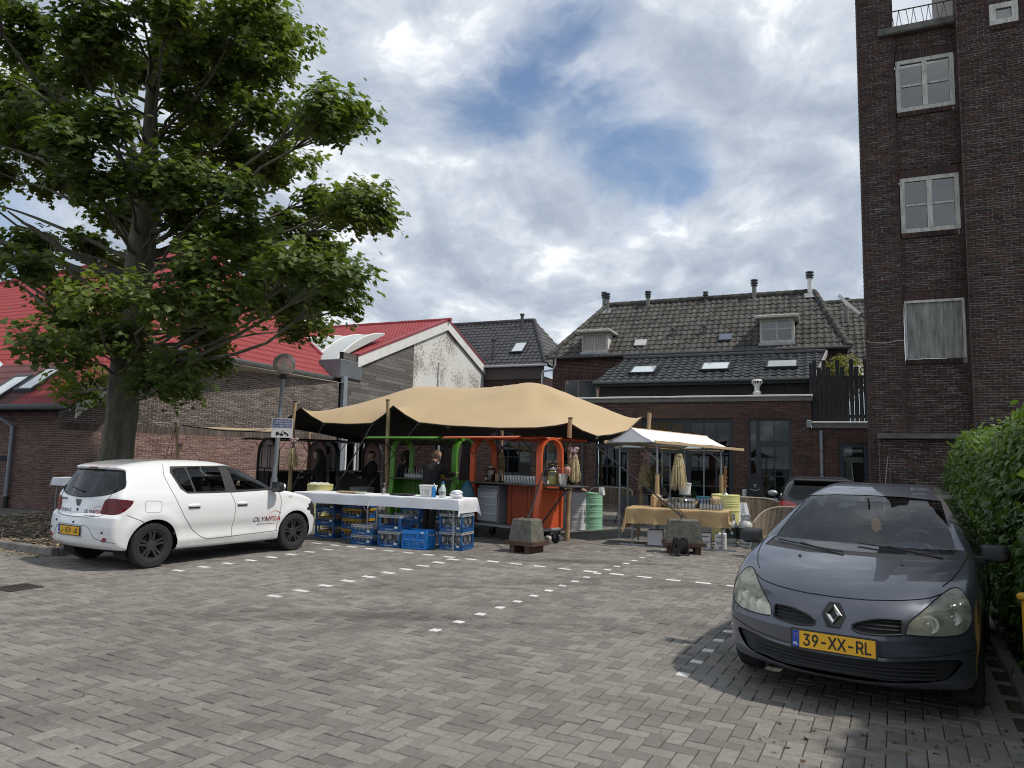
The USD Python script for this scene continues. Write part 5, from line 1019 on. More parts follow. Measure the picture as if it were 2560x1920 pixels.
def surface_nets(Fn, lo, hi, h):
 "mesh of the zero level of Fn (vectorised), naive surface nets with the vertices pulled onto the level"
 N = [int(math.ceil((b - a) / h)) + 1 for a, b in zip(lo, hi)]
 ax = [lo[i] + h * np.arange(N[i]) for i in range(3)]; G = np.stack(np.meshgrid(*ax, indexing='ij'), -1)
 f = Fn(G.reshape(-1, 3)).reshape(N)
 s = f < 0; nx, ny, nz = N
 c = sum(s[i:nx - 1 + i, j:ny - 1 + j, k:nz - 1 + k].astype(int) for i in (0, 1) for j in (0, 1) for k in (0, 1))
 act = (c > 0) & (c < 8); ids = -np.ones(act.shape, int); ids[act] = np.arange(act.sum()); I = np.argwhere(act)
 acc = np.zeros((len(I), 3)); cnt = np.zeros(len(I)); off = [(i, j, k) for i in (0, 1) for j in (0, 1) for k in (0, 1)]
 for a in off:
  for b in off:
   if sum(abs(x - y) for x, y in zip(a, b)) == 1 and a < b:
    fa, fb = f[tuple((I + a).T)], f[tuple((I + b).T)]; m = (fa < 0) != (fb < 0); t = np.where(m, fa / np.where(m, fa - fb, 1), 0)
    p = I + np.array(a) + t[:, None] * (np.array(b) - np.array(a)); acc[m] += p[m]; cnt[m] += 1
 V_ = np.array(lo) + h * acc / cnt[:, None]; F_ = []
 for d in range(3):
  e = np.eye(3, dtype=int)[d]; u, w = [np.eye(3, dtype=int)[x] for x in range(3) if x != d]
  sl = [slice(1, n_ - 1) for n_ in N]; sl[d] = slice(0, N[d] - 1); s0 = s[tuple(sl)]; sl2 = list(sl); sl2[d] = slice(1, N[d]); s1 = s[tuple(sl2)]
  E_ = np.argwhere(s0 != s1); st = s0[tuple(E_.T)]; o = np.ones(3, int); o[d] = 0; E_ = E_ + o
  q = [ids[tuple((E_ - x).T)] for x in (u * 0, u, u + w, w)]; Q = np.stack(q, 1); ok = (Q >= 0).all(1); Q, st = Q[ok], st[ok]
  flip = st if d != 1 else ~st
  Q[flip] = Q[flip][:, ::-1]; F_.append(Q)
 Q = np.vstack(F_); T3 = np.vstack([Q[:, [0, 2, 1]], Q[:, [0, 3, 2]]])
 for _ in range(4):
  g = grad(Fn, V_); fv = Fn(V_); step = (fv / np.maximum((g * g).sum(1), 1e-6))[:, None] * g; L = np.linalg.norm(step, axis=1, keepdims=True); V_ = V_ - step * np.minimum(1, .5 * h / np.maximum(L, 1e-9))
 return V_, T3
def grad(Fn, P, e=.004):
 return np.stack([(Fn(P + d) - Fn(P - d)) / (2 * e) for d in np.eye(3) * e], 1)
class Body:
 "car body from its side, plan and cross-section outlines; x forward from the front axle, y left, z up"
 def __init__(s, side, plan, sec, cf, cr, k=.07, flare=(), roofk=.10, extra=None):
  s.res = .006; lo = np.array([side[:, 0].min() - .6, side[:, 1].min() - .4]); hi = np.array([side[:, 0].max() + .6, side[:, 1].max() + .4]); s.lo = lo
  nx, nz = ((hi - lo) / s.res).astype(int) + 1; X, Z_ = np.meshgrid(lo[0] + s.res * np.arange(nx), lo[1] + s.res * np.arange(nz), indexing='ij')
  coarse = sdf_poly(np.stack([X[::2, ::2].ravel(), Z_[::2, ::2].ravel()], 1), side).reshape(X[::2, ::2].shape); s.img = coarse; s.res *= 2
  s.pl = PchipInterpolator(*np.array(plan).T); s.sc = PchipInterpolator(*np.array(sec).T); s.cf, s.cr, s.k, s.flare, s.extra = cf, cr, k, flare, extra
 def width(s, x, z): return s.pl(np.clip(x, s.pl.x[0], s.pl.x[-1])) * s.sc(np.clip(z, s.sc.x[0], s.sc.x[-1])) + sum(a * np.exp(-((np.hypot(x - cx, z - cz) - r) / w) ** 2) for cx, cz, r, w, a in s.flare)
 def bend(s, P):
  x, y = P[:, 0], np.abs(P[:, 1]); return x + np.interp(x, *s.cf) * y ** 2.5 - np.interp(x, *s.cr) * y ** 2.5
 def F(s, P):
  xb = s.bend(P); q = np.stack([(xb - s.lo[0]) / s.res, (P[:, 2] - s.lo[1]) / s.res]); a = map_coordinates(s.img, q, order=1, mode='nearest')
  b = np.abs(P[:, 1]) - s.width(P[:, 0], P[:, 2]); r = smax(a, b * .96, s.k + .07 * np.clip((P[:, 2] - 1.0) / .3, 0, 1))
  return r if s.extra is None else s.extra(P, r)
 def mesh(s, h=.024):
  v, f = surface_nets(s.F, (s.lo[0] + .5, -1.0, s.lo[1] + .33), (s.lo[0] + s.img.shape[0] * s.res - .5, 1.0, 1.66), h); return v, f
 def hit(s, P, D, T0=0.0, T1=1.5, n=60):
  "first point of the surface from P along D"
  P, D = np.asarray(P, float), np.asarray(D, float); t = np.full(len(P), T0); done = np.zeros(len(P), bool)
  for _ in range(60):
   f = s.F(P + t[:, None] * D); done |= f < .0008; t = np.where(done, t, np.minimum(t + f * .8, T1))
  return P + t[:, None] * D
MTYRE = M('tyre_rubber', (0.016, 0.016, 0.017), 0.85, 0.2, 20, 0.002, 80)
MBPL = M('black_plastic', (0.016, 0.017, 0.018), 0.6, 0.15, 20)
MINT = M('car_interior', (0.022, 0.023, 0.026), 0.85, 0.2, 8)
MCHR = M('chrome', (0.75, 0.76, 0.78), 0.12, 0.03, 5, metal=1.0)
MSEAM = M('panel_gap', (0.004, 0.004, 0.005), 0.9, 0.1, 5)
MCARG = glass_pane('car_glass', (0.62, 0.68, 0.68), 0.0, 1.5)
MCARW = glass_pane('car_windscreen', (0.80, 0.86, 0.88), 0.0, 1.55)
MYEL = M('plate_yellow', (0.72, 0.38, 0.015), 0.45, 0.06, 6)
MPBLU = M('plate_blue', (0.01, 0.05, 0.30), 0.45, 0.05, 6)
MBLK = M('plate_black', (0.01, 0.01, 0.01), 0.5, 0.05, 6)
MREFL = M('lamp_reflector', (0.70, 0.70, 0.66), 0.22, 0.06, 30, metal=.8)
def carpaint(name, col, flake=.0, metal=0.0, rough=.35, dirt=0.0, dcol=(.12, .10, .08)):
 n = {'g': ('geometry', {}), 'nz': ('noise_texture', {'scale': 3.0, 'detail': 6.0, 'roughness': 0.65}), 'sp': ('separate_xyz', {}), 'mr': ('map_range', {'from_min': 0.75, 'from_max': 0.25, 'to_min': 0.0, 'to_max': 1.0, 'clamp': True}),
         'mu': ('math', {'math_type': 'multiply'}), 'm2': ('math', {'math_type': 'multiply', 'value2': dirt}), 'mx': ('mix', {'color1': col, 'color2': dcol}),
         'p': ('principled_bsdf', {'metallic': metal, 'roughness': rough, 'coat_weight': 1.0, 'coat_roughness': 0.03})}
 l = [('g.position', 'nz.vector'), ('g.position', 'sp.vector'), ('sp.z', 'mr.value'), ('nz.fac', 'mu.value1'), ('mr.result', 'mu.value2'), ('mu.value', 'm2.value1'), ('m2.value', 'mx.fac'), ('mx.color', 'p.base_color')]
 LK[name] = usdkit.material(stage, '/World/Looks/' + name, n, l, surface='p.BSDF'); return LK[name]
class Car:
 def __init__(s, t, body, paint, h=.024):
  s.t, s.b, s.paint = t, body, paint; s.v, s.f = body.mesh(h); s.parts = []
 def cut(s, g):
  "takes the part of the skin where g(points) < 0 out of the body and returns it"
  (vi, fi, _), (vo, fo, _) = split(s.v, s.f, g(s.v)); s.v, s.f = vo, fo; return vi, fi
 def put(s, name, v, f, mat, parent=None, off=0.0, label=None, recalc=True):
  if not len(f): return None
  n = grad(s.b.F, v); n /= np.maximum(np.linalg.norm(n, axis=1, keepdims=True), 1e-9)
  pp = path_of(parent or s.t); p = raw(f'{pp}/{numbered(pp, name)}', v + n * off, f, mat, normals=n); return cd(p, label)
 def side(s, poly, sg, name, mat, off=0.0, ymin=.35, parent=None, label=None, zmin=-9, keep=False):
  poly = np.asarray(poly)
  g = lambda P: np.maximum(sdf_poly(P[:, [0, 2]], poly), ymin - sg * P[:, 1]); v, f = s.cut(g)
  return (v, f) if keep else s.put(name, v, f, mat, parent, off, label)
 def front(s, poly, name, mat, off=0.0, xmin=-9, xmax=9, parent=None, label=None, keep=False):
  poly = np.asarray(poly); g = lambda P: np.maximum(np.maximum(sdf_poly(P[:, [1, 2]], poly), xmin - P[:, 0]), P[:, 0] - xmax); v, f = s.cut(g)
  return (v, f) if keep else s.put(name, v, f, mat, parent, off, label)
 def seam(s, pts, view, r=.0035, name='panel_gap', mat=None, closed=False, sg=1):
  "dark line let into the skin along a polyline given in side (x, z), front (y, z), rear (y, z) or top (x, y) view"
  q = np.asarray(pts, float)
  if closed: q = np.vstack([q, q[:1]])
  d = np.r_[0, np.cumsum(np.linalg.norm(np.diff(q, axis=0), axis=1))]; m = max(6, int(d[-1] / .03)); w = np.linspace(0, d[-1], m); q = np.stack([np.interp(w, d, q[:, i]) for i in range(2)], 1); z = np.zeros(m)
  if view == 'side': P, D = np.stack([q[:, 0], z + sg * 1.05, q[:, 1]], 1), np.tile([0, -sg, 0], (m, 1))
  elif view == 'front': P, D = np.stack([z + 1.1, q[:, 0], q[:, 1]], 1), np.tile([-1, 0, 0], (m, 1))
  elif view == 'rear': P, D = np.stack([z - 3.6, q[:, 0], q[:, 1]], 1), np.tile([1, 0, 0], (m, 1))
  else: P, D = np.stack([q[:, 0], q[:, 1], z + 1.7], 1), np.tile([0, 0, -1], (m, 1))
  H_ = s.b.hit(P, D.astype(float)); return obj(name, MB().tube(H_, r, 6), mat or MSEAM, s.t)
 def finish(s, name='body'): s.put(name, s.v, s.f, s.paint)
def wheel(t, x, y, r, w, rim, sg, mrim, spokes, steer=0.0, parent=None):
 o = np.array([x, y, r]); ax = np.array([-math.sin(steer) * sg, math.cos(steer) * sg, 0.0])
 W_ = thing('wheel', None, None, (0, 0, 0), 0, parent=t)
 hw = w / 2; prof = [(rim, -hw * .9), (rim + .02, -hw), (r * .93, -hw), (r * .985, -hw * .82), (r, -hw * .6), (r, hw * .6), (r * .985, hw * .82), (r * .93, hw), (rim + .035, hw * 1.02), (rim + .012, hw * .98), (rim, hw * .86), (rim, hw * .4)]
 ty = MB().lathe(prof, 48, o, ax);
 obj('tyre', ty, MTYRE, W_, smooth=35)
 m = MB().lathe([(rim, hw * .86), (rim - .012, hw * .86), (rim - .03, hw * .5), (rim - .035, -hw * .6)], 40, o, ax); a = unit(np.cross(ax, [0, 0, 1])); b = np.array([0, 0, 1.0])
 for k in range(spokes):
  an = k / spokes * 2 * math.pi + .3
  for da in (-.17, .17):
   d0 = math.cos(an + da * 1.9) * a + math.sin(an + da * 1.9) * b; d1 = math.cos(an + da) * a + math.sin(an + da) * b; tn = np.cross(ax, d1)
   p0, p1 = o + d0 * .045 + ax * (hw * .58), o + d1 * (rim - .015) + ax * (hw * .74); wv = tn * .013
   m.add([p0 - wv, p0 + wv, p1 + wv * 1.15, p1 - wv * 1.15, p0 - wv - ax * .03, p0 + wv - ax * .03, p1 + wv - ax * .05, p1 - wv - ax * .05], [[0, 1, 2, 3], [0, 4, 5, 1], [1, 5, 6, 2], [3, 2, 6, 7], [0, 3, 7, 4]])
 m.lathe([(.075, hw * .55), (.07, hw * .62), (.03, hw * .66), (.0, hw * .66)], 20, o, ax)
 obj('rim', m, mrim, W_, smooth=30)
 obj('brake_disc', MB().lathe([(.03, hw * .05), (.125, hw * .05), (.125, 0)], 28, o, ax), M('brake_disc', (.10, .095, .09), .5, .2, 20, metal=.7), W_)
 obj('wheel_back', MB().lathe([(0, -hw * .3), (rim, -hw * .3)], 24, o, ax), MBPL, W_)
 return W_
def plate(t, o, ex, ez, text, W=.52, Hh=.11, lab=None, blue=True, tscale=.076, holder=.012, wide=None):
 "yellow number plate: o centre of the face, ex to the reader's right, ez up"
 o, ex, ez = np.asarray(o, float), unit(ex), unit(ez); n = np.cross(ex, ez); P = thing('number_plate', lab, None, (0, 0, 0), 0, parent=t)
 obj('holder', MB().obox(o - ex * (W / 2 + holder) - ez * (Hh / 2 + holder) - n * .014, ex * (W + 2 * holder), ez * (Hh + 2 * holder), n * .013), MBPL, P)
 obj('face', MB().obox(o - ex * W / 2 - ez * Hh / 2 - n * .001, ex * W, ez * Hh, n * .004), MYEL, P); obj('country_strip', MB().obox(o - ex * W / 2 - ez * Hh / 2 + n * .003, ex * .045, ez * Hh, n * .0012), MPBLU, P)
 def txt(s, h, cx, cz, mat, wmax=None, name='lettering'):
  m = meshkit.text_mesh(s, h, .0012, bold=True); v = np.asarray(m.vertices); w = v[:, 0].max() - v[:, 0].min(); k = 1.0 if wmax is None else wmax / w
  v = np.stack([(v[:, 0] - v[:, 0].min() - w / 2) * k, v[:, 1] - h / 2, v[:, 2]], 1); return obj(name, MB().add(o + ex * cx + v[:, :1] * ex + ez * cz + v[:, 1:2] * ez + n * (.0035 + v[:, 2:]), m.faces), mat, P)
 txt(text, tscale, .023, 0, MBLK, (W - .095) if wide is None else wide); txt('NL', .018, -W / 2 + .0225, -.032, MWHITE);
 for k in range(12):
  a = k / 12 * 6.283; obj('star', MB().obox(o + ex * (-W / 2 + .0225 + .013 * math.cos(a) - .0015) + ez * (.024 + .013 * math.sin(a) - .0015) + n * .0042, ex * .003, ez * .003, n * .0008), MYEL, P)
 return P
def seat(t, x, y, w=.46, top=1.22, mat=None):
 m = MB().rbox((x + .22, y, .48), (.50, w, .20), .05); th = math.radians(14); L = top - .5
 b = trimesh.convex.convex_hull(np.array([(sx * .07, sy * (w / 2 - (.05 if sz > .9 else 0)), sz * (L - .16)) for sx in (-1, 1) for sy in (-1, 1) for sz in (0, .5, 1)])); v = np.asarray(b.vertices); v = np.stack([v[:, 0] - v[:, 2] * math.sin(th), v[:, 1], v[:, 2] * math.cos(th)], 1) + [x, y, .50]; m.add(v, b.faces)
 m.rbox((x - math.sin(th) * (L - .02), y, .50 + (L - .06) * math.cos(th)), (.09, .25, .19), .04); return obj('seat', m, mat or MINT, t, smooth=40)
def steering(t, x, y, z, tilt=24):
 a = math.radians(tilt); ax = np.array([-math.cos(a), 0, math.sin(a)]); u = np.array([0, 1.0, 0]); w = np.cross(ax, u); m = MB(); n = 28
 m.tube([np.array([x, y, z]) + .185 * (math.cos(k / n * 6.2832) * u + math.sin(k / n * 6.2832) * w) for k in range(n + 1)], .015, 8, caps=False); m.lathe([(0, .02), (.07, .015), (.075, -.02), (0, -.03)], 16, (x, y, z), ax)
 for q in (0, math.pi, -math.pi / 2): m.tube([np.array([x, y, z]), np.array([x, y, z]) + .185 * (math.cos(q) * u + math.sin(q) * w)], .014, 6)
 return obj('steering_wheel', m, MINT, t, smooth=40)
def arch_liner(t, x, r, sg, y0=.50, y1=.80, rw=.33):
 m = MB(); P = np.array([[(x + rw * math.cos(a), sg * y, r + rw * math.sin(a)) for y in (y0, y1)] for a in np.linspace(-.5, math.pi + .5, 22)]); m.grid(P)
 m.add([(x + rw * math.cos(a), sg * y0, r + rw * math.sin(a)) for a in np.linspace(-.5, math.pi + .5, 22)] + [(x, sg * y0, r)], [[i, i + 1, 22] for i in range(21)]); return obj('wheel_arch', m, MSEAM, t)
def mirror_y(P): P = np.asarray(P, float).copy(); P[:, 0] *= -1; return P[::-1]
def circle(c, r, n=48, a0=0.0, a1=6.2832): return np.array([(c[0] + r * math.cos(a), c[1] + r * math.sin(a)) for a in np.linspace(a0, a1, n, endpoint=False)])
def lining(c, off=-.02, zmin=.42):
 n = grad(c.b.F, c.v); n /= np.maximum(np.linalg.norm(n, axis=1, keepdims=True), 1e-9); keep = (c.v[c.f][:, :, 2].max(1) > zmin); f = c.f[keep]; u_, f = np.unique(f, return_inverse=True); f = f.reshape(-1, 3); v_, n = c.v[u_], n[u_]
 pp = path_of(c.t); cd(raw(f'{pp}/{numbered(pp, "inner_trim")}', v_ + n * off, f, MINT, normals=n))
def skin_text(c, text, h, P0, ex, ez, D, mat, italic=0.0, kx=1.0, name='lettering', bold=True, lift=.0016, back=.25):
 "lettering laid on the skin: P0 left end of the base line, ex reading direction, ez up, D direction of projection"
 m = meshkit.text_mesh(text, h, .0005, bold=bold); v = np.asarray(m.vertices); sel = v[:, 2] > .00025; ids = np.where(sel)[0]; mp = -np.ones(len(v), int); mp[ids] = np.arange(len(ids)); f = m.faces[(sel[m.faces]).all(1)]; f = mp[f]; v = v[ids]
 u = (v[:, 0] - v[:, 0].min()) * kx + italic * v[:, 1]; P = np.asarray(P0, float) + u[:, None] * np.asarray(ex) + v[:, 1:2] * np.asarray(ez); D = unit(D)
 H_ = c.b.hit(P - D * back, np.tile(D, (len(P), 1))); n = grad(c.b.F, H_); n /= np.linalg.norm(n, axis=1, keepdims=True)
 obj(name, MB().add(H_ + n * lift, f), mat, c.t); return u.max()
# ---- grey hatchback, front right
MLENS = None
def lens_mat(name, tint, rough, mixd, col):
 n = {'f': ('fresnel', {'IOR': 1.6}), 't': ('transparent_bsdf', {'color': tint}), 'd': ('diffuse_bsdf', {'color': col}), 'm0': ('mix_closure', {'fac': mixd}), 'g': ('glossy_bsdf', {'roughness': rough}), 'm': ('mix_closure', {}),
         'ge': ('geometry', {}), 'nz': ('noise_texture', {'scale': 14.0, 'detail': 5.0}), 'mr': ('map_range', {'from_min': .3, 'from_max': .7, 'to_min': max(0, mixd - .18), 'to_max': mixd + .18})}
 LK[name] = usdkit.material(stage, '/World/Looks/' + name, n, [('t.BSDF', 'm0.closure1'), ('d.BSDF', 'm0.closure2'), ('ge.position', 'nz.vector'), ('nz.fac', 'mr.value'), ('mr.result', 'm0.fac'), ('f.fac', 'm.fac'), ('m0.closure', 'm.closure1'), ('g.BSDF', 'm.closure2')], surface='m.closure'); return LK[name]
MLENS = lens_mat('yellowed_lens', (.92, .91, .82), .10, .26, (.60, .60, .48)); MLENSR = lens_mat('red_lens', (.55, .02, .03), .05, .45, (.16, .004, .006))
def grey_car():
 pz = carpaint('grey_metallic_paint', (0.075, 0.082, 0.105), metal=.6, rough=.32, dirt=.3)
 side = spline_closed([(.50, .185), (.70, .19), (.775, .23), (.802, .32), (.812, .42), (.808, .52), (.785, .60), (.745, .665), (.67, .735), (.55, .80), (.35, .872), (.10, .937), (-.15, .985), (-.31, 1.02), (-.60, 1.165), (-.90, 1.30), (-1.10, 1.38), (-1.30, 1.432), (-1.6, 1.472), (-1.95, 1.488), (-2.35, 1.475), (-2.7, 1.43), (-2.95, 1.375), (-3.03, 1.30), (-3.10, 1.12), (-3.15, .95), (-3.175, .80), (-3.19, .60), (-3.18, .42), (-3.10, .28), (-2.9, .22), (-2.0, .19), (-.8, .18)], 4, sharp=(13,))
 def extra(P, r):
  x, y, z = P.T; fr = np.clip((x - .30) / .3, 0, 1); ay = np.abs(y)
  return r - fr * (.012 * np.exp(-((z - .505) / .035) ** 2) + .022 * np.exp(-((z - .235 - .06 * np.clip(ay - .35, 0, 1) * 2) / .028) ** 2)) + fr * .010 * np.exp(-((z - .40) / .02) ** 2) + .010 * np.exp(-((z - .88 + .05 * (x + 1)) / .03) ** 2) * np.clip((-x) / .3, 0, 1) * np.clip((x + 3.0) / .4, 0, 1) * (ay > .5)
 b = Body(side, [(-3.3, .74), (-3.0, .80), (-2.6, .842), (-2.0, .852), (-1.2, .854), (-.4, .85), (0, .842), (.3, .82), (.6, .775), (.9, .70)],
             [(.12, .88), (.22, .955), (.35, .985), (.5, 1.0), (.65, 1.0), (.8, .985), (.92, .955), (.98, .93), (1.05, .893), (1.2, .80), (1.35, .69), (1.45, .60), (1.6, .48)], ([-1.6, -.9, -.3, .3, .8], [.10, .26, .30, .52, .74]), ([-3.2, -2.7, -2.2], [.34, .16, 0]), .06,
             flare=[(0, .30, .40, .07, .012), (-2.575, .30, .40, .07, .014)], extra=extra)
 CP = (2.681, 5.635); t = thing('grey_hatchback', 'grey metallic hatchback parked facing the viewer beside the hedge', 'car', (CP[0], CP[1], 0), math.radians(-124.46)); c = Car(t, b, pz, .022)
 for x in (0, -2.575):
  for sg in (1, -1): c.side(circle((x, .30), .340), sg, 'x', pz, ymin=.42, keep=True); arch_liner(t, x, .30, sg, rw=.345, y1=.77)
 c.front([(-.675, 1.0), (-.35, .985), (0, .98), (.35, .985), (.675, 1.0), (.66, 1.06), (.545, 1.365), (.30, 1.385), (0, 1.39), (-.30, 1.385), (-.545, 1.365), (-.66, 1.06)], 'windscreen', MCARW, -.004, xmin=-1.42)
 c.front([(-.71, .965), (0, .945), (.71, .965), (.69, 1.02), (-.69, 1.02)], 'scuttle', MBPL, -.006, xmin=-.6, xmax=-.0)
 c.front([(-.56, 1.34), (.56, 1.34), (.69, 1.10), (.5, 1.02), (-.5, 1.02), (-.69, 1.10)], 'rear_window', MCARG, -.004, xmax=-2.9)
 for sg in (1, -1):
  c.side([(-.66, 1.0), (-1.60, 1.01), (-1.60, 1.37), (-1.32, 1.375), (-1.05, 1.27)], sg, 'side_window', MCARG, -.003); c.side([(-1.68, 1.01), (-2.50, 1.05), (-2.70, 1.28), (-2.45, 1.35), (-1.68, 1.37)], sg, 'side_window', MCARG, -.003)
  c.side([(-.50, .985), (-2.58, 1.03), (-2.80, 1.32), (-2.5, 1.385), (-1.3, 1.41), (-1.0, 1.30)], sg, 'window_frame', MBPL, -.001)
  L = spline_closed([(.425, .555), (.44, .625), (.52, .70), (.60, .775), (.665, .822), (.72, .825), (.765, .775), (.79, .70), (.785, .63), (.75, .575), (.68, .553), (.55, .548)], 5, sharp=(0, 1)); L = L if sg > 0 else mirror_y(L)
  v, f = c.front(L, 'x', pz, xmin=-.1, keep=True)
  hl_ = thing('headlight', None, None, (0, 0, 0), parent=t)
  c.put('lens', v, f, MLENS, hl_, .001); n = grad(b.F, v); n /= np.linalg.norm(n, axis=1, keepdims=True); cen = v.mean(0); w = cen + (v - n * .045 - cen) * .97; pp = path_of(hl_)
  raw(f'{pp}/reflector', w, f, MREFL, smooth=40)
  for (yy, zz, r_, nm) in ((.55, .615, .062, 'main_lamp'), (.68, .66, .055, 'dip_lamp')):
   h = b.hit([[1.1, sg * yy, zz]], [[-1.0, 0, 0]])[0] - [.035, 0, 0]; obj(nm, MB().lathe([(r_, .0), (r_ * .95, -.012), (r_ * .5, -.035), (.012, -.04), (.012, -.01), (0, -.008)], 20, h, (1, .12 * sg, .2)), MCHR, hl_, smooth=40)
  br = [b.hit([[1.1, sg * yy, zz]], [[-1.0, 0, 0]])[0] - [.018, 0, 0] for yy, zz in ((.445, .632), (.53, .675), (.62, .695), (.70, .70), (.75, .76))]; obj('lamp_divider', MB().tube(br, .009, 6), MREFL, hl_)
  c.seam(L, 'front', .0045, 'lamp_gap', closed=True)
  G_ = spline_closed([(.408, .552), (.410, .640), (.27, .636), (.16, .606), (.112, .578), (.135, .548), (.25, .538)], 5, sharp=(0, 1)); G_ = G_ if sg > 0 else mirror_y(G_)
  v, f = c.front(G_, 'x', pz, xmin=.2, keep=True); c.put('intake', v, f, MBPL, t, -.03); c.seam(G_, 'front', .008, 'intake_rim', MBPL, closed=True)
  sl = MB()
  for zz in (.572, .596, .620):
   y0, y1 = (.15 if zz < .6 else .22), .395; P = [b.hit([[1.1, sg * yy, zz]], [[-1.0, 0, 0]])[0] - [.014, 0, 0] for yy in np.linspace(y0, y1, 7)]; sl.tube(P, .0055, 5)
  obj('intake_slat', sl, MBPL, t)
  m = MB(); mc = np.array([-.56, sg * .925, 1.0]); h = trimesh.convex.convex_hull(np.vstack([np.random.default_rng(1).normal(0, 1, (1, 3)) * 0 + mc + np.array([dx, sg * dy, dz]) for dx, dy, dz in [(.075, -.07, .045), (.075, .05, .05), (.06, .085, .02), (.06, .085, -.03), (.075, .04, -.06), (.075, -.07, -.05), (-.06, -.09, .065), (-.06, .07, .07), (-.06, .105, .03), (-.06, .105, -.04), (-.06, .06, -.075), (-.06, -.09, -.065)]])); hm = trimesh.Trimesh(h.vertices, h.faces).subdivide().subdivide(); hm = trimesh.smoothing.filter_taubin(hm, iterations=6); m.mesh(hm)
  m.add(*(lambda q: (q.vertices, q.faces))(trimesh.convex.convex_hull(np.array([mc + np.array(d) * [1, sg, 1] for d in ((.05, -.06, -.03), (-.04, -.06, -.03), (.05, -.06, -.065), (-.04, -.06, -.065), (.09, -.20, -.03), (-.03, -.20, -.03), (.09, -.20, -.075), (-.03, -.20, -.075))])))); obj('door_mirror', m, MBPL, t, smooth=50)
  c.seam([(-.42, .98), (-.36, .8), (-.40, .5), (-.45, .30)], 'side', sg=sg); c.seam([(-1.64, 1.0), (-1.62, .7), (-1.66, .32)], 'side', sg=sg); c.seam([(-.45, .30), (-1.66, .32), (-2.05, .38), (-2.2, .7), (-2.35, 1.0)], 'side', sg=sg)
  c.seam([(.31, sg * .62), (.20, sg * .665), (.02, sg * .71), (-.2, sg * .74), (-.40, sg * .755)], 'top', .004)
  wheel(t, 0, sg * .738, .300, .185, .200, sg, M('alloy_grey', (.30, .30, .31), .4, .1, 20, metal=.8), 5); wheel(t, -2.575, sg * .738, .300, .185, .200, sg, LK['alloy_grey'], 5)
  h = b.hit([[.1, sg * .36, 1.7]], [[0, 0, -1.0]])[0]; obj('washer_jet', MB().sphere(h, .014, 1), MBPL, t)
  seat(t, -1.52, sg * .36);
 c.seam([(-.62, .795), (-.55, .768), (-.40, .750), (-.2, .738), (0, .735), (.2, .738), (.40, .750), (.55, .768), (.62, .795)], 'front', .0038)
 c.seam([(-.80, .472), (-.6, .425), (-.35, .398), (0, .392), (.35, .398), (.6, .425), (.80, .472)], 'front', .0035)
 lg = spline_closed([(-.70, .405), (-.35, .375), (0, .370), (.35, .375), (.70, .405), (.715, .36), (.62, .275), (.35, .240), (0, .230), (-.35, .240), (-.62, .275), (-.715, .36)], 4)
 v, f = c.front(lg, 'x', pz, xmin=.2, keep=True); c.put('lower_grille', v, f, MBPL, t, -.028)
 sl = MB()
 for zz in (.262, .287, .312, .337): sl.tube([b.hit([[1.1, yy, zz + .03 * yy * yy]], [[-1.0, 0, 0]])[0] - [.016, 0, 0] for yy in np.linspace(-.58, .58, 17)], .006, 5)
 obj('grille_slat', sl, MBPL, t)
 c.front([(-.75, .205), (0, .195), (.75, .205), (.75, .16), (-.75, .16)], 'lip_spoiler', MBPL, 0, xmin=.1)
 h = b.hit([[1.1, 0, .628]], [[-1.0, 0, 0]])[0]; g = grad(b.F, h[None])[0]; n = unit(g); ey = np.array([0, 1.0, 0]); ez = np.cross(n, ey); ez = ez if ez[2] > 0 else -ez
 hexp = [(-.036, .090), (.036, .090), (.078, .002), (.042, -.084), (-.042, -.084), (-.078, .002)]
 bd_ = obj('badge_recess', MB().poly(rounded(hexp, .008), h + n * .0015, ey, ez, th=.004, n=n), MBPL, t)
 o_ = [np.array(p) for p in ((0, .078), (.056, 0), (0, -.078), (-.056, 0))]; i_ = [p * .42 for p in o_]; m_ = [p * .74 for p in o_]; w3 = lambda p, hh: h + ey * p[0] + ez * p[1] + n * hh; bm = MB()
 for k in range(4):
  a, b2 = k, (k + 1) % 4; bm.add([w3(o_[a], .005), w3(o_[b2], .005), w3(m_[b2], .019), w3(m_[a], .019), w3(i_[b2], .005), w3(i_[a], .005)], [[0, 1, 2, 3], [3, 2, 4, 5]])
 obj('badge', bm, MCHR, t)
 h = b.hit([[1.1, 0, .45]], [[-1.0, 0, 0]])[0]; plate(t, h + np.array([.014, 0, 0]), (0, 1, 0), unit((-.06, 0, 1)), '39-XX-RL', tscale=.075)
 for y0, y1, z1 in ((.10, -.58, .965), (-.02, .52, 1.0)):
  pass
 def ws(y, z): return b.hit([[.6, y, z]], [[-1.0, 0, 0]])[0] + np.array([.012, 0, .010])
 for (ya, za), (yb, zb) in (((-.06, .965), (-.62, 1.0)), ((.60, .985), (.0, 1.02))):
  P = [ws(ya + (yb - ya) * q, za + (zb - za) * q) for q in np.linspace(0, 1, 9)]; obj('wiper', MB().tube(P, .006, 6).tube([P[0] + [.04, 0, -.02], P[5] + [.006, 0, .010]], .008, 6), MBPL, t)
 m = MB(); pr = [(-.32, .93), (-.45, .975), (-.72, .985), (-.86, .94), (-.88, .70), (-.70, .60)]; P = np.array([[(x - .10 * (y / .7) ** 2, y, z + (.05 * math.exp(-((y - .36) / .16) ** 2) if x < -.6 and z > .9 else 0)) for x, z in pr] for y in np.linspace(-.68, .68, 25)]); m.grid(P); obj('dashboard', m, M('dash_grey', (.085, .092, .10), .7, .1, 20), t, smooth=50)
 steering(t, -.98, .36, .945); m = MB().rbox((-2.45, 0, .52), (.5, 1.2, .2), .05).rbox((-2.68, 0, .82), (.14, 1.2, .52), .05)
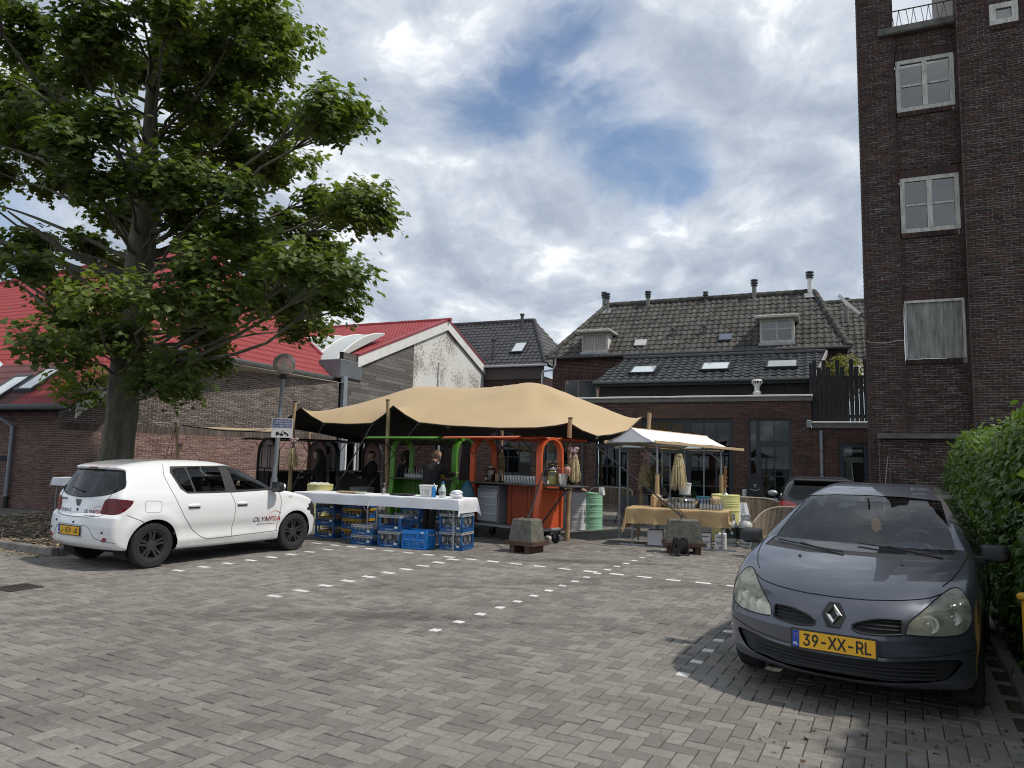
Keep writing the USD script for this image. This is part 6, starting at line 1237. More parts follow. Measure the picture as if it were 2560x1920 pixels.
 for y in (-.36, .36): m.rbox((-2.72, y, 1.14), (.09, .24, .14), .04)
 obj('rear_bench', m, MINT, t, smooth=40); obj('cabin_floor', MB().box((-1.4, 0, .32), (2.6, 1.3, .04)), MINT, t)
 obj('inside_mirror', MB().rbox((-.98, 0, 1.30), (.03, .22, .065), .012).tube([(-.98, 0, 1.33), (-.93, 0, 1.37)], .008, 5), MBPL, t)
 fp = spline_closed([(0, .05), (.026, .035), (.02, .022), (.036, .008), (.026, -.005), (.034, -.025), (.016, -.034), (0, -.05), (-.016, -.034), (-.034, -.025), (-.026, -.005), (-.036, .008), (-.02, .022), (-.026, .035)], 3)
 af = obj('air_freshener', MB().poly(fp * 1.25, (-.92, .06, 1.135), (0, 1, 0), (0, 0, 1), th=.003, n=(1, 0, 0)), M('freshener_yellow', (.75, .45, .08), .6, .25, 30, col2=(.8, .22, .06)), t); obj('cord', MB().tube([(-.92, .06, 1.19), (-.97, .02, 1.28)], .0015, 4), MWHITE, af)
 obj('aerial', MB().tube([(-2.50, 0, 1.45), (-2.62, 0, 1.84)], [.006, .003], 6), MBPL, t)
 lining(c); c.finish(); return c
grey_car()
# ---- white hatchback, left
def white_car():
 pw_ = carpaint('white_paint', (0.74, 0.75, 0.76), rough=.30, dirt=.55, dcol=(.30, .28, .25))
 side = spline_closed([(.50, .22), (.68, .22), (.77, .28), (.80, .40), (.81, .55), (.80, .68), (.76, .78), (.66, .86), (.45, .93), (.15, .99), (-.15, 1.035), (-.33, 1.065), (-.65, 1.225), (-.95, 1.365), (-1.2, 1.45), (-1.5, 1.495), (-1.9, 1.515), (-2.3, 1.505), (-2.65, 1.475), (-2.93, 1.435), (-3.045, 1.40), (-3.0, 1.345), (-3.05, 1.26), (-3.135, 1.08), (-3.185, .98), (-3.20, .86), (-3.21, .765), (-3.265, .715), (-3.28, .56), (-3.27, .42), (-3.2, .31), (-3.0, .26), (-2.0, .22), (-.8, .21)], 4, sharp=(11, 20, 21, 26, 27))
 def extra(P, r):
  x, y, z = P.T; mid = np.clip((x + 2.35) / .15, 0, 1) * np.clip((-.30 - x) / .15, 0, 1)
  return r + mid * .020 * np.exp(-((z - .50) / .10) ** 2) * (np.abs(y) > .5) - mid * .012 * np.exp(-((z - .345) / .05) ** 2) * (np.abs(y) > .5)
 b = Body(side, [(-3.4, .76), (-3.0, .825), (-2.7, .848), (-2.4, .86), (-1.8, .866), (-.8, .862), (-.2, .855), (.2, .835), (.5, .80), (.85, .71)],
             [(.15, .90), (.25, .962), (.36, .978), (.45, .985), (.6, 1.0), (.75, 1.0), (.9, .985), (1.0, .955), (1.08, .915), (1.2, .85), (1.35, .755), (1.45, .675), (1.6, .55)], ([-1.6, -.9, -.3, .3, .8], [.08, .22, .28, .46, .62]), ([-3.3, -2.9, -2.4], [.36, .24, 0]), .055,
             flare=[(0, .31, .40, .09, .020), (-2.589, .31, .42, .10, .026)], extra=extra)
 ra = np.array([-5.738, 10.624]); hd_ = math.radians(59.34); fa = ra + 2.589 * np.array([math.cos(hd_), math.sin(hd_)])
 t = thing('white_hatchback', 'white hatchback with company lettering parked at the left, seen from behind', 'car', (fa[0], fa[1], 0), hd_); c = Car(t, b, pw_, .024)
 for x in (0, -2.589):
  for sg in (1, -1): c.side(circle((x, .315), .365), sg, 'x', pw_, ymin=.42, keep=True); arch_liner(t, x, .315, sg, rw=.37, y1=.78)
 c.front([(-.68, 1.05), (-.35, 1.035), (0, 1.03), (.35, 1.035), (.68, 1.05), (.66, 1.12), (.56, 1.42), (.30, 1.44), (0, 1.445), (-.30, 1.44), (-.56, 1.42), (-.66, 1.12)], 'windscreen', MCARG, -.004, xmin=-1.42)
 rg = spline_closed([(-.59, 1.355), (0, 1.365), (.59, 1.355), (.715, 1.16), (.70, 1.085), (.49, 1.015), (0, .975), (-.49, 1.015), (-.70, 1.085), (-.715, 1.16)], 4, sharp=(0, 2))
 c.front(rg, 'rear_window', MCARG, -.004, xmax=-2.92); c.seam(rg, 'rear', .007, 'window_seal', MBPL, closed=True)
 for sg in (1, -1):
  c.side([(-1.27, 1.395), (-1.21, 1.05), (-.52, 1.07), (-.56, 1.105), (-.75, 1.215), (-1.0, 1.335)], sg, 'side_window', MCARG, -.004)
  c.side([(-1.43, 1.41), (-1.41, 1.045), (-1.93, 1.045), (-2.0, 1.40), (-1.8, 1.41)], sg, 'side_window', MCARG, -.004)
  c.side([(-2.03, 1.40), (-1.965, 1.045), (-2.08, 1.05), (-2.16, 1.13), (-2.235, 1.28), (-2.25, 1.355), (-2.2, 1.39)], sg, 'quarter_window', MCARG, -.004)
  c.side(rounded([(-1.25, 1.435), (-2.26, 1.42), (-2.29, 1.33), (-2.18, 1.09), (-2.08, 1.02), (-1.3, 1.015), (-.34, 1.04), (-.45, 1.105), (-.72, 1.25), (-1.0, 1.375)], .02), sg, 'window_frame', MBPL, -.001)
  c.seam([(-2.36, 1.44), (-2.40, 1.3), (-2.33, 1.08), (-2.24, .88), (-2.13, .68), (-1.98, .50), (-1.84, .38), (-1.72, .335)], 'side', sg=sg); c.seam([(-1.72, .335), (-1.2, .345), (-.40, .365)], 'side', sg=sg)
  c.seam([(-1.33, 1.02), (-1.25, .84), (-1.26, .6), (-1.29, .345)], 'side', sg=sg); c.seam([(-.37, 1.03), (-.32, .85), (-.37, .58), (-.42, .365)], 'side', sg=sg); c.seam([(-2.99, .755), (-2.78, .66), (-2.70, .60)], 'side', sg=sg)
  for x in (-1.98, -1.12):
   h = b.hit([[x, sg * 1.05, .845]], [[0, -sg, 0]])[0]; hh = obj('door_handle', MB().sphere(h, 1.0, 2, (.105, .024, .028)), pw_, t, smooth=True); obj('handle_shadow', MB().box(h + [0, sg * .010, -.030], (.19, .018, .012)), MSEAM, hh)
  T_ = spline_closed([(.50, .765), (.53, .92), (.60, .972), (.84, .968), (1.03, .945), (.97, .86), (.85, .785), (.70, .758)], 4, sharp=(0, 4)); g = lambda P: np.maximum(sdf_poly(np.stack([sg * P[:, 1] + np.maximum(0, P[:, 0] + 3.10), P[:, 2]], 1), T_), P[:, 0] + 2.55)
  v, f = c.cut(g); tl_ = thing('tail_light', None, None, (0, 0, 0), parent=t); c.put('lens', v, f, MLENSR, tl_, .002); n = grad(b.F, v); n /= np.linalg.norm(n, axis=1, keepdims=True); raw(path_of(tl_) + '/reflector', v - n * .02, f, M('red_reflector', (.13, .008, .010), .4, .5, 22, spec=.8), smooth=40)
  q = b.hit([[-3.6, sg * .60, .88], [-3.6, sg * .68, .875]], [[1.0, 0, 0]] * 2); obj('lamp_cell', MB().box(q[0] + [.012, 0, 0], (.012, .075, .06), ).box(q[1] + [.012, 0, 0], (.012, .06, .06)).box(q[0] + [.012, 0, -.085], (.012, .075, .05)), M('red_bright', (.5, .02, .02), .3, .1, 10), tl_)
  h = b.hit([[-3.6, sg * .64, .425]], [[1.0, 0, 0]])[0]; obj('reflector', MB().poly([(-.07, .028), (.07, .028), (.05, -.028), (-.05, -.028)], h + [.002, 0, 0], (0, -sg * 1.0, 0), (0, 0, 1.0), th=.006, n=(-1, 0, 0)), M('red_reflector', (.13, .008, .010), .4, .5, 22), t)
  mm = MB(); mc = np.array([-.50, sg * .97, 1.10]); hh = trimesh.convex.convex_hull(np.array([mc + np.array(d) * [1, sg, 1] for d in ((.07, -.09, .05), (.07, .06, .05), (.06, .08, -.02), (.07, .05, -.08), (.07, -.09, -.07), (-.07, -.10, .08), (-.07, .08, .085), (-.07, .11, .02), (-.07, .09, -.09), (-.07, -.10, -.09))])); hm = trimesh.smoothing.filter_taubin(trimesh.Trimesh(hh.vertices, hh.faces).subdivide().subdivide(), iterations=6); mm.mesh(hm); mm.tube([mc + [0, -sg * .05, -.03], mc + [.05, -sg * .20, -.06]], .03, 8); dm = obj('door_mirror', mm, MBPL, t, smooth=50)
  obj('mirror_glass', MB().rbox(mc + [-.068, sg * .0, 0], (.012, .15, .12), .01), M('mirror', (.8, .82, .84), .02, .01, 5, metal=1.0), dm)
  obj('mirror_cap', MB().sphere(mc + [.055, sg * .01, .0], 1.0, 2, (.045, .085, .06)), pw_, dm, smooth=True)
  wheel(t, 0, sg * .755, .315, .19, .205, sg, M('anthracite_rim', (.085, .085, .088), .38, .15, 20, metal=.7), 5); wheel(t, -2.589, sg * .755, .315, .19, .205, sg, LK['anthracite_rim'], 5); seat(t, -1.42, sg * .36, top=1.28)
  h = b.hit([[-.12, sg * 1.05, .92]], [[0, -sg, 0]])[0]; obj('side_repeater', MB().box(h, (.085, .012, .035)), M('clear_lens', (.6, .6, .58), .2, .1, 20), t)
 c.side([(.26, .70), (.33, .735), (.30, .775), (.38, .79), (.36, .825), (.46, .83), (.60, .83), (.78, .72), (.76, .60), (.64, .52), (.56, .545), (.53, .50), (.47, .52), (.44, .57), (.36, .60), (.36, .66), (.28, .665)], -1, 'torn_corner', MBPL, -.012, ymin=.25, label='torn front corner showing black bumper support')
 ff = rounded([(-2.74, .775), (-2.51, .775), (-2.49, .93), (-2.74, .94)], .035); c.seam(ff, 'side', .0025, 'fuel_flap_gap', M('thin_gap', (.10, .10, .10), .9, .1, 5), closed=True, sg=-1)
 c.seam([(-.64, 1.12), (-.60, .99), (-.585, .93), (-.60, .80), (-.54, .735), (-.3, .715), (0, .71), (.3, .715), (.54, .735), (.60, .80), (.585, .93), (.60, .99), (.64, 1.12)], 'rear', .004)
 c.seam([(-.80, .385), (-.68, .40), (-.50, .44), (-.40, .57), (-.33, .60), (.33, .60), (.40, .57), (.50, .44), (.68, .40), (.80, .385)], 'rear', .004, 'bumper_crease', M('thin_gap', (.10, .10, .10), .9, .1, 5))
 hb = b.hit([[-3.6, 0, .905], [-3.6, 0, .80], [-3.6, .02, .52]], [[1.0, 0, 0]] * 3)
 obj('badge', MB().poly([(-.062, .04), (.062, .04), (.05, 0), (.03, -.045), (0, -.055), (-.03, -.045), (-.05, 0)], hb[0] + [-.004, 0, 0], (0, -1, 0), (0, 0, 1), th=.008, n=(-1, 0, 0)), M('badge_grey', (.16, .16, .17), .3, .1, 10, metal=.7), t)
 obj('boot_lock', MB().lathe([(.022, 0), (.022, .006), (.012, .008), (0, .008)], 16, hb[1] + [.002, 0, 0], (-1, 0, 0)), MBPL, t)
 plate(t, hb[2] + np.array([-.014, 0, 0]), (0, -1, 0), (0, 0, 1), 'J-839-JK', tscale=.072)
 for y, z in ((.45, .635), (-.05, .635), (-.63, .52), (.66, .52)):
  h = b.hit([[-3.6, y, z]], [[1.0, 0, 0]])[0]; obj('parking_sensor', MB().sphere(h, .017, 1), MBPL, t)
 w0 = b.hit([[-3.6, -.02, 1.06], [-3.6, .30, 1.10]], [[1.0, 0, 0]] * 2); obj('rear_wiper', MB().tube([w0[0] + [-.02, 0, 0], w0[1] + [-.02, 0, 0]], .010, 6), MBPL, t); h = b.hit([[-3.6, 0, 1.39]], [[1.0, 0, 0]])[0]; obj('brake_light', MB().box(h, (.012, .22, .016)), MLENSR, t)
 MN, MV_, MRd, MGd = M('navy_print', (.025, .03, .10), .5, .05, 5), M('plum_print', (.14, .03, .08), .5, .05, 5), M('red_print', (.38, .03, .04), .5, .05, 5), M('dark_print', (.03, .03, .05), .5, .05, 5)
 def logo(P0, ex, D, h, dom):
  u = 0.0; ex = np.asarray(ex, float)
  for part, mt in (('OL', MN), ('YM', MV_), ('PIA', MRd)): u += skin_text(c, part, h, np.asarray(P0) + ex * u, ex, (0, 0, 1), D, mt, .22, 1.18) - .01 * h
  a0 = np.asarray(P0) + ex * u * .50 + ZZ * h * 1.25; q = np.linspace(0, 1, 14); sw = np.array([a0 + ex * u * (.52 * x_) + ZZ * h * (.95 * math.sin(min(1, x_ * 1.25) * math.pi * .62) - .95 * max(0, x_ - .75) * 2.2) for x_ in q]); D_ = unit(D); H_ = b.hit(sw - D_ * .25, np.tile(D_, (14, 1))); obj('swoosh', MB().tube(H_, np.interp(q, [0, .6, 1], [.002, h * .055, h * .10]), 5), MRd, t)
  skin_text(c, dom, h * .36, np.asarray(P0) + ex * u * .17 - ZZ * h * .78, ex, (0, 0, 1), D, MGd, .12, bold=False); return u
 logo((-.885, -.9, .535), (1, 0, 0), (0, 1, 0), .072, 'geeft werk betekenis'); logo((-3.25, -.16, .765), (0, -1, 0), (1, 0, 0), .047, 'geeft werk betekenis')
 skin_text(c, 'olympia.nl', .052, (-3.25, .47, .765), (0, -1, 0), (0, 0, 1), (1, 0, 0), MGd, 0, .9, bold=False); skin_text(c, 'SANDERO', .032, (-3.25, .55, .92), (0, -1, 0), (0, 0, 1), (1, 0, 0), MBPL, 0, 1.1)
 m = MB(); pr = [(-.36, .98), (-.5, 1.02), (-.78, 1.02), (-.90, .97), (-.92, .7), (-.7, .6)]; m.grid(np.array([[(x - .1 * (y / .7) ** 2, y, z) for x, z in pr] for y in np.linspace(-.68, .68, 17)])); obj('dashboard', m, MINT, t, smooth=50); steering(t, -1.0, .36, .98)
 m = MB().rbox((-2.35, 0, .52), (.5, 1.25, .2), .05).rbox((-2.62, 0, .84), (.14, 1.25, .55), .05)
 for y in (-.40, .40): m.rbox((-2.66, y, 1.18), (.09, .24, .15), .04)
 obj('rear_bench', m, MINT, t, smooth=40); obj('parcel_shelf', MB().box((-2.9, 0, .99), (.36, 1.1, .02)), MINT, t); obj('cabin_floor', MB().box((-1.4, 0, .36), (2.6, 1.3, .04)), MINT, t)
 obj('roof_aerial', MB().tube([(-1.30, 0, 1.49), (-1.62, 0, 1.83)], [.006, .003], 6), MBPL, t)
 obj('underbody', MB().box((-1.3, 0, .24), (3.2, 1.3, .06)), MSEAM, t)
 lining(c); c.finish(); return c
white_car()
# ---- dark car half hidden behind the grey one
def dark_car():
 side = spline_closed([(.45, .24), (.66, .26), (.73, .40), (.74, .55), (.68, .72), (.45, .86), (.1, .95), (-.2, 1.0), (-.7, 1.25), (-1.0, 1.37), (-1.4, 1.43), (-1.9, 1.44), (-2.4, 1.40), (-2.72, 1.35), (-2.85, 1.16), (-2.95, .95), (-3.0, .75), (-3.03, .5), (-2.95, .32), (-2.7, .25), (-1.2, .22)], 4)
 b = Body(side, [(-3.1, .74), (-2.6, .82), (-1.5, .83), (0, .81), (.8, .70)], [(.15, .9), (.35, .98), (.6, 1.0), (.85, .98), (.98, .94), (1.2, .83), (1.4, .68), (1.5, .6)], ([-.5, .8], [.2, .6]), ([-3, -2.4], [.34, 0]), .06)
 p = at(1958, 1255, 13.9); hdv = math.radians(70); c0 = p[:2] + np.array([math.sin(hdv), -math.cos(hdv)]) * .72 + np.array([math.cos(hdv), math.sin(hdv)]) * 2.95
 t = thing('dark_small_car', 'black small car with a red tail lamp, mostly hidden behind the grey hatchback', 'car', (c0[0], c0[1], 0), hdv); c = Car(t, b, carpaint('black_paint', (.012, .012, .014), rough=.3), .03)
 for x in (0, -2.45):
  for sg in (1, -1): c.side(circle((x, .29), .33), sg, 'x', c.paint, ymin=.42, keep=True); arch_liner(t, x, .29, sg, rw=.335, y1=.72); wheel(t, x, sg * .70, .29, .18, .19, sg, LK['alloy_grey'], 5)
 c.front([(-.52, 1.31), (.52, 1.31), (.64, 1.05), (.5, .98), (-.5, .98), (-.64, 1.05)], 'rear_window', MCARG, -.003, xmax=-2.6); c.front([(-.62, 1.03), (.62, 1.03), (.5, 1.34), (-.5, 1.34)], 'windscreen', MCARG, -.003, xmin=-1.2)
 for sg in (1, -1):
  c.side([(-.6, 1.0), (-1.5, 1.01), (-1.5, 1.33), (-1.1, 1.32)], sg, 'side_window', MCARG, -.003); c.side([(-1.6, 1.01), (-2.3, 1.02), (-2.45, 1.22), (-2.3, 1.32), (-1.6, 1.33)], sg, 'side_window', MCARG, -.003)
  T_ = spline_closed([(.46, .80), (.50, .92), (.66, .97), (.86, .93), (.80, .84), (.66, .80)], 4); g = lambda P: np.maximum(sdf_poly(np.stack([sg * P[:, 1] + np.maximum(0, P[:, 0] + 2.8), P[:, 2]], 1), T_), P[:, 0] + 2.4)
  v, f = c.cut(g); c.put('tail_light', v, f, M('red_gloss', (.30, .012, .014), .15, .15, 20, coat=1.0), None, .004); obj('door_mirror', MB().sphere((-.45, sg * .90, 1.02), 1.0, 2, (.07, .11, .07)), MZINC, t, smooth=True)
 obj('rear_spoiler', MB().rbox((-2.72, 0, 1.37), (.26, 1.05, .04), .015), MBPL, t); lining(c); c.finish()
dark_car()
# ---- stretch tent
from scipy.spatial import Delaunay
MTENT = M('tan_tent_cloth', (0.47, 0.345, 0.19), 0.85, 0.06, 1.3, 0.006, 5.0, sheen=.2)
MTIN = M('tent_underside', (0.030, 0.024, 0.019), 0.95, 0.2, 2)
MPOLE = M('peeled_pole', (0.30, 0.195, 0.095), 0.75, 0.3, 16, 0.003, 40, stretch=(1, 1, .2), col2=(0.46, 0.33, 0.19))
MROPE = M('black_rope', (0.012, 0.012, 0.013), 0.8, 0.2, 30)
MRAFF = M('raffia', (0.60, 0.49, 0.28), 0.85, 0.3, 30, tone=.35)
MPINK = M('dusty_pink_cloth', (0.45, 0.32, 0.33), 0.9, 0.15, 12)
edge = [(455, 1063, 19.3), (560, 1076, 19.0), (676, 1080, 18.6), (752, 1019, 18.2), (778, 1040, 17.9), (809, 1057, 17.6), (870, 1060, 17.35), (931, 1058, 17.15), (960, 1037, 17.05), (983, 1014, 17.0), (1012, 1036, 16.75), (1047, 1056, 16.5), (1120, 1064, 16.1), (1250, 1070, 15.5), (1345, 1069, 15.15), (1390, 1064, 15.0), (1424, 1057, 14.9), (1455, 1076, 15.0), (1492, 1090, 15.25), (1530, 1086, 15.7), (1570, 1076, 16.1), (1607, 1041, 16.6),
  (1560, 1088, 18.2), (1490, 1104, 19.4), (1400, 1104, 20.2), (1310, 1100, 20.8), (1254, 1068, 21.2), (1200, 1100, 21.4), (1100, 1112, 21.8), (990, 1112, 22.0), (880, 1100, 22.0), (800, 1082, 21.6), (740, 1072, 21.0), (640, 1072, 20.4), (540, 1068, 19.8)]
EP = np.array([at(*e) for e in edge]); peaks = [at(1050, 946, 19.0), at(1337, 930, 17.5)]
ridge = [[at(*e) for e in l_] for l_ in ([(800, 1021, 18.3), (870, 1010, 18.4), (940, 992, 18.6), (1000, 970, 18.9), (1050, 948, 19.0), (1090, 956, 18.8), (1140, 960, 18.5), (1200, 961, 18.2), (1260, 957, 17.9), (1310, 944, 17.6), (1337, 932, 17.5), (1368, 948, 17.4), (1410, 967, 17.3), (1470, 991, 17.1), (1540, 1018, 16.8)],)]
def make_tent():
 n = len(EP); B = []
 for i in range(n):
  a, b = EP[i], EP[(i + 1) % n]; k = max(1, int(np.linalg.norm((b - a)[:2]) / .16)); B += [a + (b - a) * t / k for t in range(k)]
 B = np.array(B); pg = Polygon(B[:, :2]); x0, y0, x1, y1 = pg.bounds; h = .17
 inner = pg.buffer(-.10); I = np.array([(x + (h / 2 if j % 2 else 0), y) for j, y in enumerate(np.arange(y0, y1, h * .87)) for x in np.arange(x0, x1, h) if inner.contains(Point(x + (h / 2 if j % 2 else 0), y))])
 P2 = np.vstack([B[:, :2], I]); tri = Delaunay(P2).simplices; cen = P2[tri].mean(1); pgb = pg.buffer(1e-4); tri = tri[[pgb.contains(Point(c)) for c in cen]]
 N = len(P2); fixed = np.zeros(N, bool); z = np.zeros(N); fixed[:len(B)] = True; z[:len(B)] = B[:, 2]
 for pk in peaks:
  d = np.hypot(*(P2 - pk[:2]).T); m = d < .20; m[:len(B)] = False; m |= d == d.min(); fixed |= m; z[m] = pk[2]
 for ln in ridge:
  for a, b in zip(ln[:-1], ln[1:]):
   for q in np.linspace(0, 1, 12):
    c = a + (b - a) * q; k = len(B) + int(np.argmin(np.hypot(*(P2[len(B):] - c[:2]).T)));
    if np.hypot(*(P2[k] - c[:2])) < .2: fixed[k] = True; z[k] = c[2]
 e = np.vstack([tri[:, [0, 1]], tri[:, [1, 2]], tri[:, [2, 0]]]); e = np.vstack([e, e[:, ::-1]]); w = 1 / np.maximum(np.linalg.norm(P2[e[:, 0]] - P2[e[:, 1]], axis=1), .05)
 A = sparse.coo_matrix((w, (e[:, 0], e[:, 1])), shape=(N, N)).tocsr(); L = sparse.diags(np.asarray(A.sum(1)).ravel()) - A; fr = ~fixed
 z[fr] = spsolve(L[fr][:, fr].tocsc(), -L[fr][:, fixed] @ z[fixed])
 for it in range(14):
  free = ~fixed.copy(); free[len(B):] = True; z[free] = .55 * z[free] + .45 * (A @ z / np.asarray(A.sum(1)).ravel())[free]
 d = np.minimum.reduce([np.hypot(*(P2 - pk[:2]).T) for pk in peaks]); z += .03 * (meshkit.fbm(np.stack([P2[:, 0] * .9, P2[:, 1] * .9, z * 0], 1), 3) - .5) * np.clip(d, 0, 1) * fr
 ang = np.arctan2(P2[:, 1] - peaks[1][1], P2[:, 0] - peaks[1][0]); dd = np.hypot(*(P2 - peaks[1][:2]).T); z += fr * .03 * np.cos(ang * 7) * np.exp(-((dd - .8) / .6) ** 2)
 Vt_ = np.stack([P2[:, 0], P2[:, 1], z], 1); o = np.array([-2.0, 18.0, 0])
 nn = np.cross(Vt_[tri[0, 1]] - Vt_[tri[0, 0]], Vt_[tri[0, 2]] - Vt_[tri[0, 0]]); tri = tri if nn[2] > 0 else tri[:, ::-1]
 t = thing('stretch_tent', 'large tan stretch tent with two peaks and black underside', 'tent', o)
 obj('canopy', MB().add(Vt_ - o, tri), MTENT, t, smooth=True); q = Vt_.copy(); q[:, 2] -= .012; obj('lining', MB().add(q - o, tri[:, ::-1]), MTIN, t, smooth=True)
 hem = MB(); hem.tube(np.vstack([B, B[:1]]) - o - [0, 0, .006], .016, 5, caps=False); obj('hem', hem, MTIN, t)
 for i in (5, 7, 11, 12, 18, 20, 1, 2): obj('ring', MB().tube([EP[i] - o + [.03 * math.cos(a), 0, .03 * math.sin(a) - .03] for a in np.linspace(0, 6.28, 9)], .006, 4, caps=False), MZINC, t)
make_tent()
def pole(pt, base, r0, r1, label, group=None):
 base = np.asarray(base, float); rng = np.random.default_rng(int(abs(base[0]) * 100)); q = np.linspace(0, 1, 9)[:, None]; P = (pt - base) * q; P[1:-1, :2] += rng.normal(0, .008, (7, 2)); t = thing('tent_pole', label, 'pole', base, group=group); obj('shaft', MB().tube(P, np.linspace(r0, r1, 9) * (1 + .05 * rng.normal(0, 1, 9)), 10), MPOLE, t, smooth=50); obj('end_cap', MB().lathe([(r1 * 1.03, -.03), (r1 * 1.03, .004), (0, .006)], 10, pt - base), MIRON if 'MIRON' in globals() else MTIN, t); return t
pb = {0: (at(440, 1056, 19.4), gp(452, 1290)), 1: (at(738, 1003, 18.25), None), 2: (at(970, 999, 17.05), None), 3: (at(1426, 1044, 14.9), gp(1418, 1352)), 4: (at(1624, 1032, 16.7), None), 5: (at(1254, 1064, 21.3), None), 6: (at(775, 1066, 21.9), None)}
bases = {1: at(722, 1250, 18.0), 2: at(968, 1255, 16.95), 4: at(1594, 1280, 16.4), 5: at(1252, 1200, 21.3), 6: at(773, 1150, 21.9)}
for k, lab in ((0, 'short peeled pole at the left tip of the tent, pink ribbon tied round it'), (1, 'peeled wooden tent pole just right of the no-entry sign'), (2, 'peeled wooden tent pole at the left end of the green bar'), (3, 'peeled wooden tent pole at the right end of the orange bar'), (4, 'leaning wooden tent pole in front of the white market stall'), (5, 'pole at the back edge of the tent above the orange bar'), (6, 'pole at the back of the tent by the hall wall')):
 top, b = pb[k]; b = np.array(bases[k] if b is None else b); b = np.array([b[0], b[1], 0]); pole(top, b, .055 if k != 0 else .045, .047 if k != 0 else .04, lab)
def rope(a, b, label, r=.008, sag=.0, double=0.0):
 a, b = np.asarray(a, float), np.asarray(b, float); t = thing('guy_rope', label, 'rope', b, group=None); q = np.linspace(0, 1, 10)[:, None]; P = (a - b) * q - np.array([0, 0, sag]) * (4 * q * (1 - q)); obj('strand', MB().tube(P, r, 5), MROPE, t)
 if double: obj('strand', MB().tube(P + np.array([double, 0, .0]) * (1 - .7 * q), r, 5), MROPE, t)
 k = P[4]; obj('tightener', MB().tube([k, k + (P[5] - P[4]) * .35], r * 2.2, 6), MROPE, t)
g0 = lambda p: np.array([p[0], p[1], 0.02])
rope(EP[7], g0(at(780, 1260, 15.9)), 'black guy rope running down left from the dip between the two middle poles', .009, .03, .03)
rope(EP[11], g0(at(830, 1250, 15.2)), 'black guy rope running down left from the hem beside the green bar pole', .009, .03)
rope(EP[5], g0(at(690, 1250, 16.6)), 'black guy rope running down left past the sign pole', .007, .02)
rope(pb[0][0] - [0, 0, .04], g0(gp(370, 1285)), 'dark guy rope at the far left tip of the tent, outer one', .007); rope(pb[0][0] - [0, 0, .06], g0(gp(405, 1300)), 'dark guy rope at the far left tip of the tent, inner one', .007)
rope(EP[20], at(1628, 1108, 16.0), 'short rope between the tent hem and the stall roof', .006)
def tassel(px, py, Y, L, wd, label, ribbon=True, flat=False, n=110, seed=0):
 rng = np.random.default_rng(seed); o = at(px, py, Y); t = thing('straw_skirt', label, 'straw decoration', o, group=None); m = MB()
 for i in range(n):
  a = rng.random() * 6.283; r = wd * (.35 + .15 * rng.random()); s_ = rng.random(); r1 = wd * (.5 + .6 * rng.random()); l_ = L * (.75 + .3 * rng.random())
  p0 = np.array([r * math.cos(a), r * math.sin(a) * (.3 if flat else 1), 0]); p2 = np.array([r1 * math.cos(a + .2) + rng.normal(0, .02), r1 * math.sin(a + .2) * (.3 if flat else 1), -l_]); p1 = (p0 + p2) / 2 + [.05 * wd * math.cos(a), 0, .03]
  m.tube([p0, p1, p2], [.007, .006, .004], 4, caps=False, tone=rng.random())
 obj('straw', m, MRAFF, t, toned=True, kind='stuff'); obj('tie', MB().lathe([(wd * .42, -.03), (wd * .46, .0), (wd * .40, .03)], 14), MRAFF, t)
 for k in range(5): obj('wooden_bead', MB().sphere((wd * .6 * math.cos(k * 1.3 - 2), -abs(wd * .6 * math.sin(k * 1.3 - 2)), -.08 - .05 * k), .014, 1), MWHITE, t)
 return t
def ribbon(px, py, Y, label, s_=1.0, seed=0):
 s_ *= .7
 rng = np.random.default_rng(seed); o = at(px, py, Y); t = thing('ribbon_bow', label, 'ribbon', o); m = MB().lathe([(.062 * s_, -.05 * s_), (.075 * s_, 0), (.062 * s_, .05 * s_)], 14)
 for a0, l in ((.3, .16), (2.7, .14), (-.8, .12)):
  c = np.array([math.cos(a0), -.4, math.sin(a0)]) * l * s_ * .6; q = trimesh.creation.icosphere(2, 1.0); v = np.asarray(q.vertices) * [.085 * s_, .04 * s_, .055 * s_]; v *= (1 + .3 * (meshkit.noise(v * 30 + seed)[:, None] - .5)); m.add(v + c, q.faces)
 for dx in (-.04, .05): m.grid(np.array([[(dx * s_ * (1 + z) + w, -.06 - .02 * math.sin(z * 9), -z * .26 * s_) for w in (-.022 * s_, .022 * s_)] for z in np.linspace(0, 1, 6)]))
 obj('bow', m, MPINK, t, smooth=60)
tassel(733, 1122, 18.0, .50, .14, 'straw skirt hanging on the pole beside the sign', seed=1); ribbon(736, 1100, 17.95, 'pink ribbon tied to the pole beside the sign', seed=1)
tassel(1438, 1140, 14.75, .52, .10, 'straw skirt on the pole by the lemonade jar', seed=2); ribbon(1432, 1124, 14.75, 'pink ribbon tied to the pole by the lemonade jar', seed=2)
tassel(1614, 1164, 16.3, .55, .16, 'wide straw skirt on the pole in front of the market stall', seed=3); ribbon(1614, 1138, 16.3, 'pink ribbon on the pole in front of the market stall', 1.2, seed=3)
tassel(1254, 1132, 19.5, .55, .09, 'narrow straw skirt hanging in the middle of the orange bar', seed=4); ribbon(1253, 1118, 19.5, 'pink ribbon above the straw skirt inside the orange bar', seed=4)
tassel(1697, 1138, 15.3, .75, .16, 'flat straw fringe hanging under the white stall roof', flat=True, seed=5); ribbon(449, 1112, 19.3, 'pink ribbon on the short left tent pole', .9, seed=6)
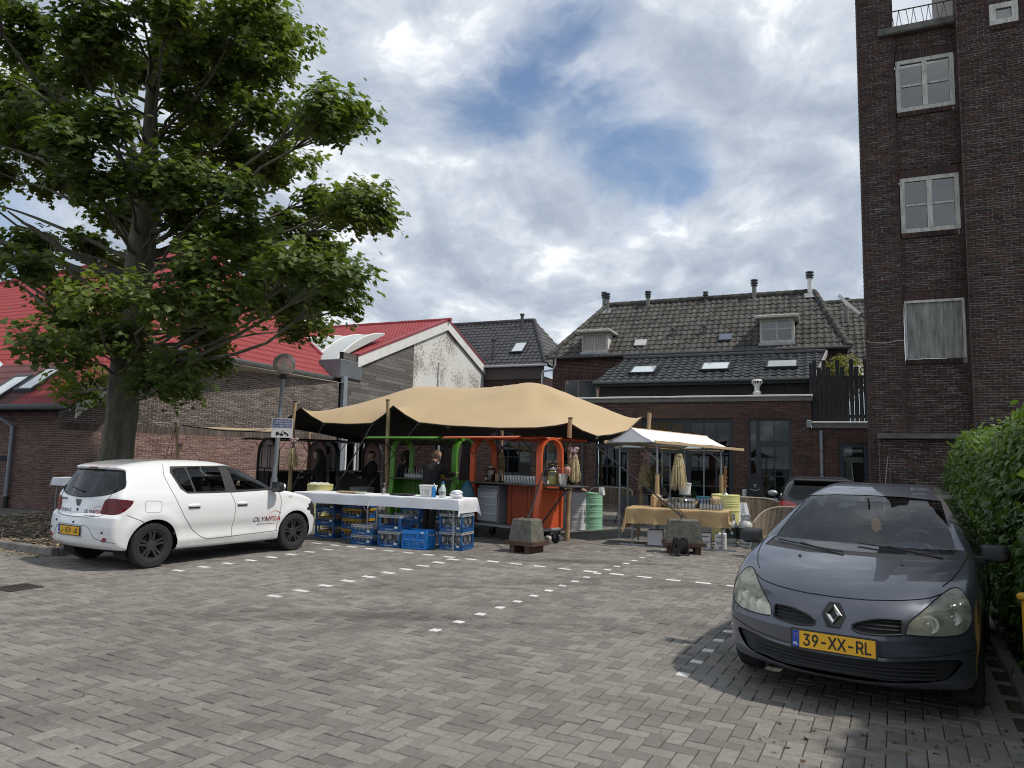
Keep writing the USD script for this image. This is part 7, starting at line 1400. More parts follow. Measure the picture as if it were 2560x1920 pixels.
# ---- bars on wheels
MCOUNT = M('dark_counter', (0.06, 0.058, 0.055), 0.45, 0.2, 6)
def u_shape(W, H_, inset=0.0, z0=.30, n=16):
 r = W / 2 - inset; c = H_ - W / 2; return [(W / 2 - r, z0), (W / 2 - r, c)] + [(W / 2 - r * math.cos(a), c + r * math.sin(a)) for a in np.linspace(0, math.pi, n)][1:-1] + [(W / 2 + r, c), (W / 2 + r, z0)]
def bar_booth(name, label, col, o, rz, L, W=.70, H_=2.10, zc=1.15, front=None, ends=(None, None), flap_back=True, inside=None, shelf=False, group=None):
 c = np.array(col); P = M(name + '_paint', tuple(c), .42, .06, 2, coat=.2); PI = M(name + '_paint_inner', tuple(c * .92), .55, .06, 2); t = thing('bar_booth', label, 'bar booth', o, rz, group)
 X, Y_, Z_ = np.eye(3)
 for x in (0, L - .13):
  ring = Polygon(u_shape(W, H_)).difference(Polygon(u_shape(W, H_, .055, .0))); obj('arch_frame', MB().poly(ring, (x, 0, 0), Y_, Z_, th=.13, n=X), P, t, smooth=30)
 for i, x in enumerate((.05, L - .08)):
  q = Polygon([(.055, .30), (W - .055, .30), (W - .055, zc), (.055, zc)]); obj('end_panel', MB().poly(q, (x, 0, 0), Y_, Z_, th=.03, n=X), PI, t)
  if ends[i] is not None: obj('arch_panel', MB().poly(Polygon(u_shape(W, H_, .06, zc)), (x, 0, 0), Y_, Z_, th=.02, n=X), ends[i], t)
 for x in (.13, L - .13):
  s_ = 1 if x < L / 2 else -1; obj('foot_flare', MB().add([(x, -.004, 1.0), (x, -.004, .30), (x + s_ * .0, -.09, .30), (x - s_ * .13, -.004, 1.0), (x - s_ * .13, -.09, .30), (x - s_ * .13, -.004, .30)], [[0, 1, 2], [0, 2, 4], [0, 4, 3], [3, 4, 5]]), P, t)
 r = W / 2; a = np.linspace(math.radians(62), math.radians(118), 8); obj('roof_shell', MB().grid(np.array([[(x, r - r * math.cos(q), H_ - r + r * math.sin(q)) for q in a] for x in (.13, L - .13)])), P, t, smooth=40)
 for sg in ((-1, 1) if flap_back else (-1,)):
  y0 = r + sg * r * .47; z0 = H_ - .035; prof = [(0, 0), (.10, .03), (.45, .035), (.80, .02), (.88, .0)]; m = MB()
  for dz, fl in ((0, False), (-.018, True)): m.grid(np.array([[(x, y0 + sg * d, z0 + h + dz) for d, h in prof] for x in (-.12, L + .02)]), flip=fl)
  for k in range(4):
   x = .02 + (L - .12) * k / 3; m.tube([(x, y0 + sg * d, z0 + h - .025) for d, h in prof], .014, 4)
  m.tube([(-.12, y0 + sg * .88, z0 - .01), (L + .02, y0 + sg * .88, z0 - .01)], .012, 5); obj('flap', m, PI if sg > 0 else P, t, smooth=40)
  for x in (.10, L - .16): obj('strut', MB().tube([(x, r + sg * r * .98, 1.72), (x, y0 + sg * .62, z0 + .0)], .010, 5), MROPE, t)
 obj('counter', MB().rbox((L / 2, W / 2, zc), (L - .12, W + .16, .03), .006), MCOUNT, t)
 if shelf: obj('side_shelf', MB().rbox((L + .34, W / 2, zc), (.70, W * .8, .025), .005), MCOUNT, t); obj('shelf_brace', MB().tube([(L - .02, -.02, .34), (L + .62, .05, zc - .03)], .016, 6).tube([(L + .02, .1, zc - .06), (L + .66, .1, zc - .06)], .014, 4), MROPE, t)
 obj('platform', MB().rbox((L / 2, W / 2, .29), (L - .02, W - .02, .05), .008), MZINC, t); obj('back_panel', MB().obox((.13, W - .06, .32), (L - .26, 0, 0), (0, .02, 0), (0, 0, zc - .34)), PI, t)
 if front: obj('front_panel', MB().obox((front[0] * L, .30, .32), ((front[1] - front[0]) * L - .13, 0, 0), (0, .02, 0), (0, 0, zc - .34)), M(name + '_shade_panel', tuple(c * .5), .6, .06, 2), t); [obj('panel_joint', MB().obox((front[0] * L + q, .296, .33), (.008, 0, 0), (0, .006, 0), (0, 0, zc - .37)), MSEAM, t) for q in (.12, .55, .66)]  # front panel paint darkened: shade below the counter put into its colour
 for x in (.12, L - .12):
  for y in (.08, W - .08):
   w_ = thing('caster', None, None, (0, 0, 0), parent=t); obj('fork', MB().box((x, y, .235), (.05, .07, .03)).obox((x - .02, y - .035, .10), (.04, 0, 0), (0, .006, 0), (0, 0, .13)).obox((x - .02, y + .029, .10), (.04, 0, 0), (0, .006, 0), (0, 0, .13)), MZINC, w_); obj('wheel', MB().lathe([(.02, -.022), (.085, -.022), (.10, -.012), (.10, .012), (.085, .022), (.02, .022)], 20, (x, y, .10), (0, 1, 0)), MTYRE, w_, smooth=40)
 return t
MPPNL = M('pinkish_panel', (0.42, 0.33, 0.32), .7, .1, 3); MDPNL = M('dark_arch_panel', (0.045, 0.036, 0.034), .7, .1, 3)
RZR = math.radians(-43.3); aR = np.array([math.cos(RZR), math.sin(RZR), 0]); oR = np.array([.60, 13.82, 0]) - aR * 2.0
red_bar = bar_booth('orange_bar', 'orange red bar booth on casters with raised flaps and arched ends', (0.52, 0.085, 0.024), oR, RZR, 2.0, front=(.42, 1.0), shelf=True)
RZG = math.radians(-35); aG = np.array([math.cos(RZG), math.sin(RZG), 0]); oG = np.array([-1.18, 15.6, 0]) - aG * 2.0
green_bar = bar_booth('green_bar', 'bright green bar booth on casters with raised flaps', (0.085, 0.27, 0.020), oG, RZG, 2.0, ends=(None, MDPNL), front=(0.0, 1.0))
pA = at(665, 1150, 20.4); pB = at(817, 1150, 22.0); RZD = math.radians(52.3); yv = np.array([-math.sin(RZD), math.cos(RZD), 0])
for p, lab in ((pA, 'black bar booth with pale arched end panel nearest the hall wall'), (pB, 'black bar booth with pale arched end panels, the one further right under the tent')):
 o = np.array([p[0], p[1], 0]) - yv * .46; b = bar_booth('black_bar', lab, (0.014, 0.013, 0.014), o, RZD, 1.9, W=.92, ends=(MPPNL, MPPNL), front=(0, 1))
 m = MB()
 for y in (.22, .64): m.tube([(-.03, y, 1.25), (-.03, y, 1.85)], .010, 5).tube([(-.03, y + .12, 1.25), (-.03, y + .12, 1.85)], .010, 5).box((-.02, y + .06, 1.87), (.04, .18, .03)).box((-.02, y + .06, 1.23), (.04, .18, .03))
 m.tube([(-.03, .15, 1.24), (-.03, .80, 1.24)], .010, 5).tube([(-.03, .46, 1.24), (-.03, .46, .35)], .018, 5); obj('hook_rails', m, MROPE, b)
FRB = Fr(oR, RZR); FGB = Fr(oG, RZG)
MSTEEL = M('brushed_steel', (0.36, 0.37, 0.38), .35, .1, 30, metal=.8)
fz = thing('glass_fridge', 'grey under-counter fridge with a glass door in the orange bar', 'fridge', FRB.out((.45, .10, .32)), RZR)
obj('cabinet', MB().rbox((0, .28, .39), (.60, .50, .78), .012), M('fridge_grey', (.18, .19, .20), .5, .1, 5), fz); dr = obj('door', MB().rbox((0, .005, .37), (.58, .04, .66), .008), M('fridge_door', (.30, .33, .34), .25, .08, 5, coat=.6), fz); obj('handle', MB().rbox((0, -.03, .67), (.5, .03, .035), .008), MSTEEL, dr)
for z in (.2, .38, .54): obj('shelf_line', MB().box((0, -.018, z), (.5, .006, .008)), MWHITE, dr)
# ---- tables, cloths, crates
MCLOTH = M('white_tablecloth', (0.70, 0.71, 0.75), .9, .04, 2, .004, 30); MKRAFT = M('kraft_cloth', (0.43, 0.30, 0.155), .9, .08, 3, .006, 14)
MGLS = glass_pane('drinking_glass', (.95, .96, .96), .0, 1.6, .10)
MALU = M('table_leg_grey', (0.30, 0.31, 0.32), .45, .1, 12, metal=.5)
def cloth(t, name, mat, L, W, z, drops, seed=0, amp=.02, folds=5.0, sag=.006, corner=.10):
 "cloth over a table top L x W: drops = (front, right, back, left)"
 rng = np.random.default_rng(seed); h = .03; df, dr_, db, dl = drops
 X = np.arange(-dl, L + dr_ + h, h); Y_ = np.arange(-df, W + db + h, h); x, y = np.meshgrid(X, Y_, indexing='ij')
 ox = np.where(x < 0, -x, np.where(x > L, x - L, 0)); oy = np.where(y < 0, -y, np.where(y > W, y - W, 0)); sx, sy = np.sign(x - L / 2), np.sign(y - W / 2)
 d = np.maximum(ox, oy); both = np.minimum(ox, oy)
 px, py = np.clip(x, 0, L), np.clip(y, 0, W)
 wv = amp * (np.sin(x * folds * 2.1 + 3 * meshkit.noise(np.stack([x * 1.3, y * 0, x * 0 + seed], -1))) + .6 * np.sin(y * folds * 2.6 + 1)) * np.clip(d / .15, 0, 1)
 outx = np.where(ox > 0, .012 + .25 * both + np.clip(ox / .2, 0, 1) * .012 + np.where(ox >= oy, wv, 0), 0); outy = np.where(oy > 0, .012 + .25 * both + np.where(oy > ox, wv, 0), 0)
 drop = np.hypot(ox, oy) * np.where(both > 0, 1.0, 1.0); zz = z - np.where(d > 0, np.maximum(drop - .01, 0), 0) + sag * (meshkit.fbm(np.stack([x * 3, y * 3, x * 0 + seed], -1), 3) - .5) * (d == 0)
 crease = .0035 * (np.abs(((x + .11) % .42) - .21) < .02) * (d > 0)
 P = np.stack([px + sx * outx, py + sy * (outy + crease), zz], -1); return obj(name, MB().grid(P), mat, t, smooth=70)
def trestle(name, label, o, rz, L, W, h, clothlabel=None, mat=None, drops=(.22, .22, .22, .22), legs=True, seed=0, bar=False, group=None, amp=.016):
 t = thing(name, label, 'table', o, rz, group); obj('table_top', MB().rbox((L / 2, W / 2, h - .015), (L, W, .03), .006), MCOUNT, t)
 for x in (.10, L - .10):
  for y in (.05, W - .05): obj('leg', MB().tube([(x, y, 0 if not bar else .03), (x, y, h - .03)], .018, 8), MALU, t)
  obj('cross_bar', MB().tube([(x, .05, .32), (x, W - .05, .32)], .013, 6), MALU, t)
  if bar: obj('foot_bar', MB().box((x, .05, .018), (.5, .04, .03)), MALU, t)
  obj('brace', MB().tube([(x, .06, h - .34), (x + (.28 if x < L / 2 else -.28), .06, h - .04)], .010, 6), MALU, t)
 if clothlabel:
  c = thing('tablecloth', clothlabel, 'tablecloth', o, rz); cloth(c, 'cloth', mat, L, W, h + .006, drops, seed, amp)
 return t
TF = np.array([-.91, 12.72, 0]) - U * 1.82; HT = .91
FT1 = Fr(TF, -UD); FT2 = Fr(TF - U * 1.86 + V * .05, -UD)
trestle('folding_table', 'folding table under the white cloth nearest the orange bar, crates below', TF, -UD, 1.82, .74, HT, 'white cloth on the right-hand folding table, one corner hanging low', MCLOTH, (.21, .26, .20, .16), seed=1)
trestle('folding_table', 'folding table under the white cloth beside the nose of the white car', FT2.o, -UD, 1.82, .74, HT - .01, 'white cloth on the left-hand folding table beside the white car', MCLOTH, (.21, .02, .20, .20), seed=2)
c2 = at(128, 1255, 17.3); trestle('folding_table', 'small cloth covered table against the hall behind the white car', (c2[0] - .0, c2[1], 0), -UD - .1, 1.6, .7, .95, 'white cloth on the table at the hall corner behind the white car', MCLOTH, (.20, .2, .2, .18), seed=3)
def wineglass(m, o, s_=1.0, up=True, n=10):
 pr = [(.001, 0), (.034, .002), (.034, .004), (.006, .012), (.0045, .075), (.012, .092), (.034, .125), (.037, .155), (.031, .205)]
 if not up: pr = [(r, .205 - z) for r, z in pr][::-1]
 return m.lathe([(r * s_, z * s_) for r, z in pr], n, o)
MCRB = M('crate_blue', (0.012, 0.085, 0.25), .5, .1, 5); MCRL = M('crate_bright_blue', (0.02, 0.20, 0.58), .5, .06, 5); MCRG = M('crate_grey', (0.36, 0.37, 0.38), .55, .08, 5); MCRY = M('crate_yellow', (0.55, 0.30, 0.02), .5, .08, 5); MLBL = M('paper_label', (.7, .7, .66), .8, .05, 9); MAMB = M('amber_glass', (.30, .20, .07), .12, .3, 20, spec=.9)
def glass_crate(label, o, rz, h=.30, rim=None, glasses='wine', body=None, S=.47, group=None):
 t = thing('glass_crate', label, 'crate', o, rz, group); b = body or MCRB; m = MB(); th = .012
 hw = .095
 m.box((S / 2, S / 2, .008), (S, S, .012))
 for k in range(2):     # tray walls with rows of openings
  for side in range(4):
   pass
 slots = 7
 for (ex, ey, ox, oy) in ((1, 0, 0, 0), (1, 0, 0, S - th), (0, 1, 0, 0), (0, 1, S - th, 0)):
  m.obox((ox, oy, .012), (S * ex + th * (1 - ex), 0, 0), (0, S * ey + th * (1 - ey), 0), (0, 0, .045)); m.obox((ox, oy, hw - .015), (S * ex + th * (1 - ex), 0, 0), (0, S * ey + th * (1 - ey), 0), (0, 0, .015))
  for k in range(slots + 1):
   p = (S - .014) * k / slots; m.obox((ox + p * ex, oy + p * ey, .057), (.014 * ex + th * (1 - ex), 0, 0), (0, .014 * ey + th * (1 - ey), 0), (0, 0, hw - .072))
 obj('tray', m, b, t)
 for x in (0, S - .035):
  for y in (0, S - .035): obj('corner_post', MB().rbox((x + .0175, y + .0175, h / 2), (.035, .035, h - .01), .006), b, t)
 r = MB(); z = h - .05 if rim is not None else h - .03; hh = .045
 for (ex, ey, ox, oy) in ((1, 0, -.002, -.002), (1, 0, -.002, S - th + .002), (0, 1, -.002, -.002), (0, 1, S - th + .002, -.002)):
  r.obox((ox, oy, z), (S * ex + th * (1 - ex), 0, 0), (0, S * ey + th * (1 - ey), 0), (0, 0, .014)); r.obox((ox, oy, z + hh - .012), (S * ex + th * (1 - ex), 0, 0), (0, S * ey + th * (1 - ey), 0), (0, 0, .012))
  for k in range(10): p = (S - .02) * k / 9; r.obox((ox + p * ex, oy + p * ey, z + .014), (.02 * ex + th * (1 - ex), 0, 0), (0, .02 * ey + th * (1 - ey), 0), (0, 0, hh - .026))
 obj('rim', r, rim or b, t)
 obj('label', MB().box((S * .82, -.003, .07), (.06, .004, .035)), MLBL, t); obj('printing', MB().box((S * .5, -.002, .033), (.17, .003, .012)), MCRG, t)
 if glasses:
  g = MB();
  for i in range(5):
   for j in range(5):
    o_ = (.06 + i * (S - .12) / 4, .06 + j * (S - .12) / 4, .02)
    if glasses == 'wine' and h > .24: wineglass(g, o_, 1.0, (i + j) % 2 == 0, 8)
    else: g.lathe([(.03, 0), (.032, .02), (.036, .115), (.034, .115), (.029, .01)], 8, o_)
  obj('glasses', g, MAMB if glasses == 'amber' else MGLS, t, smooth=40, kind='stuff')
 return t
def stack(px, py, hs, rims, kinds, labs, dx=0, body=None):
 o = gp(px, py); z = 0
 for h, r, k, lb in zip(hs, rims, kinds, labs): glass_crate(lb, (o[0], o[1], z), -UD, h, r, k, body); z += h
stack(876, 1360, (.185, .185), (MCRG, MCRG), ('low', 'low'), ('low blue glass crate with grey rim on the ground, leftmost of the front row', 'low blue glass crate with a grey lid rim on top of the leftmost front crate'))
stack(943, 1366, (.29, .29), (MCRG, MCRG), ('wine', None), ('tall blue glass crate on the ground left of the bright blue folding box', 'empty tall blue crate stacked left of the bright blue folding box'))
stack(1096, 1373, (.32, .32), (MCRG, MCRG), ('wine', 'wine'), ('lower blue wine glass crate behind the right table leg', 'upper blue wine glass crate behind the right table leg, red cup inside'))
stack(852, 1346, (.20, .20, .20, .20), (MCRY, MCRY, MCRY, MCRB), ('amber',) * 4, ('lowest crate of the yellow rimmed stack under the left table', 'second crate from the ground in the yellow rimmed stack', 'third crate from the ground in the yellow rimmed stack', 'topmost crate of the yellow rimmed stack under the left table'))
stack(786, 1342, (.27, .27, .24), (MCRB,) * 3, ('amber',) * 3, ('bottom dark blue crate right behind the nose of the white car', 'middle dark blue crate right behind the nose of the white car', 'top dark blue crate behind the nose of the white car'))
stack(1000, 1333, (.28, .28, .22), (MCRB, MCRB, MCRY), ('wine', 'wine', 'low'), ('bottom crate of the rear stack behind the bright blue box', 'middle crate of the rear stack behind the bright blue box', 'yellow rimmed crate on top of the rear stack under the right table'))
stack(1050, 1336, (.32, .30), (MCRG, MCRG), ('wine', 'wine'), ('shadowed lower crate just left of the right table legs at the back', 'shadowed upper crate at the back with a grey rim'))
def folding_box(px, py, W=.50, D=.36, H_=.33):
 o = gp(px, py); t = thing('folding_box', 'bright blue folding crate with slatted sides on the ground', 'crate', o, -UD); m = MB(); th = .014
 m.box((W / 2, D / 2, .01), (W, D, .02))
 for (ex, ey, ox, oy) in ((1, 0, 0, 0), (1, 0, 0, D - th), (0, 1, 0, 0), (0, 1, W - th, 0)):
  Lx = W if ex else D
  for z, hh in ((.0, .035), (H_ * .47, .035), (H_ - .06, .06)): m.obox((ox, oy - (.006 if z > .2 else 0), z), (W * ex + th * (1 - ex), 0, 0), (0, D * ey + th * (1 - ey) + (.006 if z > .2 else 0), 0), (0, 0, hh))
  for k in range(4): p = (Lx - .022) * k / 3; m.obox((ox + p * ex, oy + p * ey, .035), (.022 * ex + th * (1 - ex), 0, 0), (0, .022 * ey + th * (1 - ey), 0), (0, 0, H_ - .06))
  for k in range(19): p = .02 + (Lx - .05) * k / 18; m.obox((ox + p * ex + .004 * (1 - ex), oy + p * ey + .004 * (1 - ey), .035), (.011 * ex + .004 * (1 - ex), 0, 0), (0, .011 * ey + .004 * (1 - ey), 0), (0, 0, H_ - .06))
  for z in (.07, .10, .21, .24): m.obox((ox + .004 * (1 - ex), oy + .004 * (1 - ey), z), (W * ex + .005 * (1 - ex), 0, 0), (0, D * ey + .005 * (1 - ey), 0), (0, 0, .009))
 obj('box', m, MCRL, t); obj('lid_panel', MB().box((W / 2, D / 2, H_ - .03), (W - .03, D - .03, .012)), MCRL, t); obj('label', MB().box((W * .86, -.009, H_ - .03), (.05, .003, .03)), MLBL, t)
 obj('handle', MB().tube([(W + .003, D * .25, H_ - .05), (W + .03, D * .3, H_ - .085), (W + .03, D * .65, H_ - .085), (W + .003, D * .7, H_ - .05)], .008, 6), MCRG, t)
folding_box(1003, 1371)
def put(F_, x, y, z, name, label, cat): return thing(name, label, cat, F_.out((x, y, z)), F_.rz)
Z1 = HT + .012
t = put(FT1, 1.08, .22, Z1, 'plastic_tub', 'white plastic tub with a picture on its side on the table', 'tub'); m = MB(); q = [(.125, 0), (.14, .17), (.148, .17), (.148, .19)]
m.add(*(lambda h: (h.vertices, h.faces))(trimesh.convex.convex_hull(np.array([(sx * a, sy * a * .7, z) for a, z in ((.11, 0), (.135, .19)) for sx in (-1, 1) for sy in (-1, 1)])))); obj('tub', m, MWHITE, t); obj('lid', MB().rbox((0, 0, .2), (.29, .21, .025), .008), MWHITE, t); obj('picture', MB().obox((-.075, -.088, .035), (.14, 0, 0), (0, .002, 0), (0, -.010, .10)), M('biscuit_print', (.55, .40, .28), .7, .5, 18, col2=(.75, .78, .80)), t)
t = put(FT1, 1.25, .14, Z1, 'spray_bottle', 'slim blue bottle with a clear cap beside the tub', 'bottle'); obj('bottle', MB().lathe([(0, 0), (.036, .002), (.038, .02), (.038, .15), (.02, .18), (.014, .19), (.014, .21), (0, .21)], 16), M('sky_blue_plastic', (.03, .22, .55), .3, .05, 5), t, smooth=40); obj('cap', MB().lathe([(.015, .2), (.015, .235), (.008, .25), (0, .25)], 12), M('clear_cap', (.55, .60, .65), .2, .05, 5), t)
t = put(FT1, 1.42, .16, Z1, 'cleaner_bottle', 'pale green cleaner bottle with blue cap and dark label', 'bottle'); m = MB().lathe([(0, 0), (.058, .003), (.06, .02), (.06, .12), (.045, .18), (.024, .235), (.022, .25), (0, .25)], 18); obj('bottle', m, M('pale_green_plastic', (.50, .62, .56), .3, .05, 5), t, smooth=40); obj('cap', MB().lathe([(.026, .245), (.026, .285), (0, .29)], 14), M('blue_cap', (.02, .12, .30), .4, .05, 5), t); obj('label', MB().lathe([(.0612, .045), (.0612, .115)], 18, arc=6.2), M('dark_label', (.08, .07, .12), .5, .5, 40, col2=(.6, .6, .62)), t); obj('grip', MB().tube([(-.055, 0, .17), (-.085, 0, .13), (-.062, 0, .07)], .009, 6), M('pale_green_plastic', (.50, .62, .56), .3), t)
t = put(FT1, 1.62, .20, Z1, 'towel_heap', 'crumpled white towels at the right end of the table', 'towel'); m = MB(); rng = np.random.default_rng(4)
for k in range(6):
 s_ = trimesh.creation.icosphere(3, 1.0); v = np.asarray(s_.vertices) * [.11, .075, .035]; v = v * (1 + .5 * (meshkit.fbm(v * 22 + k * 7, 3)[:, None] - .5)); a = k * .9; R = np.array([[math.cos(a), -math.sin(a), 0], [math.sin(a), math.cos(a), 0], [0, 0, 1]]); v = v @ R.T; v += [rng.uniform(-.09, .09), rng.uniform(-.05, .05), .03 + .016 * k]; v[:, 2] = np.maximum(v[:, 2], 0); m.add(v, s_.faces)
obj('towels', m, MCLOTH, t, smooth=60)
t = put(FT1, .50, .28, Z1, 'black_tray', 'flat black tray lying on the right-hand table', 'tray'); obj('tray', MB().rbox((0, 0, .015), (.42, .28, .03), .01), MBPL, t)
t = put(FT1, .10, .25, Z1, 'upturned_glass', 'single wine glass standing upside down at the joint of the two tables', 'glass'); obj('glass', wineglass(MB(), (0, 0, 0), 1.05, False, 20), MGLS, t, smooth=40)
t = put(FT2, 1.15, .30, Z1 - .01, 'serving_tray', 'wooden serving tray with metal handles on the left-hand table', 'tray'); obj('tray', MB().rbox((0, 0, .018), (.50, .32, .022), .006), MPOLE, t)
for s_ in (-1, 1): obj('handle', MB().tube([(s_ * .24, -.09, .025), (s_ * .285, -.07, .035), (s_ * .285, .07, .035), (s_ * .24, .09, .025)], .006, 6), MZINC, t)
t = put(FT2, 1.42, .22, Z1 - .01, 'folded_cloth', 'pale green folded cloth on the left-hand table', 'cloth'); obj('cloth', MB().rbox((0, 0, .012), (.2, .14, .022), .008, .4), M('pale_green_cloth', (.42, .55, .47), .9, .1, 9), t)
ZC = 1.168
def put_b(F_, x, y, name, label, cat, z=ZC): return thing(name, label, cat, F_.out((x, y, z)), F_.rz)
MJAR = glass_pane('jar_glass', (.86, .88, .87), .0, 1.6); MLEM = M('lemonade', (.62, .56, .16), .3, .05, 5)
def dispenser(F_, x, y, label, liquid, lvl, z=ZC, s_=1.0):
 t = put_b(F_, x, y, 'drink_dispenser', label, 'dispenser', z); obj('jar', MB().lathe([(.0, .0), (.105, .002), (.115, .02), (.115, .22), (.09, .26), (.07, .275), (.07, .30)], 22), MJAR, t, smooth=40); obj('drink', MB().lathe([(0, .006), (.108, .008), (.109, lvl), (0, lvl)], 22), liquid, t, smooth=40); obj('lid', MB().lathe([(.074, .285), (.078, .29), (.078, .315), (.03, .325), (.02, .345), (0, .35)], 20), MSTEEL, t, smooth=40); obj('tap', MB().tube([(0, -.11, .045), (0, -.15, .045), (0, -.155, .02)], .012, 8).sphere((0, -.145, .065), .018, 1), MWHITE, t)
dispenser(FRB, 2.12, .22, 'glass lemonade dispenser on the side shelf of the orange bar', MLEM, .165); dispenser(FRB, .22, .42, 'dark drink dispenser at the left end inside the orange bar', M('dark_drink', (.06, .02, .015), .2), .14)
g = thing('glass_rows', 'rows of clear tumblers standing on the orange bar counter', 'glasses', FRB.out((0, 0, ZC)), RZR); m = MB()
for i in range(13):
 for j in range(4): m = MB().lathe([(.028, 0), (.03, .004), (.036, .145), (.034, .145), (.028, .012)], 12, (.92 + i * .079, .14 + j * .085, 0)); obj('tumbler', m, MGLS, g, smooth=40)
for i in range(5):
 t = put_b(FRB, .60 + .075 * i, .30 + .06 * (i % 2), 'dark_bottle', ('first', 'second', 'third', 'fourth', 'fifth')[i] + ' dark bottle from the left in the row beside the tumblers', 'bottle'); t.SetCustomDataByKey('group', 'dark bottles on the orange bar'); obj('bottle', MB().lathe([(0, 0), (.032, .002), (.033, .11), (.014, .15), (.013, .19), (0, .19)], 12), M('dark_bottle_glass', (.012, .012, .014), .15, .1, 5, coat=.6), t, smooth=40)
t = put_b(FRB, .42, .45, 'wooden_block', 'small wooden block box at the left inside the orange bar', 'box'); obj('block', MB().rbox((0, 0, .08), (.11, .11, .16), .006), MPOLE, t)
g = thing('upturned_wine_glasses', 'upturned wine glasses in rows on the left half of the green bar counter', 'glasses', FGB.out((0, 0, ZC)), RZG)
for i in range(7):
 for j in range(3): obj('wine_glass', wineglass(MB(), (.42 + i * .085, .10 + j * .09, 0), 1.05, False, 12), MGLS, g, smooth=40)
t = put_b(FGB, 1.66, .12, 'cutting_board', 'pale wooden cutting board on the right of the green counter', 'board'); obj('board', MB().rbox((0, 0, .015), (.42, .28, .03), .006), MPOLE, t)
rng = np.random.default_rng(9); MORG, MLEMN = M('orange_skin', (.62, .22, .02), .5, .08, 40, .002, 200), M('lemon_skin', (.62, .50, .06), .5, .08, 40)
for k, (x, y, z, mt, lb) in enumerate([(1.56, .08, .065, MLEMN, 'yellow green lemon at the left of the fruit on the cutting board'), (1.64, .08, .068, MORG, 'orange in the front middle of the cutting board'), (1.72, .07, .068, MORG, 'orange right of the middle on the cutting board'), (1.80, .10, .068, MORG, 'orange at the right end of the cutting board'), (1.76, .12, .130, MORG, 'orange lying on top of the others on the green bar')]):
 t = put_b(FGB, x, y, 'citrus_fruit', lb, 'fruit', ZC + z); obj('fruit', MB().sphere((0, 0, 0), .038, 2, (1, 1, .95)), mt, t, smooth=True)
t = put_b(FGB, 1.30, .42, 'dark_bowl', 'dark bowl with ice behind the barman on the green counter', 'bowl'); obj('bowl', MB().lathe([(0, 0), (.07, .002), (.15, .09), (.145, .09), (.06, .012)], 20), MBPL, t, smooth=40)
o = at(1168, 1240, 14.9); t = thing('rubbish_bag', 'dark blue rubbish bag hanging between the green and orange bars', 'bag', (o[0], o[1], .30)); s_ = trimesh.creation.icosphere(4, 1.0); v = np.asarray(s_.vertices) * [.17, .14, .43] + [0, 0, .46]; v[:, :2] *= (1 + .35 * (meshkit.fbm(np.stack([np.arctan2(v[:, 1], v[:, 0]) * 2, v[:, 2] * 1.2, v[:, 2] * 0], 1), 4)[:, None] - .5)) * np.interp(v[:, 2], [0, .5, .9], [1.1, 1.0, .75])[:, None]; obj('bag', MB().add(v, s_.faces), M('blue_bag', (.010, .085, .13), .35, .15, 5), t, smooth=50)
def flowers(t, rng, n, r, h, cols, stem=True):
 m = MB(); P = []
 for k in range(n):
  a, q = rng.random() * 6.283, rng.random() ** .5 * r; e = np.array([q * math.cos(a), q * math.sin(a), h * (.6 + .45 * rng.random())]); P.append(e); m.tube([(0, 0, 0), e * [.4, .4, .55], e], [.004, .003, .002], 4, caps=False)
 obj('stems', m, M('dry_stem', (.10, .09, .04), .8, .3, 20), t)
 for ci, c in enumerate(cols):
  m = MB()
  for e in P[ci::len(cols)]:
   for j in range(7): a = j / 7 * 6.283; d = np.array([math.cos(a), math.sin(a), .4 * rng.random()]); m.add([e, e + d * .032 + [.012 * math.sin(a), -.012 * math.cos(a), 0], e + d * .042, e + d * .032 - [.012 * math.sin(a), -.012 * math.cos(a), 0]], [[0, 1, 2, 3]])
  obj('flower_heads', m, c, t)
MFP, MFY, MFO, MFW, MFG = M('pink_petal', (.55, .30, .25), .8, .2, 20), M('straw_petal', (.55, .42, .16), .8, .2, 20), M('ochre_petal', (.42, .20, .04), .8, .2, 20), M('cream_petal', (.62, .58, .46), .8, .2, 20), M('grey_green_leaf', (.09, .11, .05), .8, .2, 20)
rng = np.random.default_rng(12); t = put_b(FRB, 1.92, .45, 'flower_vase', 'vase of pink and cream dried flowers in the right arch of the orange bar', 'flowers'); obj('vase', MB().lathe([(0, 0), (.04, .002), (.05, .09), (.03, .15), (.034, .17)], 14), MJAR, t, smooth=40); flowers(t, rng, 26, .17, .46, [MFP, MFW, MFG])
t = put_b(FRB, 2.34, .25, 'metal_ice_bucket', 'shiny metal ice bucket behind the pole on the orange bar shelf', 'bucket'); obj('bucket', MB().lathe([(0, 0), (.075, .002), (.105, .22), (.112, .225), (.10, .22), (.07, .012)], 20), MCHR, t, smooth=40)
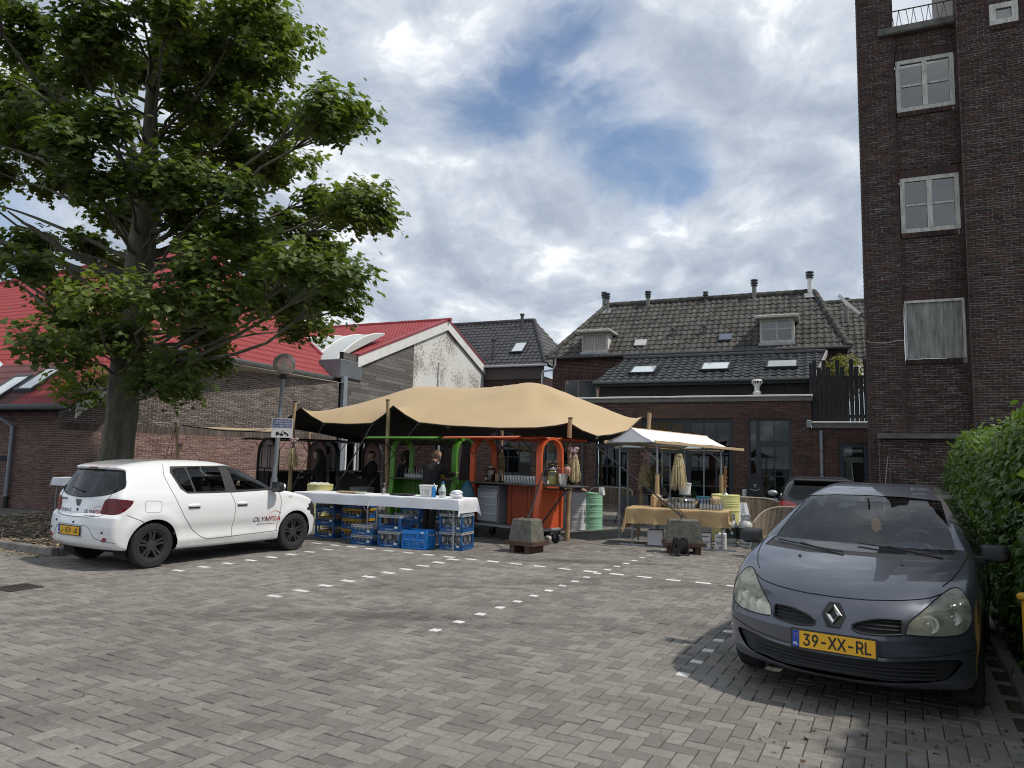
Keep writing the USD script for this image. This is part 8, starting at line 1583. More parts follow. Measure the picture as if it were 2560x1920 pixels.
# ---- oil drums
def drum(px, py, Y, col, nm, label, r=.292, h=.88, base=None, top=True):
 o = gp(px, py) if base is None else base; t = thing('oil_drum', label, 'oil drum', (o[0], o[1], 0), .3); mt = M('drum_' + nm, col, .42, .06, 3, coat=.3)
 pr = [(0, .012), (r - .004, .012), (r, .004), (r + .004, .012), (r, .02)]
 for zc_ in (.30, .59): pr += [(r, zc_ - .022), (r + .010, zc_ - .008), (r + .010, zc_ + .008), (r, zc_ + .022)]
 for zc_ in (.68, .72, .76, .46, .42, .16, .12): pass
 z = [.02]; body = [(r, .02)]
 for zc_, a in ((.09, .005), (.13, .005), (.17, .005), (.30, .011), (.43, .005), (.47, .005), (.59, .011), (.68, .005), (.72, .005), (.76, .005)): w = .016 if a < .01 else .024; body += [(r, zc_ - w), (r + a, zc_ - w * .3), (r + a, zc_ + w * .3), (r, zc_ + w)]
 body += [(r, .84), (r + .006, .855), (r + .006, .872), (r - .004, .88), (r - .012, .872), (r - .014, .862), (0, .862)]
 obj('shell', MB().lathe([(0, .012), (r + .004, .006)] + [(a, b * h / .88) for a, b in body], 44), mt, t, smooth=35); obj('bung', MB().lathe([(0, .015), (.035, .015), (.035, 0)], 14, (.16, .05, .862 * h / .88)), MZINC, t); return t
D1 = drum(1475.5, 1322, 0, (0.29, 0.56, 0.37), 'mint', 'mint green oil drum standing right of the orange bar'); oY = at(1814, 1245, 15.4); D2 = drum(0, 0, 0, (0.68, 0.66, 0.26), 'yellow', 'pale yellow oil drum behind the stall table, a dried bouquet on top', base=oY, h=1.0)
oL = at(801, 1212, 16.6); D3 = drum(0, 0, 0, (0.66, 0.62, 0.27), 'butter', 'pale yellow oil drum under the tent behind the left white table', base=oL, h=.97); oG2 = at(905, 1215, 17.6); D4 = drum(0, 0, 0, (0.20, 0.20, 0.20), 'grey', 'grey oil drum in the shade behind the white tables', base=oG2); oW = at(1434, 1290, 17.4); D5 = drum(0, 0, 0, (0.62, 0.63, 0.66), 'white', 'white oil drum half hidden behind the pole and the mint green drum', base=oW)
def drape(px, py, Y, label, w=.22, h=.45, mat=None, seed=0):
 o = at(px, py, Y); t = thing('hanging_cloth', label, 'cloth', o); q = np.linspace(0, 1, 12); P = np.array([[((a - .5) * w * (1 + .5 * b) + .02 * math.sin(a * 20 + seed), -.03 - .05 * b * math.sin(a * 9 + seed) - .05 * b, -h * b * (1 - .35 * abs(a - .6))) for a in q] for b in np.linspace(0, 1, 8)]); obj('cloth', MB().grid(P), mat or MCLOTH, t, smooth=60)
drape(1851, 1256, 15.3, 'pale grey cloth hanging over the edge of the yellow drum by the stall'); drape(1503, 1218, 17.2, 'white cloth over the rim of the mint green drum', .12, .2, seed=2)
o = np.array([oL[0], oL[1], .955]); t = thing('paper_napkins', 'crumpled white napkins on the yellow drum under the tent', 'napkins', o); m = MB(); rng = np.random.default_rng(5)
for k in range(7): s_ = trimesh.creation.icosphere(2, 1.0); v = np.asarray(s_.vertices) * [.07, .06, .03] * (1 + .5 * (meshkit.noise(np.asarray(s_.vertices) * 3 + k)[:, None] - .5)); m.add(v + [rng.uniform(-.2, .2), rng.uniform(-.15, .15), .02], s_.faces)
obj('napkins', m, MWHITE, t, smooth=60)
o = np.array([oY[0], oY[1], .985]); t = thing('dried_bouquet', 'tall narrow dried bouquet in a silver vase on the yellow drum', 'flowers', o); obj('vase', MB().lathe([(0, 0), (.065, .002), (.06, .02), (.02, .06), (.025, .10), (.02, .12)], 18), MCHR, t, smooth=40); rng = np.random.default_rng(3); m = MB()
for k in range(60): z = rng.uniform(.1, .62); a = rng.random() * 6.283; r_ = .035 * (1 - (z - .1) / .7) + .012; m.tube([(0, 0, z - .08), (r_ * math.cos(a), r_ * math.sin(a), z)], [.004, .012], 4, tone=rng.random())
obj('dried_spikes', m, M('rust_brown_spikes', (.30, .15, .07), .8, .3, 40), t)
MCW = M('mossy_concrete', (0.105, 0.105, 0.085), .95, .45, 9, .012, 40, col2=(0.19, 0.185, 0.155), detail=7); MRUST = M('rusty_steel', (0.075, 0.040, 0.026), .85, .35, 12, .004, 60)
def weight(o, rz, a, b, a2, b2, h, label, zb=.17):
 t = thing('concrete_weight', label, 'tent weight', o, rz); pts = np.array([(sx * x / 2, sy * y / 2, z) for x, y, z in ((a, b, zb), (a2, b2, zb + h - .02), (a2 - .04, b2 - .04, zb + h)) for sx in (-1, 1) for sy in (-1, 1)]); hh = trimesh.convex.convex_hull(pts); obj('block', MB().add(hh.vertices, hh.faces), MCW, t)
 fr_ = MB()
 for s_ in (-1, 1): fr_.box((0, s_ * (b / 2 + .02), zb), (a + .10, .05, .07)); fr_.box((s_ * (a / 2 + .02), 0, zb), (.05, b - .012, .07))
 obj('steel_collar', fr_, MRUST, t)
 for s_ in (-1, 1): obj('skid', MB().box((s_ * (a / 2 - .09), 0, .065), (.10, b + .02, .13)), MRUST, t)
 obj('lifting_eye', MB().tube([(.05 * math.cos(q), 0, zb + h + .05 * math.sin(q)) for q in np.linspace(0, math.pi, 9)], .010, 6), MRUST, t); return t
w1 = gp(1317, 1385); w1[:2] += [0, .26]; weight((w1[0], w1[1], 0), math.radians(-35), .50, .44, .40, .34, .42, 'mossy concrete block on a rusty frame in front of the orange bar')
w2 = gp(1716, 1386); w2[:2] += [0, .22]; weight((w2[0], w2[1], 0), math.radians(-8), .66, .40, .56, .34, .44, 'wide concrete block on rusty skids under the stall table')
rope(at(1368, 1150, 14.1), (w1[0] + .02, w1[1], .62), 'black strap from the orange arch down to the concrete block', .010, .0, .02); rope(at(1480, 1108, 15.2), (w2[0] - .05, w2[1] - .02, .66), 'pair of black ropes from the tent edge down to the wide concrete block', .009, .0, .04); rope(at(1640, 1195, 16.0), (w2[0] - .02, w2[1], .65), 'short black rope behind the stall glasses to the concrete block', .008, .0, .05)
o = gp(1709, 1391); t = thing('cable_reel', 'black cable reel standing before the wide concrete block', 'cable reel', (o[0], o[1], 0), math.radians(25)); c_ = (0, .10, .165)
m = MB();
for x in (-.075, .075): m.lathe([(.03, -.006), (.135, -.006), (.145, 0), (.135, .006), (.03, .006)], 28, (x, c_[1], c_[2]), (1, 0, 0))
obj('flanges', m, MBPL, t, smooth=30); m = MB()
for k in range(9): x = -.06 + .015 * k; m.tube([(x, c_[1] + (.108 + .01 * (k % 2)) * math.cos(a), c_[2] + (.108 + .01 * (k % 2)) * math.sin(a)) for a in np.linspace(0, 6.283, 25)], .008, 5, caps=False)
m.lathe([(.10, -.066), (.10, .066)], 20, c_, (1, 0, 0)); obj('cable', m, MROPE, t); m = MB()
for x in (-.10, .10): m.tube([(x, -.02, .012), (x, .02, .31), (x, .14, .325), (x, .24, .012), (x, -.02, .012)], .010, 6)
m.tube([(-.10, .08, .325), (.10, .08, .325)], .012, 6); obj('stand', m, MBPL, t)
# ---- market stall and its table
pS = np.array([math.sin(math.radians(48)), math.cos(math.radians(48)), 0]); RZS = math.atan2(pS[1], pS[0]); oS = at(1643, 1180, 14.9); FS = Fr((oS[0], oS[1], 0), RZS)
MCANV = M('white_canvas', (0.76, 0.78, 0.80), .9, .04, 1.5, .006, 8); MBEAM = M('pale_batten', (0.48, 0.36, 0.21), .75, .2, 12, stretch=(1, 1, .3)); MGALV = M('galvanised_tube', (0.33, 0.35, 0.36), .45, .12, 12, metal=.7)
def stall(FS_, label, L, D, zb, zr, mat_canvas, over=.25, tilt=0.0):
 t = thing('market_stall', label, 'market stall', FS_.o, FS_.rz)
 for x in (0, L):
  for y in (0, D): obj('post', MB().tube([(x, y, 0), (x, y, zb - tilt * x)], .022, 8), MGALV, t)
  obj('cross_tube', MB().tube([(x, -.1, zb - tilt * x), (x, D + .1, zb - tilt * x)], .018, 6), MGALV, t); obj('king_post', MB().tube([(x, D / 2, zb - tilt * x), (x, D / 2, zr - tilt * x)], .018, 6), MGALV, t); obj('stay', MB().tube([(x, 0, zb - .35), (x, D / 2, zb)], .010, 6), MGALV, t)
 for y in (-.18, D + .18): obj('batten', MB().rbox((0, y, 0), (L + 1.0, .045, .06), .006).xf([[1, 0, 0, L / 2 + .18], [0, 1, 0, 0], [-tilt, 0, 1, zb + .02 - tilt * L / 2], [0, 0, 0, 1]]), MBEAM, t)
 obj('ridge_batten', MB().rbox((0, D / 2, 0), (L + .42, .05, .05), .006).xf([[1, 0, 0, L / 2], [0, 1, 0, 0], [-tilt, 0, 1, zr - tilt * L / 2], [0, 0, 0, 1]]), MBEAM, t)
 n = 15; q = np.linspace(-1, 1, 2 * n + 1); prof = []
 for a in q: h = abs(a); prof.append((D / 2 + a * (D / 2 + .20), zb + .055 + (zr - zb - .03) * (1 - h) ** 1.7 - (.03 * math.sin(min(1, max(0, (h - .7) / .3)) * math.pi))))
 X = np.linspace(-over, L + over - .1, 26); P = np.array([[(x, y, z - tilt * x + .012 * math.sin(x * 5 + y * 3) * (abs(y - D / 2) > .15)) for y, z in prof] for x in X]); P[0, :, 2] -= .0; obj('canvas', MB().grid(P), mat_canvas, t, smooth=50)
 g = MB().add([(-over + .02, y, z - .01) for y, z in prof] + [(-over + .02, D / 2, zb + .03)], [[i, i + 1, len(prof)] for i in range(len(prof) - 1)]); obj('gable_cloth', g, mat_canvas, t); return t
zbS = 1.638 - (1110 - 1157.4) / 1772 * 14.9
stall(FS, 'market stall with a white canvas roof on grey posts right of the tent', 2.45, 1.0, zbS, zbS + .31, MCANV, tilt=.022)
for x_, y_, lb in ((0, 0, 'left'), (2.45, 0, 'right')):
 o = FS.out((x_, y_, .78)); t = thing('kraft_paper_wrap', f'brown kraft paper wrapped round the front {lb} post of the white stall', 'paper', o); m = MB(); rng = np.random.default_rng(7); m.grid(np.array([[(.04 * (1 + .4 * meshkit.noise(np.array([[a * 2., z * 6., x_]]))[0]) * math.cos(a), .04 * (1 + .4 * meshkit.noise(np.array([[a * 2., z * 6., x_]]))[0]) * math.sin(a), z) for a in np.linspace(0, 6.283, 13)] for z in np.linspace(0, .62, 12)])); obj('wrap', m, MKRAFT, t, smooth=50)
FS2 = Fr(at(1655, 1250, 18.2) * [1, 1, 0], RZS); stall(FS2, 'second smaller white stall roof behind the front one', 1.9, 1.1, 2.0, 2.34, MCANV)
oT = gp(1611, 1365); RZT = math.radians(-20); FT = Fr((oT[0] - .34, oT[1] + .06, 0), RZT); HS = .74
trestle('stall_table', 'table under a brown kraft cloth beside the market stall', FT.o, RZT, 1.92, .78, HS, 'brown kraft cloth sagging over the stall table', MKRAFT, (.32, .16, .24, .42), seed=5, bar=True, amp=.03)
ZS_ = HS + .012
g = thing('wine_glass_rows', 'upturned wine glasses in the left group on the brown stall table', 'glasses', FT.out((.80, .25, ZS_)), RZT)
for i in range(8):
 for j in range(4): obj('wine_glass', wineglass(MB(), (i * .066, j * .075, 0), 1.0, False, 12), MGLS, g, smooth=40)
g = thing('wine_glass_rows', 'upturned wine glasses in the right group on the brown stall table', 'glasses', FT.out((1.42, .22, ZS_)), RZT)
for i in range(7):
 for j in range(4): obj('wine_glass', wineglass(MB(), (i * .062, j * .075, 0), 1.0, False, 12), MGLS, g, smooth=40)
for x, y, lb in ((.70, .62, 'large steel bowl at the left on the stall table'), (1.18, .64, 'large steel bowl behind the left group of wine glasses')):
 t = thing('steel_bowl', lb, 'bowl', FT.out((x, y, ZS_)), 0); obj('bowl', MB().lathe([(0, 0), (.09, .002), (.16, .06), (.215, .155), (.225, .158), (.205, .15), (.15, .062), (.08, .012)], 28), MCHR, t, smooth=40)
t = thing('blue_bucket', 'blue plastic bucket behind the glasses on the stall table', 'bucket', FT.out((1.42, .66, ZS_)), 0); obj('bucket', MB().lathe([(0, 0), (.09, .002), (.125, .22), (.132, .225), (.118, .22), (.08, .012)], 22), M('slate_blue_plastic', (.06, .12, .22), .5, .08, 5), t, smooth=40); obj('bag_rim', MB().lathe([(.135, .19), (.14, .23), (.12, .24), (.11, .2)], 22), M('blue_bag', (.010, .085, .13), .35), t)
for x, y, lb in ((.50, .5, 'brown paper bag at the left on the stall table'), (1.66, .62, 'brown paper bag behind the right group of glasses')):
 t = thing('paper_bag', lb, 'bag', FT.out((x, y, ZS_)), .4); hh = trimesh.convex.convex_hull(np.array([(sx * .09, sy * .06, z) for z in (0, .2) for sx in (-1, 1) for sy in (-1, 1)] + [(-.09, 0, .25), (.09, 0, .25)])); obj('bag', MB().add(hh.vertices, hh.faces), MKRAFT, t)
rng = np.random.default_rng(14)
o = FS.out((.62, .55, .95)); t = thing('dried_flower_tub', 'black tub full of straw and ochre dried flowers in the stall', 'flowers', o); obj('tub', MB().lathe([(0, 0), (.24, .002), (.27, .15), (.25, .15), (.22, .02)], 24), MBPL, t, smooth=40); flowers(t, rng, 95, .32, .72, [MFY, MFO, MFG, MFW]); obj('side_table', MB().lathe([(.02, -.95), (.02, 0), (.26, -.005), (.26, .0)], 18), MGALV, t)
o = FS.out((1.42, .35, .72)); t = thing('dried_flower_bunch', 'bunch of yellow and ochre dried flowers by the right stall post', 'flowers', o); flowers(t, rng, 45, .18, .5, [MFY, MFO, MFW, MFG]); obj('pot', MB().lathe([(0, 0), (.08, .002), (.10, .14), (.09, .14), (.07, .01)], 16), MKRAFT, t, smooth=40)
o = at(1712, 1222, 15.9); t = thing('white_bucket', 'white bucket with lid behind the stall flowers', 'bucket', (o[0], o[1], o[2] - .12)); obj('bucket', MB().lathe([(0, 0), (.12, .002), (.14, .22), (.15, .225), (.15, .25), (0, .255)], 22), MWHITE, t, smooth=40); obj('stool', MB().lathe([(.03, -(o[2] - .12)), (.03, -.02), (.15, -.015), (.15, -.002)], 14), MGALV, t)
MCART = M('white_carton', (0.66, 0.66, 0.67), .8, .05, 5)
for x, y, h, w, lb in ((.36, .30, .30, .30, 'plain white carton at the left under the brown table'), (1.26, .12, .30, .13, 'white wine carton with grey print, left of three'), (1.40, .10, .31, .20, 'white wine carton with grey print, the middle one under the table'), (1.68, .10, .31, .20, 'white wine carton with grey print right of the table leg')):
 t = thing('carton', lb, 'carton', FT.out((x, y, 0)), RZT); obj('box', MB().rbox((w / 2, .15, h / 2), (w, .30, h), .004), MCART, t)
 if x > .5:
  m = MB(); m.box((w * .5, -.0015, h * .80), (w * .72, .002, .022)); rr = np.random.default_rng(int(x * 100))
  for k in range(26): m.box((w * (.15 + .7 * rr.random()), -.0015, h * (.34 + .22 * rr.random())), (.008 + .014 * rr.random(), .002, .006 + .008 * rr.random()))
  m.box((w * .5, -.0015, h * .18), (w * .34, .002, .026)); obj('printing', m, M('grey_print', (.16, .16, .19), .7, .1, 9), t)
MGAS = M('gas_bottle_grey', (0.42, 0.43, 0.42), .45, .12, 6); MGLB = M('dark_green_label', (.008, .022, .016), .5, .5, 30, col2=(.05, .09, .07))
for px, py, lb in ((1832, 1366, 'grey gas bottle with a dark green label, left one behind the cartons'), (1871, 1369, 'grey gas bottle with a dark green label next to the grey car mirror')):
 o = gp(px, py); t = thing('gas_bottle', lb, 'gas bottle', (o[0], o[1] + .15, 0), 0); r_ = .150
 obj('shell', MB().lathe([(0, .05), (.10, .045), (r_ - .01, .07), (r_, .11), (r_, .40), (r_ - .02, .455), (.09, .50), (.05, .515), (0, .52)], 30), MGAS, t, smooth=40); obj('foot_ring', MB().lathe([(r_ - .02, .055), (r_ - .005, .05), (r_ - .0, .0), (r_ - .015, .0)], 26), MGAS, t); obj('label', MB().lathe([(r_ + .0015, .155), (r_ + .0015, .375)], 30), MGLB, t)
 obj('emblem', MB().poly([(.035 * math.cos(a) * (1 if k % 2 else .5), .035 * math.sin(a) * (1 if k % 2 else .5)) for k, a in enumerate(np.linspace(0, 6.283, 17)[:-1])], (-.015, -r_ - .001, .265), (1, 0, 0), (0, 0, 1), th=.002, n=(0, -1, 0)), M('pale_print', (.45, .55, .6), .5), t)
 m = MB(); P = np.array([[(.095 * math.cos(a), .095 * math.sin(a), z) for z in (.48, .62)] for a in np.linspace(-.6, 3.9, 16)]); m.grid(P); m.tube([(.095 * math.cos(a), .095 * math.sin(a), .625) for a in np.linspace(-.6, 3.9, 16)], .011, 6); obj('guard', m, MGAS, t); obj('valve', MB().tube([(0, 0, .5), (0, 0, .58)], .018, 8).tube([(0, 0, .56), (.06, 0, .56)], .012, 6), MCHR, t)
# ---- rope chairs
MROPEW = M('wicker_cord', (0.20, 0.155, 0.11), .85, .2, 40, tone=.3); MCHF = M('beige_tube', (0.42, 0.36, 0.28), .5, .08, 9)
def lounge(px, py, Y, rz, label, W=1.15, H_=.50, seat_z=.36, base=True, mat=None, Dp=.62):
 o = at(px, py, Y); t = thing('rope_sofa', label, 'sofa', (o[0], o[1], 0), rz); n = 46; top, bot = [], []
 for k in range(n):
  u = k / (n - 1) * 2 - 1; a = u * 1.95; x = W / 2 * math.sin(a) / math.sin(1.57) if abs(a) < 1.57 else math.copysign(W / 2, a) ; y = Dp * .5 * (math.cos(a)) ; zt_ = seat_z + H_ * (1 - .62 * abs(u) ** 3.2) + .05
  top.append((x * 1.06, y + .12, zt_)); bot.append((x * .86, y * .85, seat_z))
 m = MB()
 for k in range(n - 1):
  for f_ in (0, .5):
   p = np.array(top[k]) * (1 - f_) + np.array(top[k + 1]) * f_; q = np.array(bot[k]) * (1 - f_) + np.array(bot[k + 1]) * f_; m.tube([p, q], .010, 4, caps=False, tone=(k * 7 % 5) / 5)
 obj('cords', m, mat or MROPEW, t, toned=True, kind='stuff'); obj('rail', MB().tube(top, .016, 8).tube(bot + [bot[0]], .014, 8), MCHF, t, smooth=40)
 s_ = MB(); pl_ = Polygon([(p[0], p[1]) for p in bot]); s_.poly(pl_, (0, 0, seat_z - .02), (1, 0, 0), (0, 1, 0), th=.05, n=(0, 0, 1)); obj('seat', s_, mat or MROPEW, t)
 if base:
  for sx in (-1, 1):
   for sy, yy in ((-1, -.22), (1, .22)): obj('leg', MB().tube([(sx * W * .34, yy * .6, seat_z), (sx * W * .40, yy * 1.2, 0)], .012, 6), MCHF, t)
 return t
lounge(1880, 1290, 15.8, math.radians(-10), 'woven rope sofa right of the yellow drum by the stall'); lounge(1525, 1270, 20.2, math.radians(-15), 'woven rope sofa near the brick wall behind the mint green drum', W=1.15)
lounge(1925, 1320, 12.6, math.radians(-75), 'round woven rope chair partly behind the grey car mirror', W=.85, H_=.5, Dp=.8)
o = at(1572, 1265, 19.0); t = thing('covered_chair', 'chair under a slack grey cover near the brick wall', 'chair', (o[0], o[1], 0), math.radians(10)); q = np.linspace(0, 1, 16); P = np.array([[((a - .5) * .85 + .25 * b, -.35 + .7 * b, .32 + .42 * b - .22 * (1 - b) * math.sin(a * 3.14) + .02 * math.sin(a * 23 + b * 5)) for a in q] for b in np.linspace(0, 1, 12)]); obj('cover', MB().grid(P), M('grey_cover', (.075, .08, .085), .8, .2, 6, .006, 12), t, smooth=60)
for x in (-.3, .35):
 for y in (-.15, .2): obj('leg', MB().tube([(x * .7, y, .4), (x, y * 1.3, 0)], .010, 5), MROPE, t)
o = at(1888, 1250, 18.0); t = thing('moulded_chair', 'black moulded high back seat with a dotted emblem beside the glazed door', 'chair', (o[0], o[1], 0), math.radians(-12)); sh = spline_closed([(-.16, .0), (-.19, .3), (-.15, .56), (-.06, .66), (.08, .66), (.17, .52), (.21, .25), (.24, .0)], 5); obj('shell', MB().poly(sh, (0, 0, .75), (1, 0, 0), (0, 0, 1), th=.10, n=(0, 1, 0)), MBPL, t); m = MB()
for r in range(4):
 for k in range(4 - r): m.sphere((-.035 + .024 * k + .012 * r, -.004, 1.16 - .024 * r), .008, 1)
obj('emblem', m, MWHITE, t); obj('grip_slot', MB().tube([(-.12, -.006, 1.04), (0, -.008, 1.0), (.12, -.006, 1.04)], .012, 6), MGALV, t); obj('handlebar', MB().tube([(-.22, -.05, 1.36), (-.18, -.02, 1.30), (-.14, 0, 1.1)], .014, 6).tube([(.32, .1, 1.40), (.40, .1, 1.33), (.36, .1, 1.1), (.24, .05, .95)], .018, 6).sphere((.42, .1, 1.28), .07, 2), MBPL, t); obj('stand', MB().box((.02, .05, .38), (.3, .1, .74)), MBPL, t)
o = at(1940, 1250, 18.3); t = thing('grey_table', 'plain grey metal table beside the black seat', 'table', (o[0] - .55, o[1] - .1, 0), -UD); obj('table_top', MB().rbox((.6, .3, .78), (1.3, .6, .04), .008), MALU, t)
for x in (0, 1.2):
 for y in (.05, .55): obj('leg', MB().box((x, y, .38), (.05, .05, .76)), MALU, t)
o = at(1868, 1228, 18.2); t = thing('paper_carton', 'pale carton standing on the grey table', 'carton', (o[0], o[1], .80)); obj('box', MB().rbox((0, 0, .11), (.2, .15, .22), .004), MCART, t)
o = at(2396, 1300, 10.6); t = thing('bicycle', 'black bicycle behind the grey hatchback, curved handlebar showing', 'bicycle', (o[0], o[1], 0), math.radians(60)); m = MB()
for x in (-.55, .5): obj('wheel', MB().tube([(x + .33 * math.cos(a), 0, .34 + .33 * math.sin(a)) for a in np.linspace(0, 6.283, 33)], .016, 6, caps=False), MTYRE, t)
obj('frame', MB().tube([(-.55, 0, .34), (-.15, 0, .34), (.42, 0, .85), (.5, 0, .34)], .016, 6).tube([(-.15, 0, .34), (-.22, 0, .95)], .015, 6).tube([(-.55, 0, .34), (-.2, 0, .8), (.40, 0, .80)], .014, 6), MROPE, t); obj('saddle', MB().sphere((-.24, 0, .97), 1.0, 2, (.13, .07, .04)), MROPE, t); zb_ = o[2]; obj('handlebar', MB().tube([(.42, 0, .82), (.42, 0, 1.02), (.42, .12, 1.08), (.36, .27, 1.06), (.22, .30, .97), (.14, .27, .90)], .014, 6).tube([(.42, 0, 1.02), (.42, -.12, 1.08), (.36, -.27, 1.06), (.22, -.30, .97)], .014, 6), MROPE, t)
# ---- street lamp with sign, container, yellow box
lt0 = at(711, 908, 15.8); lb0 = np.array([at(678, 1260, 15.7)[0], 15.7, 0]); t = thing('street_lamp', 'grey lamp post with a clear globe behind the white car', 'street lamp', lb0); dv = lt0 - lb0; L_ = dv[2]; ax = dv / L_
P = lambda z: ax * z; obj('post', MB().tube([P(0), P(1.1), P(1.13), P(L_ - .32)], [.072, .072, .055, .042], 14), M('galvanised_post', (0.24, 0.26, 0.27), .5, .2, 9, metal=.5), t, smooth=40); c0 = P(L_ - .02)
obj('collar', MB().lathe([(.05, -.34), (.09, -.31), (.09, -.27), (.075, -.25), (.075, -.13), (0, -.12)], 18, c0), MBPL, t, smooth=40); gl = MB().sphere(c0, .245, 4); obj('globe', gl, lens_mat('smoked_globe', (.86, .83, .78), .04, .50, (.62, .57, .50)), t, smooth=True); obj('lamp', MB().lathe([(0, -.12), (.055, -.115), (.06, .04), (.045, .06), (0, .065)], 16, c0), M('milky_lamp', (.62, .6, .52), .4, .05, 5), t, smooth=40)
sc = at(705.5, 1070, 15.55); s0 = 47 / 1772 * 15.55; t = thing('no_entry_sign', 'white sign with blue Dutch no-entry text and a tow truck pictogram on the lamp post', 'sign', sc, math.radians(8)); Hs = .42; Ws = .45
obj('plate', MB().poly(rounded([(-Ws / 2, -Hs / 2), (Ws / 2, -Hs / 2), (Ws / 2, Hs / 2), (-Ws / 2, Hs / 2)], .02), (0, 0, 0), (1, 0, 0), (0, 0, 1), th=.012, n=(0, 1, 0)), MWHITE, t); MSB = M('sign_blue', (.015, .04, .21), .5, .05, 5)
obj('blue_panel', MB().poly(rounded([(-.205, .005), (.205, .005), (.205, .195), (-.205, .195)], .012), (0, -.001, 0), (1, 0, 0), (0, 0, 1), th=.002, n=(0, -1, 0)), MSB, t)
fr_ = MB()
for a, b, c, d in ((-.195, .195, .014, .018), (-.195, .195, .182, .186), (-.195, -.191, .018, .182), (.191, .195, .018, .182)): fr_.obox((a, -.0045, c), (b - a, 0, 0), (0, .001, 0), (0, 0, d - c))
obj('border', fr_, MWHITE, t)
for k, s_ in enumerate(('VERBODEN TOEGANG', 'VOOR ONBEVOEGDEN', 'ART. 461 WETB. v. STRAFR.')):
 m = meshkit.text_mesh(s_, .034, .001, bold=True); v = np.asarray(m.vertices); w = v[:, 0].max() - v[:, 0].min(); kx = .355 / w; obj('lettering', MB().add(np.stack([(v[:, 0] - v[:, 0].min() - w / 2) * kx, -.0035 - v[:, 2], v[:, 1] + .132 - .052 * k], 1), m.faces[:, ::-1]), MWHITE, t)
tk = MB(); q = lambda pts: tk.poly(pts, (0, -.001, 0), (1, 0, 0), (0, 0, 1), th=.002, n=(0, -1, 0))
q([(-.13, -.15), (.03, -.15), (.03, -.125), (-.065, -.12), (-.07, -.085), (-.125, -.085)]); q([(-.03, -.125), (.022, -.038), (.030, -.042), (-.015, -.125)]); q([(.03, -.040), (.04, -.09), (.035, -.09), (.024, -.04)]); q([(.04, -.085), (.075, -.085), (.115, -.12), (.145, -.14), (.13, -.165), (.05, -.115)])
for x, z in ((-.105, -.155), (-.02, -.155), (.015, -.155), (.06, -.112), (.125, -.158)): q(circle((x, z), .017, 14))
obj('tow_truck_pictogram', tk, MBLK, t); obj('clamp', MB().box((0, .05, .1), (.05, .08, .03)).box((0, .05, -.1), (.05, .08, .03)), MZINC, t)
o = gp(62, 1262); t = thing('rubbish_container', 'dented galvanised rubbish container on wheels at the left edge', 'container', (o[0] - .35, o[1] - .1, 0), -UD - .08); MGC = M('dull_galvanised', (0.20, 0.225, 0.24), .5, .3, 4, .006, 14, metal=.5)
hh = trimesh.convex.convex_hull(np.array([(x, y, z) for x, y, z in [(-1.1, -.36, .38), (.30, -.36, .38), (-1.1, .36, .38), (.30, .36, .38), (-1.2, -.50, 1.12), (.40, -.50, 1.12), (-1.2, .50, 1.12), (.40, .50, 1.12)]])); obj('body', MB().add(hh.vertices, hh.faces), MGC, t); obj('top_rim', MB().rbox((-.40, 0, 1.15), (1.72, 1.10, .05), .015), MGC, t)
obj('lid', MB().add([(-1.2, -.48, 1.18), (.05, -.48, 1.18), (-1.2, .1, 1.36), (.05, .1, 1.36), (-1.2, .48, 1.2), (.05, .48, 1.2)], [[0, 1, 3, 2], [2, 3, 5, 4]]), MGC, t); obj('lid', MB().add([(.07, -.48, 1.18), (.40, -.48, 1.18), (.07, .1, 1.27), (.40, .1, 1.27), (.07, .48, 1.2), (.40, .48, 1.2)], [[0, 1, 3, 2], [2, 3, 5, 4]]), MGC, t)
obj('dent', MB().add([(-.16, -.47, .95), (.02, -.52, 1.0), (.0, -.47, .72), (-.14, -.52, .80), (-.06, -.44, .6)], [[0, 1, 3], [1, 2, 3], [3, 2, 4]]), MGC, t); obj('pocket', MB().rbox((.22, -.485, 1.0), (.24, .05, .09), .01), MGC, t)
for x in (-1.0, .22):
 for y in (-.3, .3): w_ = thing('caster', None, None, parent=t); obj('fork', MB().box((x, y, .33), (.12, .1, .06)).obox((x - .03, y - .05, .09), (.06, 0, 0), (0, .01, 0), (0, 0, .24)).obox((x - .03, y + .04, .09), (.06, 0, 0), (0, .01, 0), (0, 0, .24)), MZINC, w_); obj('wheel', MB().lathe([(.03, -.025), (.085, -.025), (.10, -.012), (.10, .012), (.085, .025), (.03, .025)], 22, (x, y, .10), (0, 1, 0)), MBPL, w_)
o = np.array([4.06, 4.95]); yb = thing('yellow_box', 'yellow sheet metal box at the right edge of the picture', 'box', (gp(2553, 1770)[0] + .02, gp(2553, 1770)[1], 0), math.radians(-60) + math.pi / 2 * 0); MYB = M('yellow_sheet', (0.62, 0.33, 0.02), .45, .08, 4, .001, 60)
obj('cabinet', MB().rbox((.32, .2, .37), (.62, .40, .74), .015), MYB, yb); obj('lid', MB().rbox((.32, .2, .76), (.66, .44, .05), .015), MYB, yb)
for k in range(3): obj('vent_slot', MB().box((-.0, .12, .48 - .05 * k), (.02, .10, .018)), MBPL, yb)
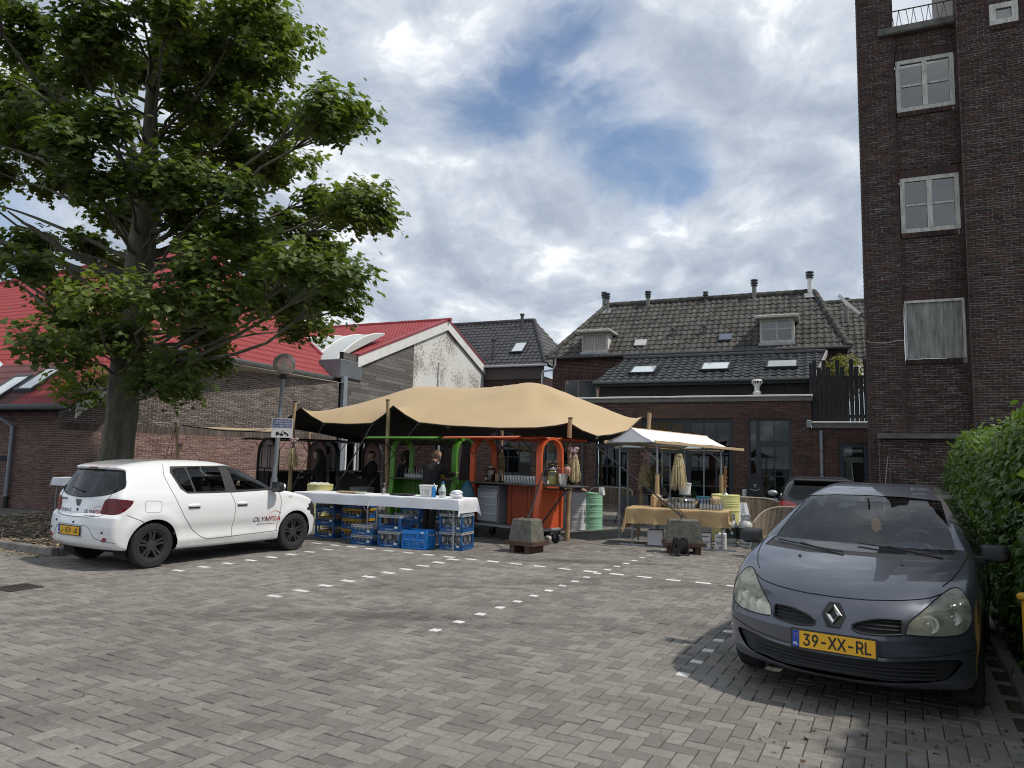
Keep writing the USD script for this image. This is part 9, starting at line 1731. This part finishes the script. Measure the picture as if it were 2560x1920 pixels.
# ---- people
import manifold3d as mf
def chain(parts):
 hs = []
 for (a, ra), (b, rb) in parts:
  pts = []
  for c, r in ((a, ra), (b, rb)): s_ = mf.Manifold.sphere(r, 14).translate([float(x) for x in c]); hs.append(s_) if False else pts.append(s_)
  hs.append(mf.Manifold.batch_hull(pts))
 return mf.Manifold.batch_boolean(hs, mf.OpType.Add)
def skin(parts, edge=.025, it=8):
 m = chain(parts).refine_to_length(edge).to_mesh(); t = trimesh.Trimesh(m.vert_properties[:, :3], m.tri_verts, process=True); return trimesh.smoothing.filter_taubin(t, iterations=it)
MSKIN = M('skin', (0.42, 0.25, 0.18), .6, .06, 20); MBCL = M('black_cloth', (0.010, 0.010, 0.011), .9, .2, 9, .004, 30); MHAIRD = M('dark_hair', (0.014, 0.010, 0.008), .7, .3, 60); MHAIRB = M('short_fair_hair', (0.10, 0.065, 0.038), .7, .3, 60); MSHOE = M('white_shoe', (0.62, 0.6, 0.58), .6, .08, 9)
def person(label, o, rz, H_=1.8, lean=0.0, head=(0, 0), arms=((.25, .25), (.25, .25)), hair='short', hmat=None, step=.05, female=False):
 "x forward, y left; lean of the trunk in radians; arms: (raise of the upper arm forward, bend of the elbow) for left and right"
 k = H_ / 1.8; t = thing('person', label, 'person', o, rz); v = lambda x, y, z: np.array([x, y, z]) * k; sw = .185 if not female else .165
 cl, sl = math.cos(lean), math.sin(lean); up = lambda x, y, z: v(x * cl + (z - .95) * sl, y, .95 + (z - .95) * cl - x * sl) if z > .95 else v(x, y, z)
 B, SH, TR = [], [], []
 nk, chest, waist, hip = up(0, 0, 1.50), up(.01, 0, 1.28), up(0, 0, 1.08), v(-.02, 0, .95)
 hc = up(.03 + head[0], head[1], 1.665)
 torso = []
 for s_ in (-1, 1):
  torso += [((up(0, s_ * sw * .80, 1.40), .075 * k), (up(0, s_ * .085, 1.10), .095 * k)), ((up(0, s_ * .085, 1.10), .095 * k), (v(-.015, s_ * .085, .93), .105 * k))]
 torso += [((up(0, -sw * .8, 1.40), .075 * k), (up(0, sw * .8, 1.40), .075 * k)), ((up(-.02, 0, 1.34), .12 * k), (waist, .105 * k)), ((waist, .11 * k), (hip, .12 * k)), ((up(-.01, 0, 1.40), .075 * k), (nk, .055 * k))]
 legs, shoes = [], []
 for s_ in (-1, 1):
  h, kn, an = v(-.01, s_ * .095, .90), v(.02 + s_ * step * .4, s_ * .10, .50), v(-.02 + s_ * step, s_ * .105, .09); legs += [((h, .092 * k), (kn, .062 * k)), ((kn, .06 * k), (an, .045 * k))]; shoes.append([((an + v(-.03, 0, -.045), .045 * k), (an + v(.15, s_ * .02, -.055), .035 * k))])
 arm_u, arm_l, hands = [], [], []
 for s_, (r_, e_) in ((1, arms[0]), (-1, arms[1])):
  S = up(0, s_ * (sw + .015), 1.405); du = np.array([math.sin(r_ + lean), s_ * .16, -math.cos(r_ + lean)]); E_ = S + du * .295 * k; a2 = r_ + lean + e_; dl = np.array([math.sin(a2), -s_ * .10, -math.cos(a2)]); W_ = E_ + dl * .255 * k
  arm_u += [((S, .058 * k), (E_, .043 * k))]; arm_l += [((E_, .042 * k), (W_, .029 * k))]; f_ = unit(dl); n_ = unit(np.cross(f_, [0, 0, 1.0]) if abs(f_[2]) < .95 else np.array([0, 1.0, 0])); pc = W_ + f_ * .05 * k
  hands += [((W_, .027 * k), (pc, .032 * k))]
  for j, L in enumerate((.072, .082, .076, .060)):
   q = (j - 1.5) * .018 * k; b0 = pc + f_ * .035 * k + n_ * q; b1 = b0 + (f_ * .55 + np.cross(n_, f_) * .1) * L * k; b2 = b1 + (f_ * .3 - np.array([0, 0, .25])) * L * k * .8; hands += [((b0, .0095 * k), (b1, .0085 * k)), ((b1, .0085 * k), (b2, .0075 * k))]
  hands += [((W_ + f_ * .02 * k + n_ * s_ * .02, .012 * k), (pc + n_ * s_ * .055 * k + f_ * .015 * k, .0095 * k))]
 hd = [((hc + v(-.02, 0, .03), .092 * k), (hc + v(.02, 0, .015), .085 * k)), ((hc + v(.03, 0, -.02), .07 * k), (hc + v(.055, 0, -.09), .038 * k)), ((nk, .052 * k), (hc + v(-.02, 0, -.06), .055 * k)), ((hc + v(.105, 0, -.01), .012 * k), (hc + v(.118, 0, -.032), .014 * k))]
 for s_ in (-1, 1): hd += [((hc + v(-.005, s_ * .088, .005), .018 * k), (hc + v(-.005, s_ * .09, -.03), .012 * k))]
 body = obj('body', skin(torso + legs + arm_u + arm_l + hands + hd + shoes[0] + shoes[1], .02, 6), MSKIN, t, smooth=True)
 g = lambda P: [((a, ra + .013), (b, rb + .013)) for (a, ra), (b, rb) in P]
 obj('shirt', skin(g(torso + arm_u + arm_l), .025, 8), MBCL, t, smooth=True); obj('trousers', skin([((a, ra + .016), (b, rb + .018)) for (a, ra), (b, rb) in legs] + g([((v(-.015, -.085, .93), .105 * k), (v(-.015, .085, .93), .105 * k))]), .03, 6), MBCL, t, smooth=True)
 for s_ in shoes: obj('shoe', skin(g(s_), .02, 4), MSHOE, t, smooth=True)
 hm = hmat or MHAIRD
 if hair == 'short': q = [((hc + v(-.045, 0, .05), .082 * k), (hc + v(.0, 0, .055), .078 * k)), ((hc + v(-.05, 0, .03), .085 * k), (hc + v(-.055, 0, -.02), .07 * k))]
 elif hair == 'long': q = [((hc + v(-.03, 0, .045), .102 * k), (hc + v(.0, 0, .05), .092 * k)), ((hc + v(-.05, 0, .02), .105 * k), (up(-.09, 0, 1.42), .085 * k))] + [((hc + v(-.02, s_ * .06, .0), .06 * k), (up(-.02, s_ * .09, 1.42), .055 * k)) for s_ in (-1, 1)]
 else: q = [((hc + v(-.05, 0, .05), .15 * k), (hc + v(-.03, 0, .0), .145 * k)), ((hc + v(-.04, .05, .0), .13 * k), (hc + v(-.04, -.05, .0), .13 * k))]
 obj('hair', skin(q, .02, 3), hm, t, smooth=True)
 for s_ in (-1, 1): obj('eye', MB().sphere(hc + v(.092, s_ * .032, .012), .011 * k, 1), MWHITE, body); obj('pupil', MB().sphere(hc + v(.101, s_ * .032, .012), .006 * k, 1), MBLK, body)
 obj('mouth', MB().sphere(hc + v(.092, 0, -.066), 1.0, 1, (.006, .022, .004)), M('lips', (.30, .10, .09), .6), body); return t
a = at(1076, 1200, 15.25); person('barman in a black shirt seen from behind, working at the green bar', (a[0], a[1], 0), math.radians(58), 1.84, .10, (.07, -.02), ((.75, .75), (.85, .8)), 'short', MHAIRB)
a = at(800, 1200, 18.6); person('person with long dark hair in black clothes by the yellow drum under the tent', (a[0], a[1], 0), math.radians(200), 1.80, .05, (.02, 0), ((.5, 1.2), (.35, .9)), 'long', female=True)
a = at(929, 1200, 19.4); person('slim person in black standing in the deep shade left of the green bar', (a[0], a[1], 0), math.radians(215), 1.78, .0, (.02, 0), ((.4, 1.0), (.6, 1.1)), 'short')
a = at(1017, 1200, 18.0); person('person with a big round head of dark hair behind the green bar', (a[0], a[1], 0), math.radians(250), 1.76, .03, (.02, 0), ((.3, .6), (.3, .6)), 'round', female=True)
a = at(1384, 1200, 15.0); person('person in black bending forward behind the right end of the orange bar', (a[0], a[1], 0), math.radians(-60), 1.75, .62, (.05, 0), ((.3, .5), (.3, .5)), 'short')
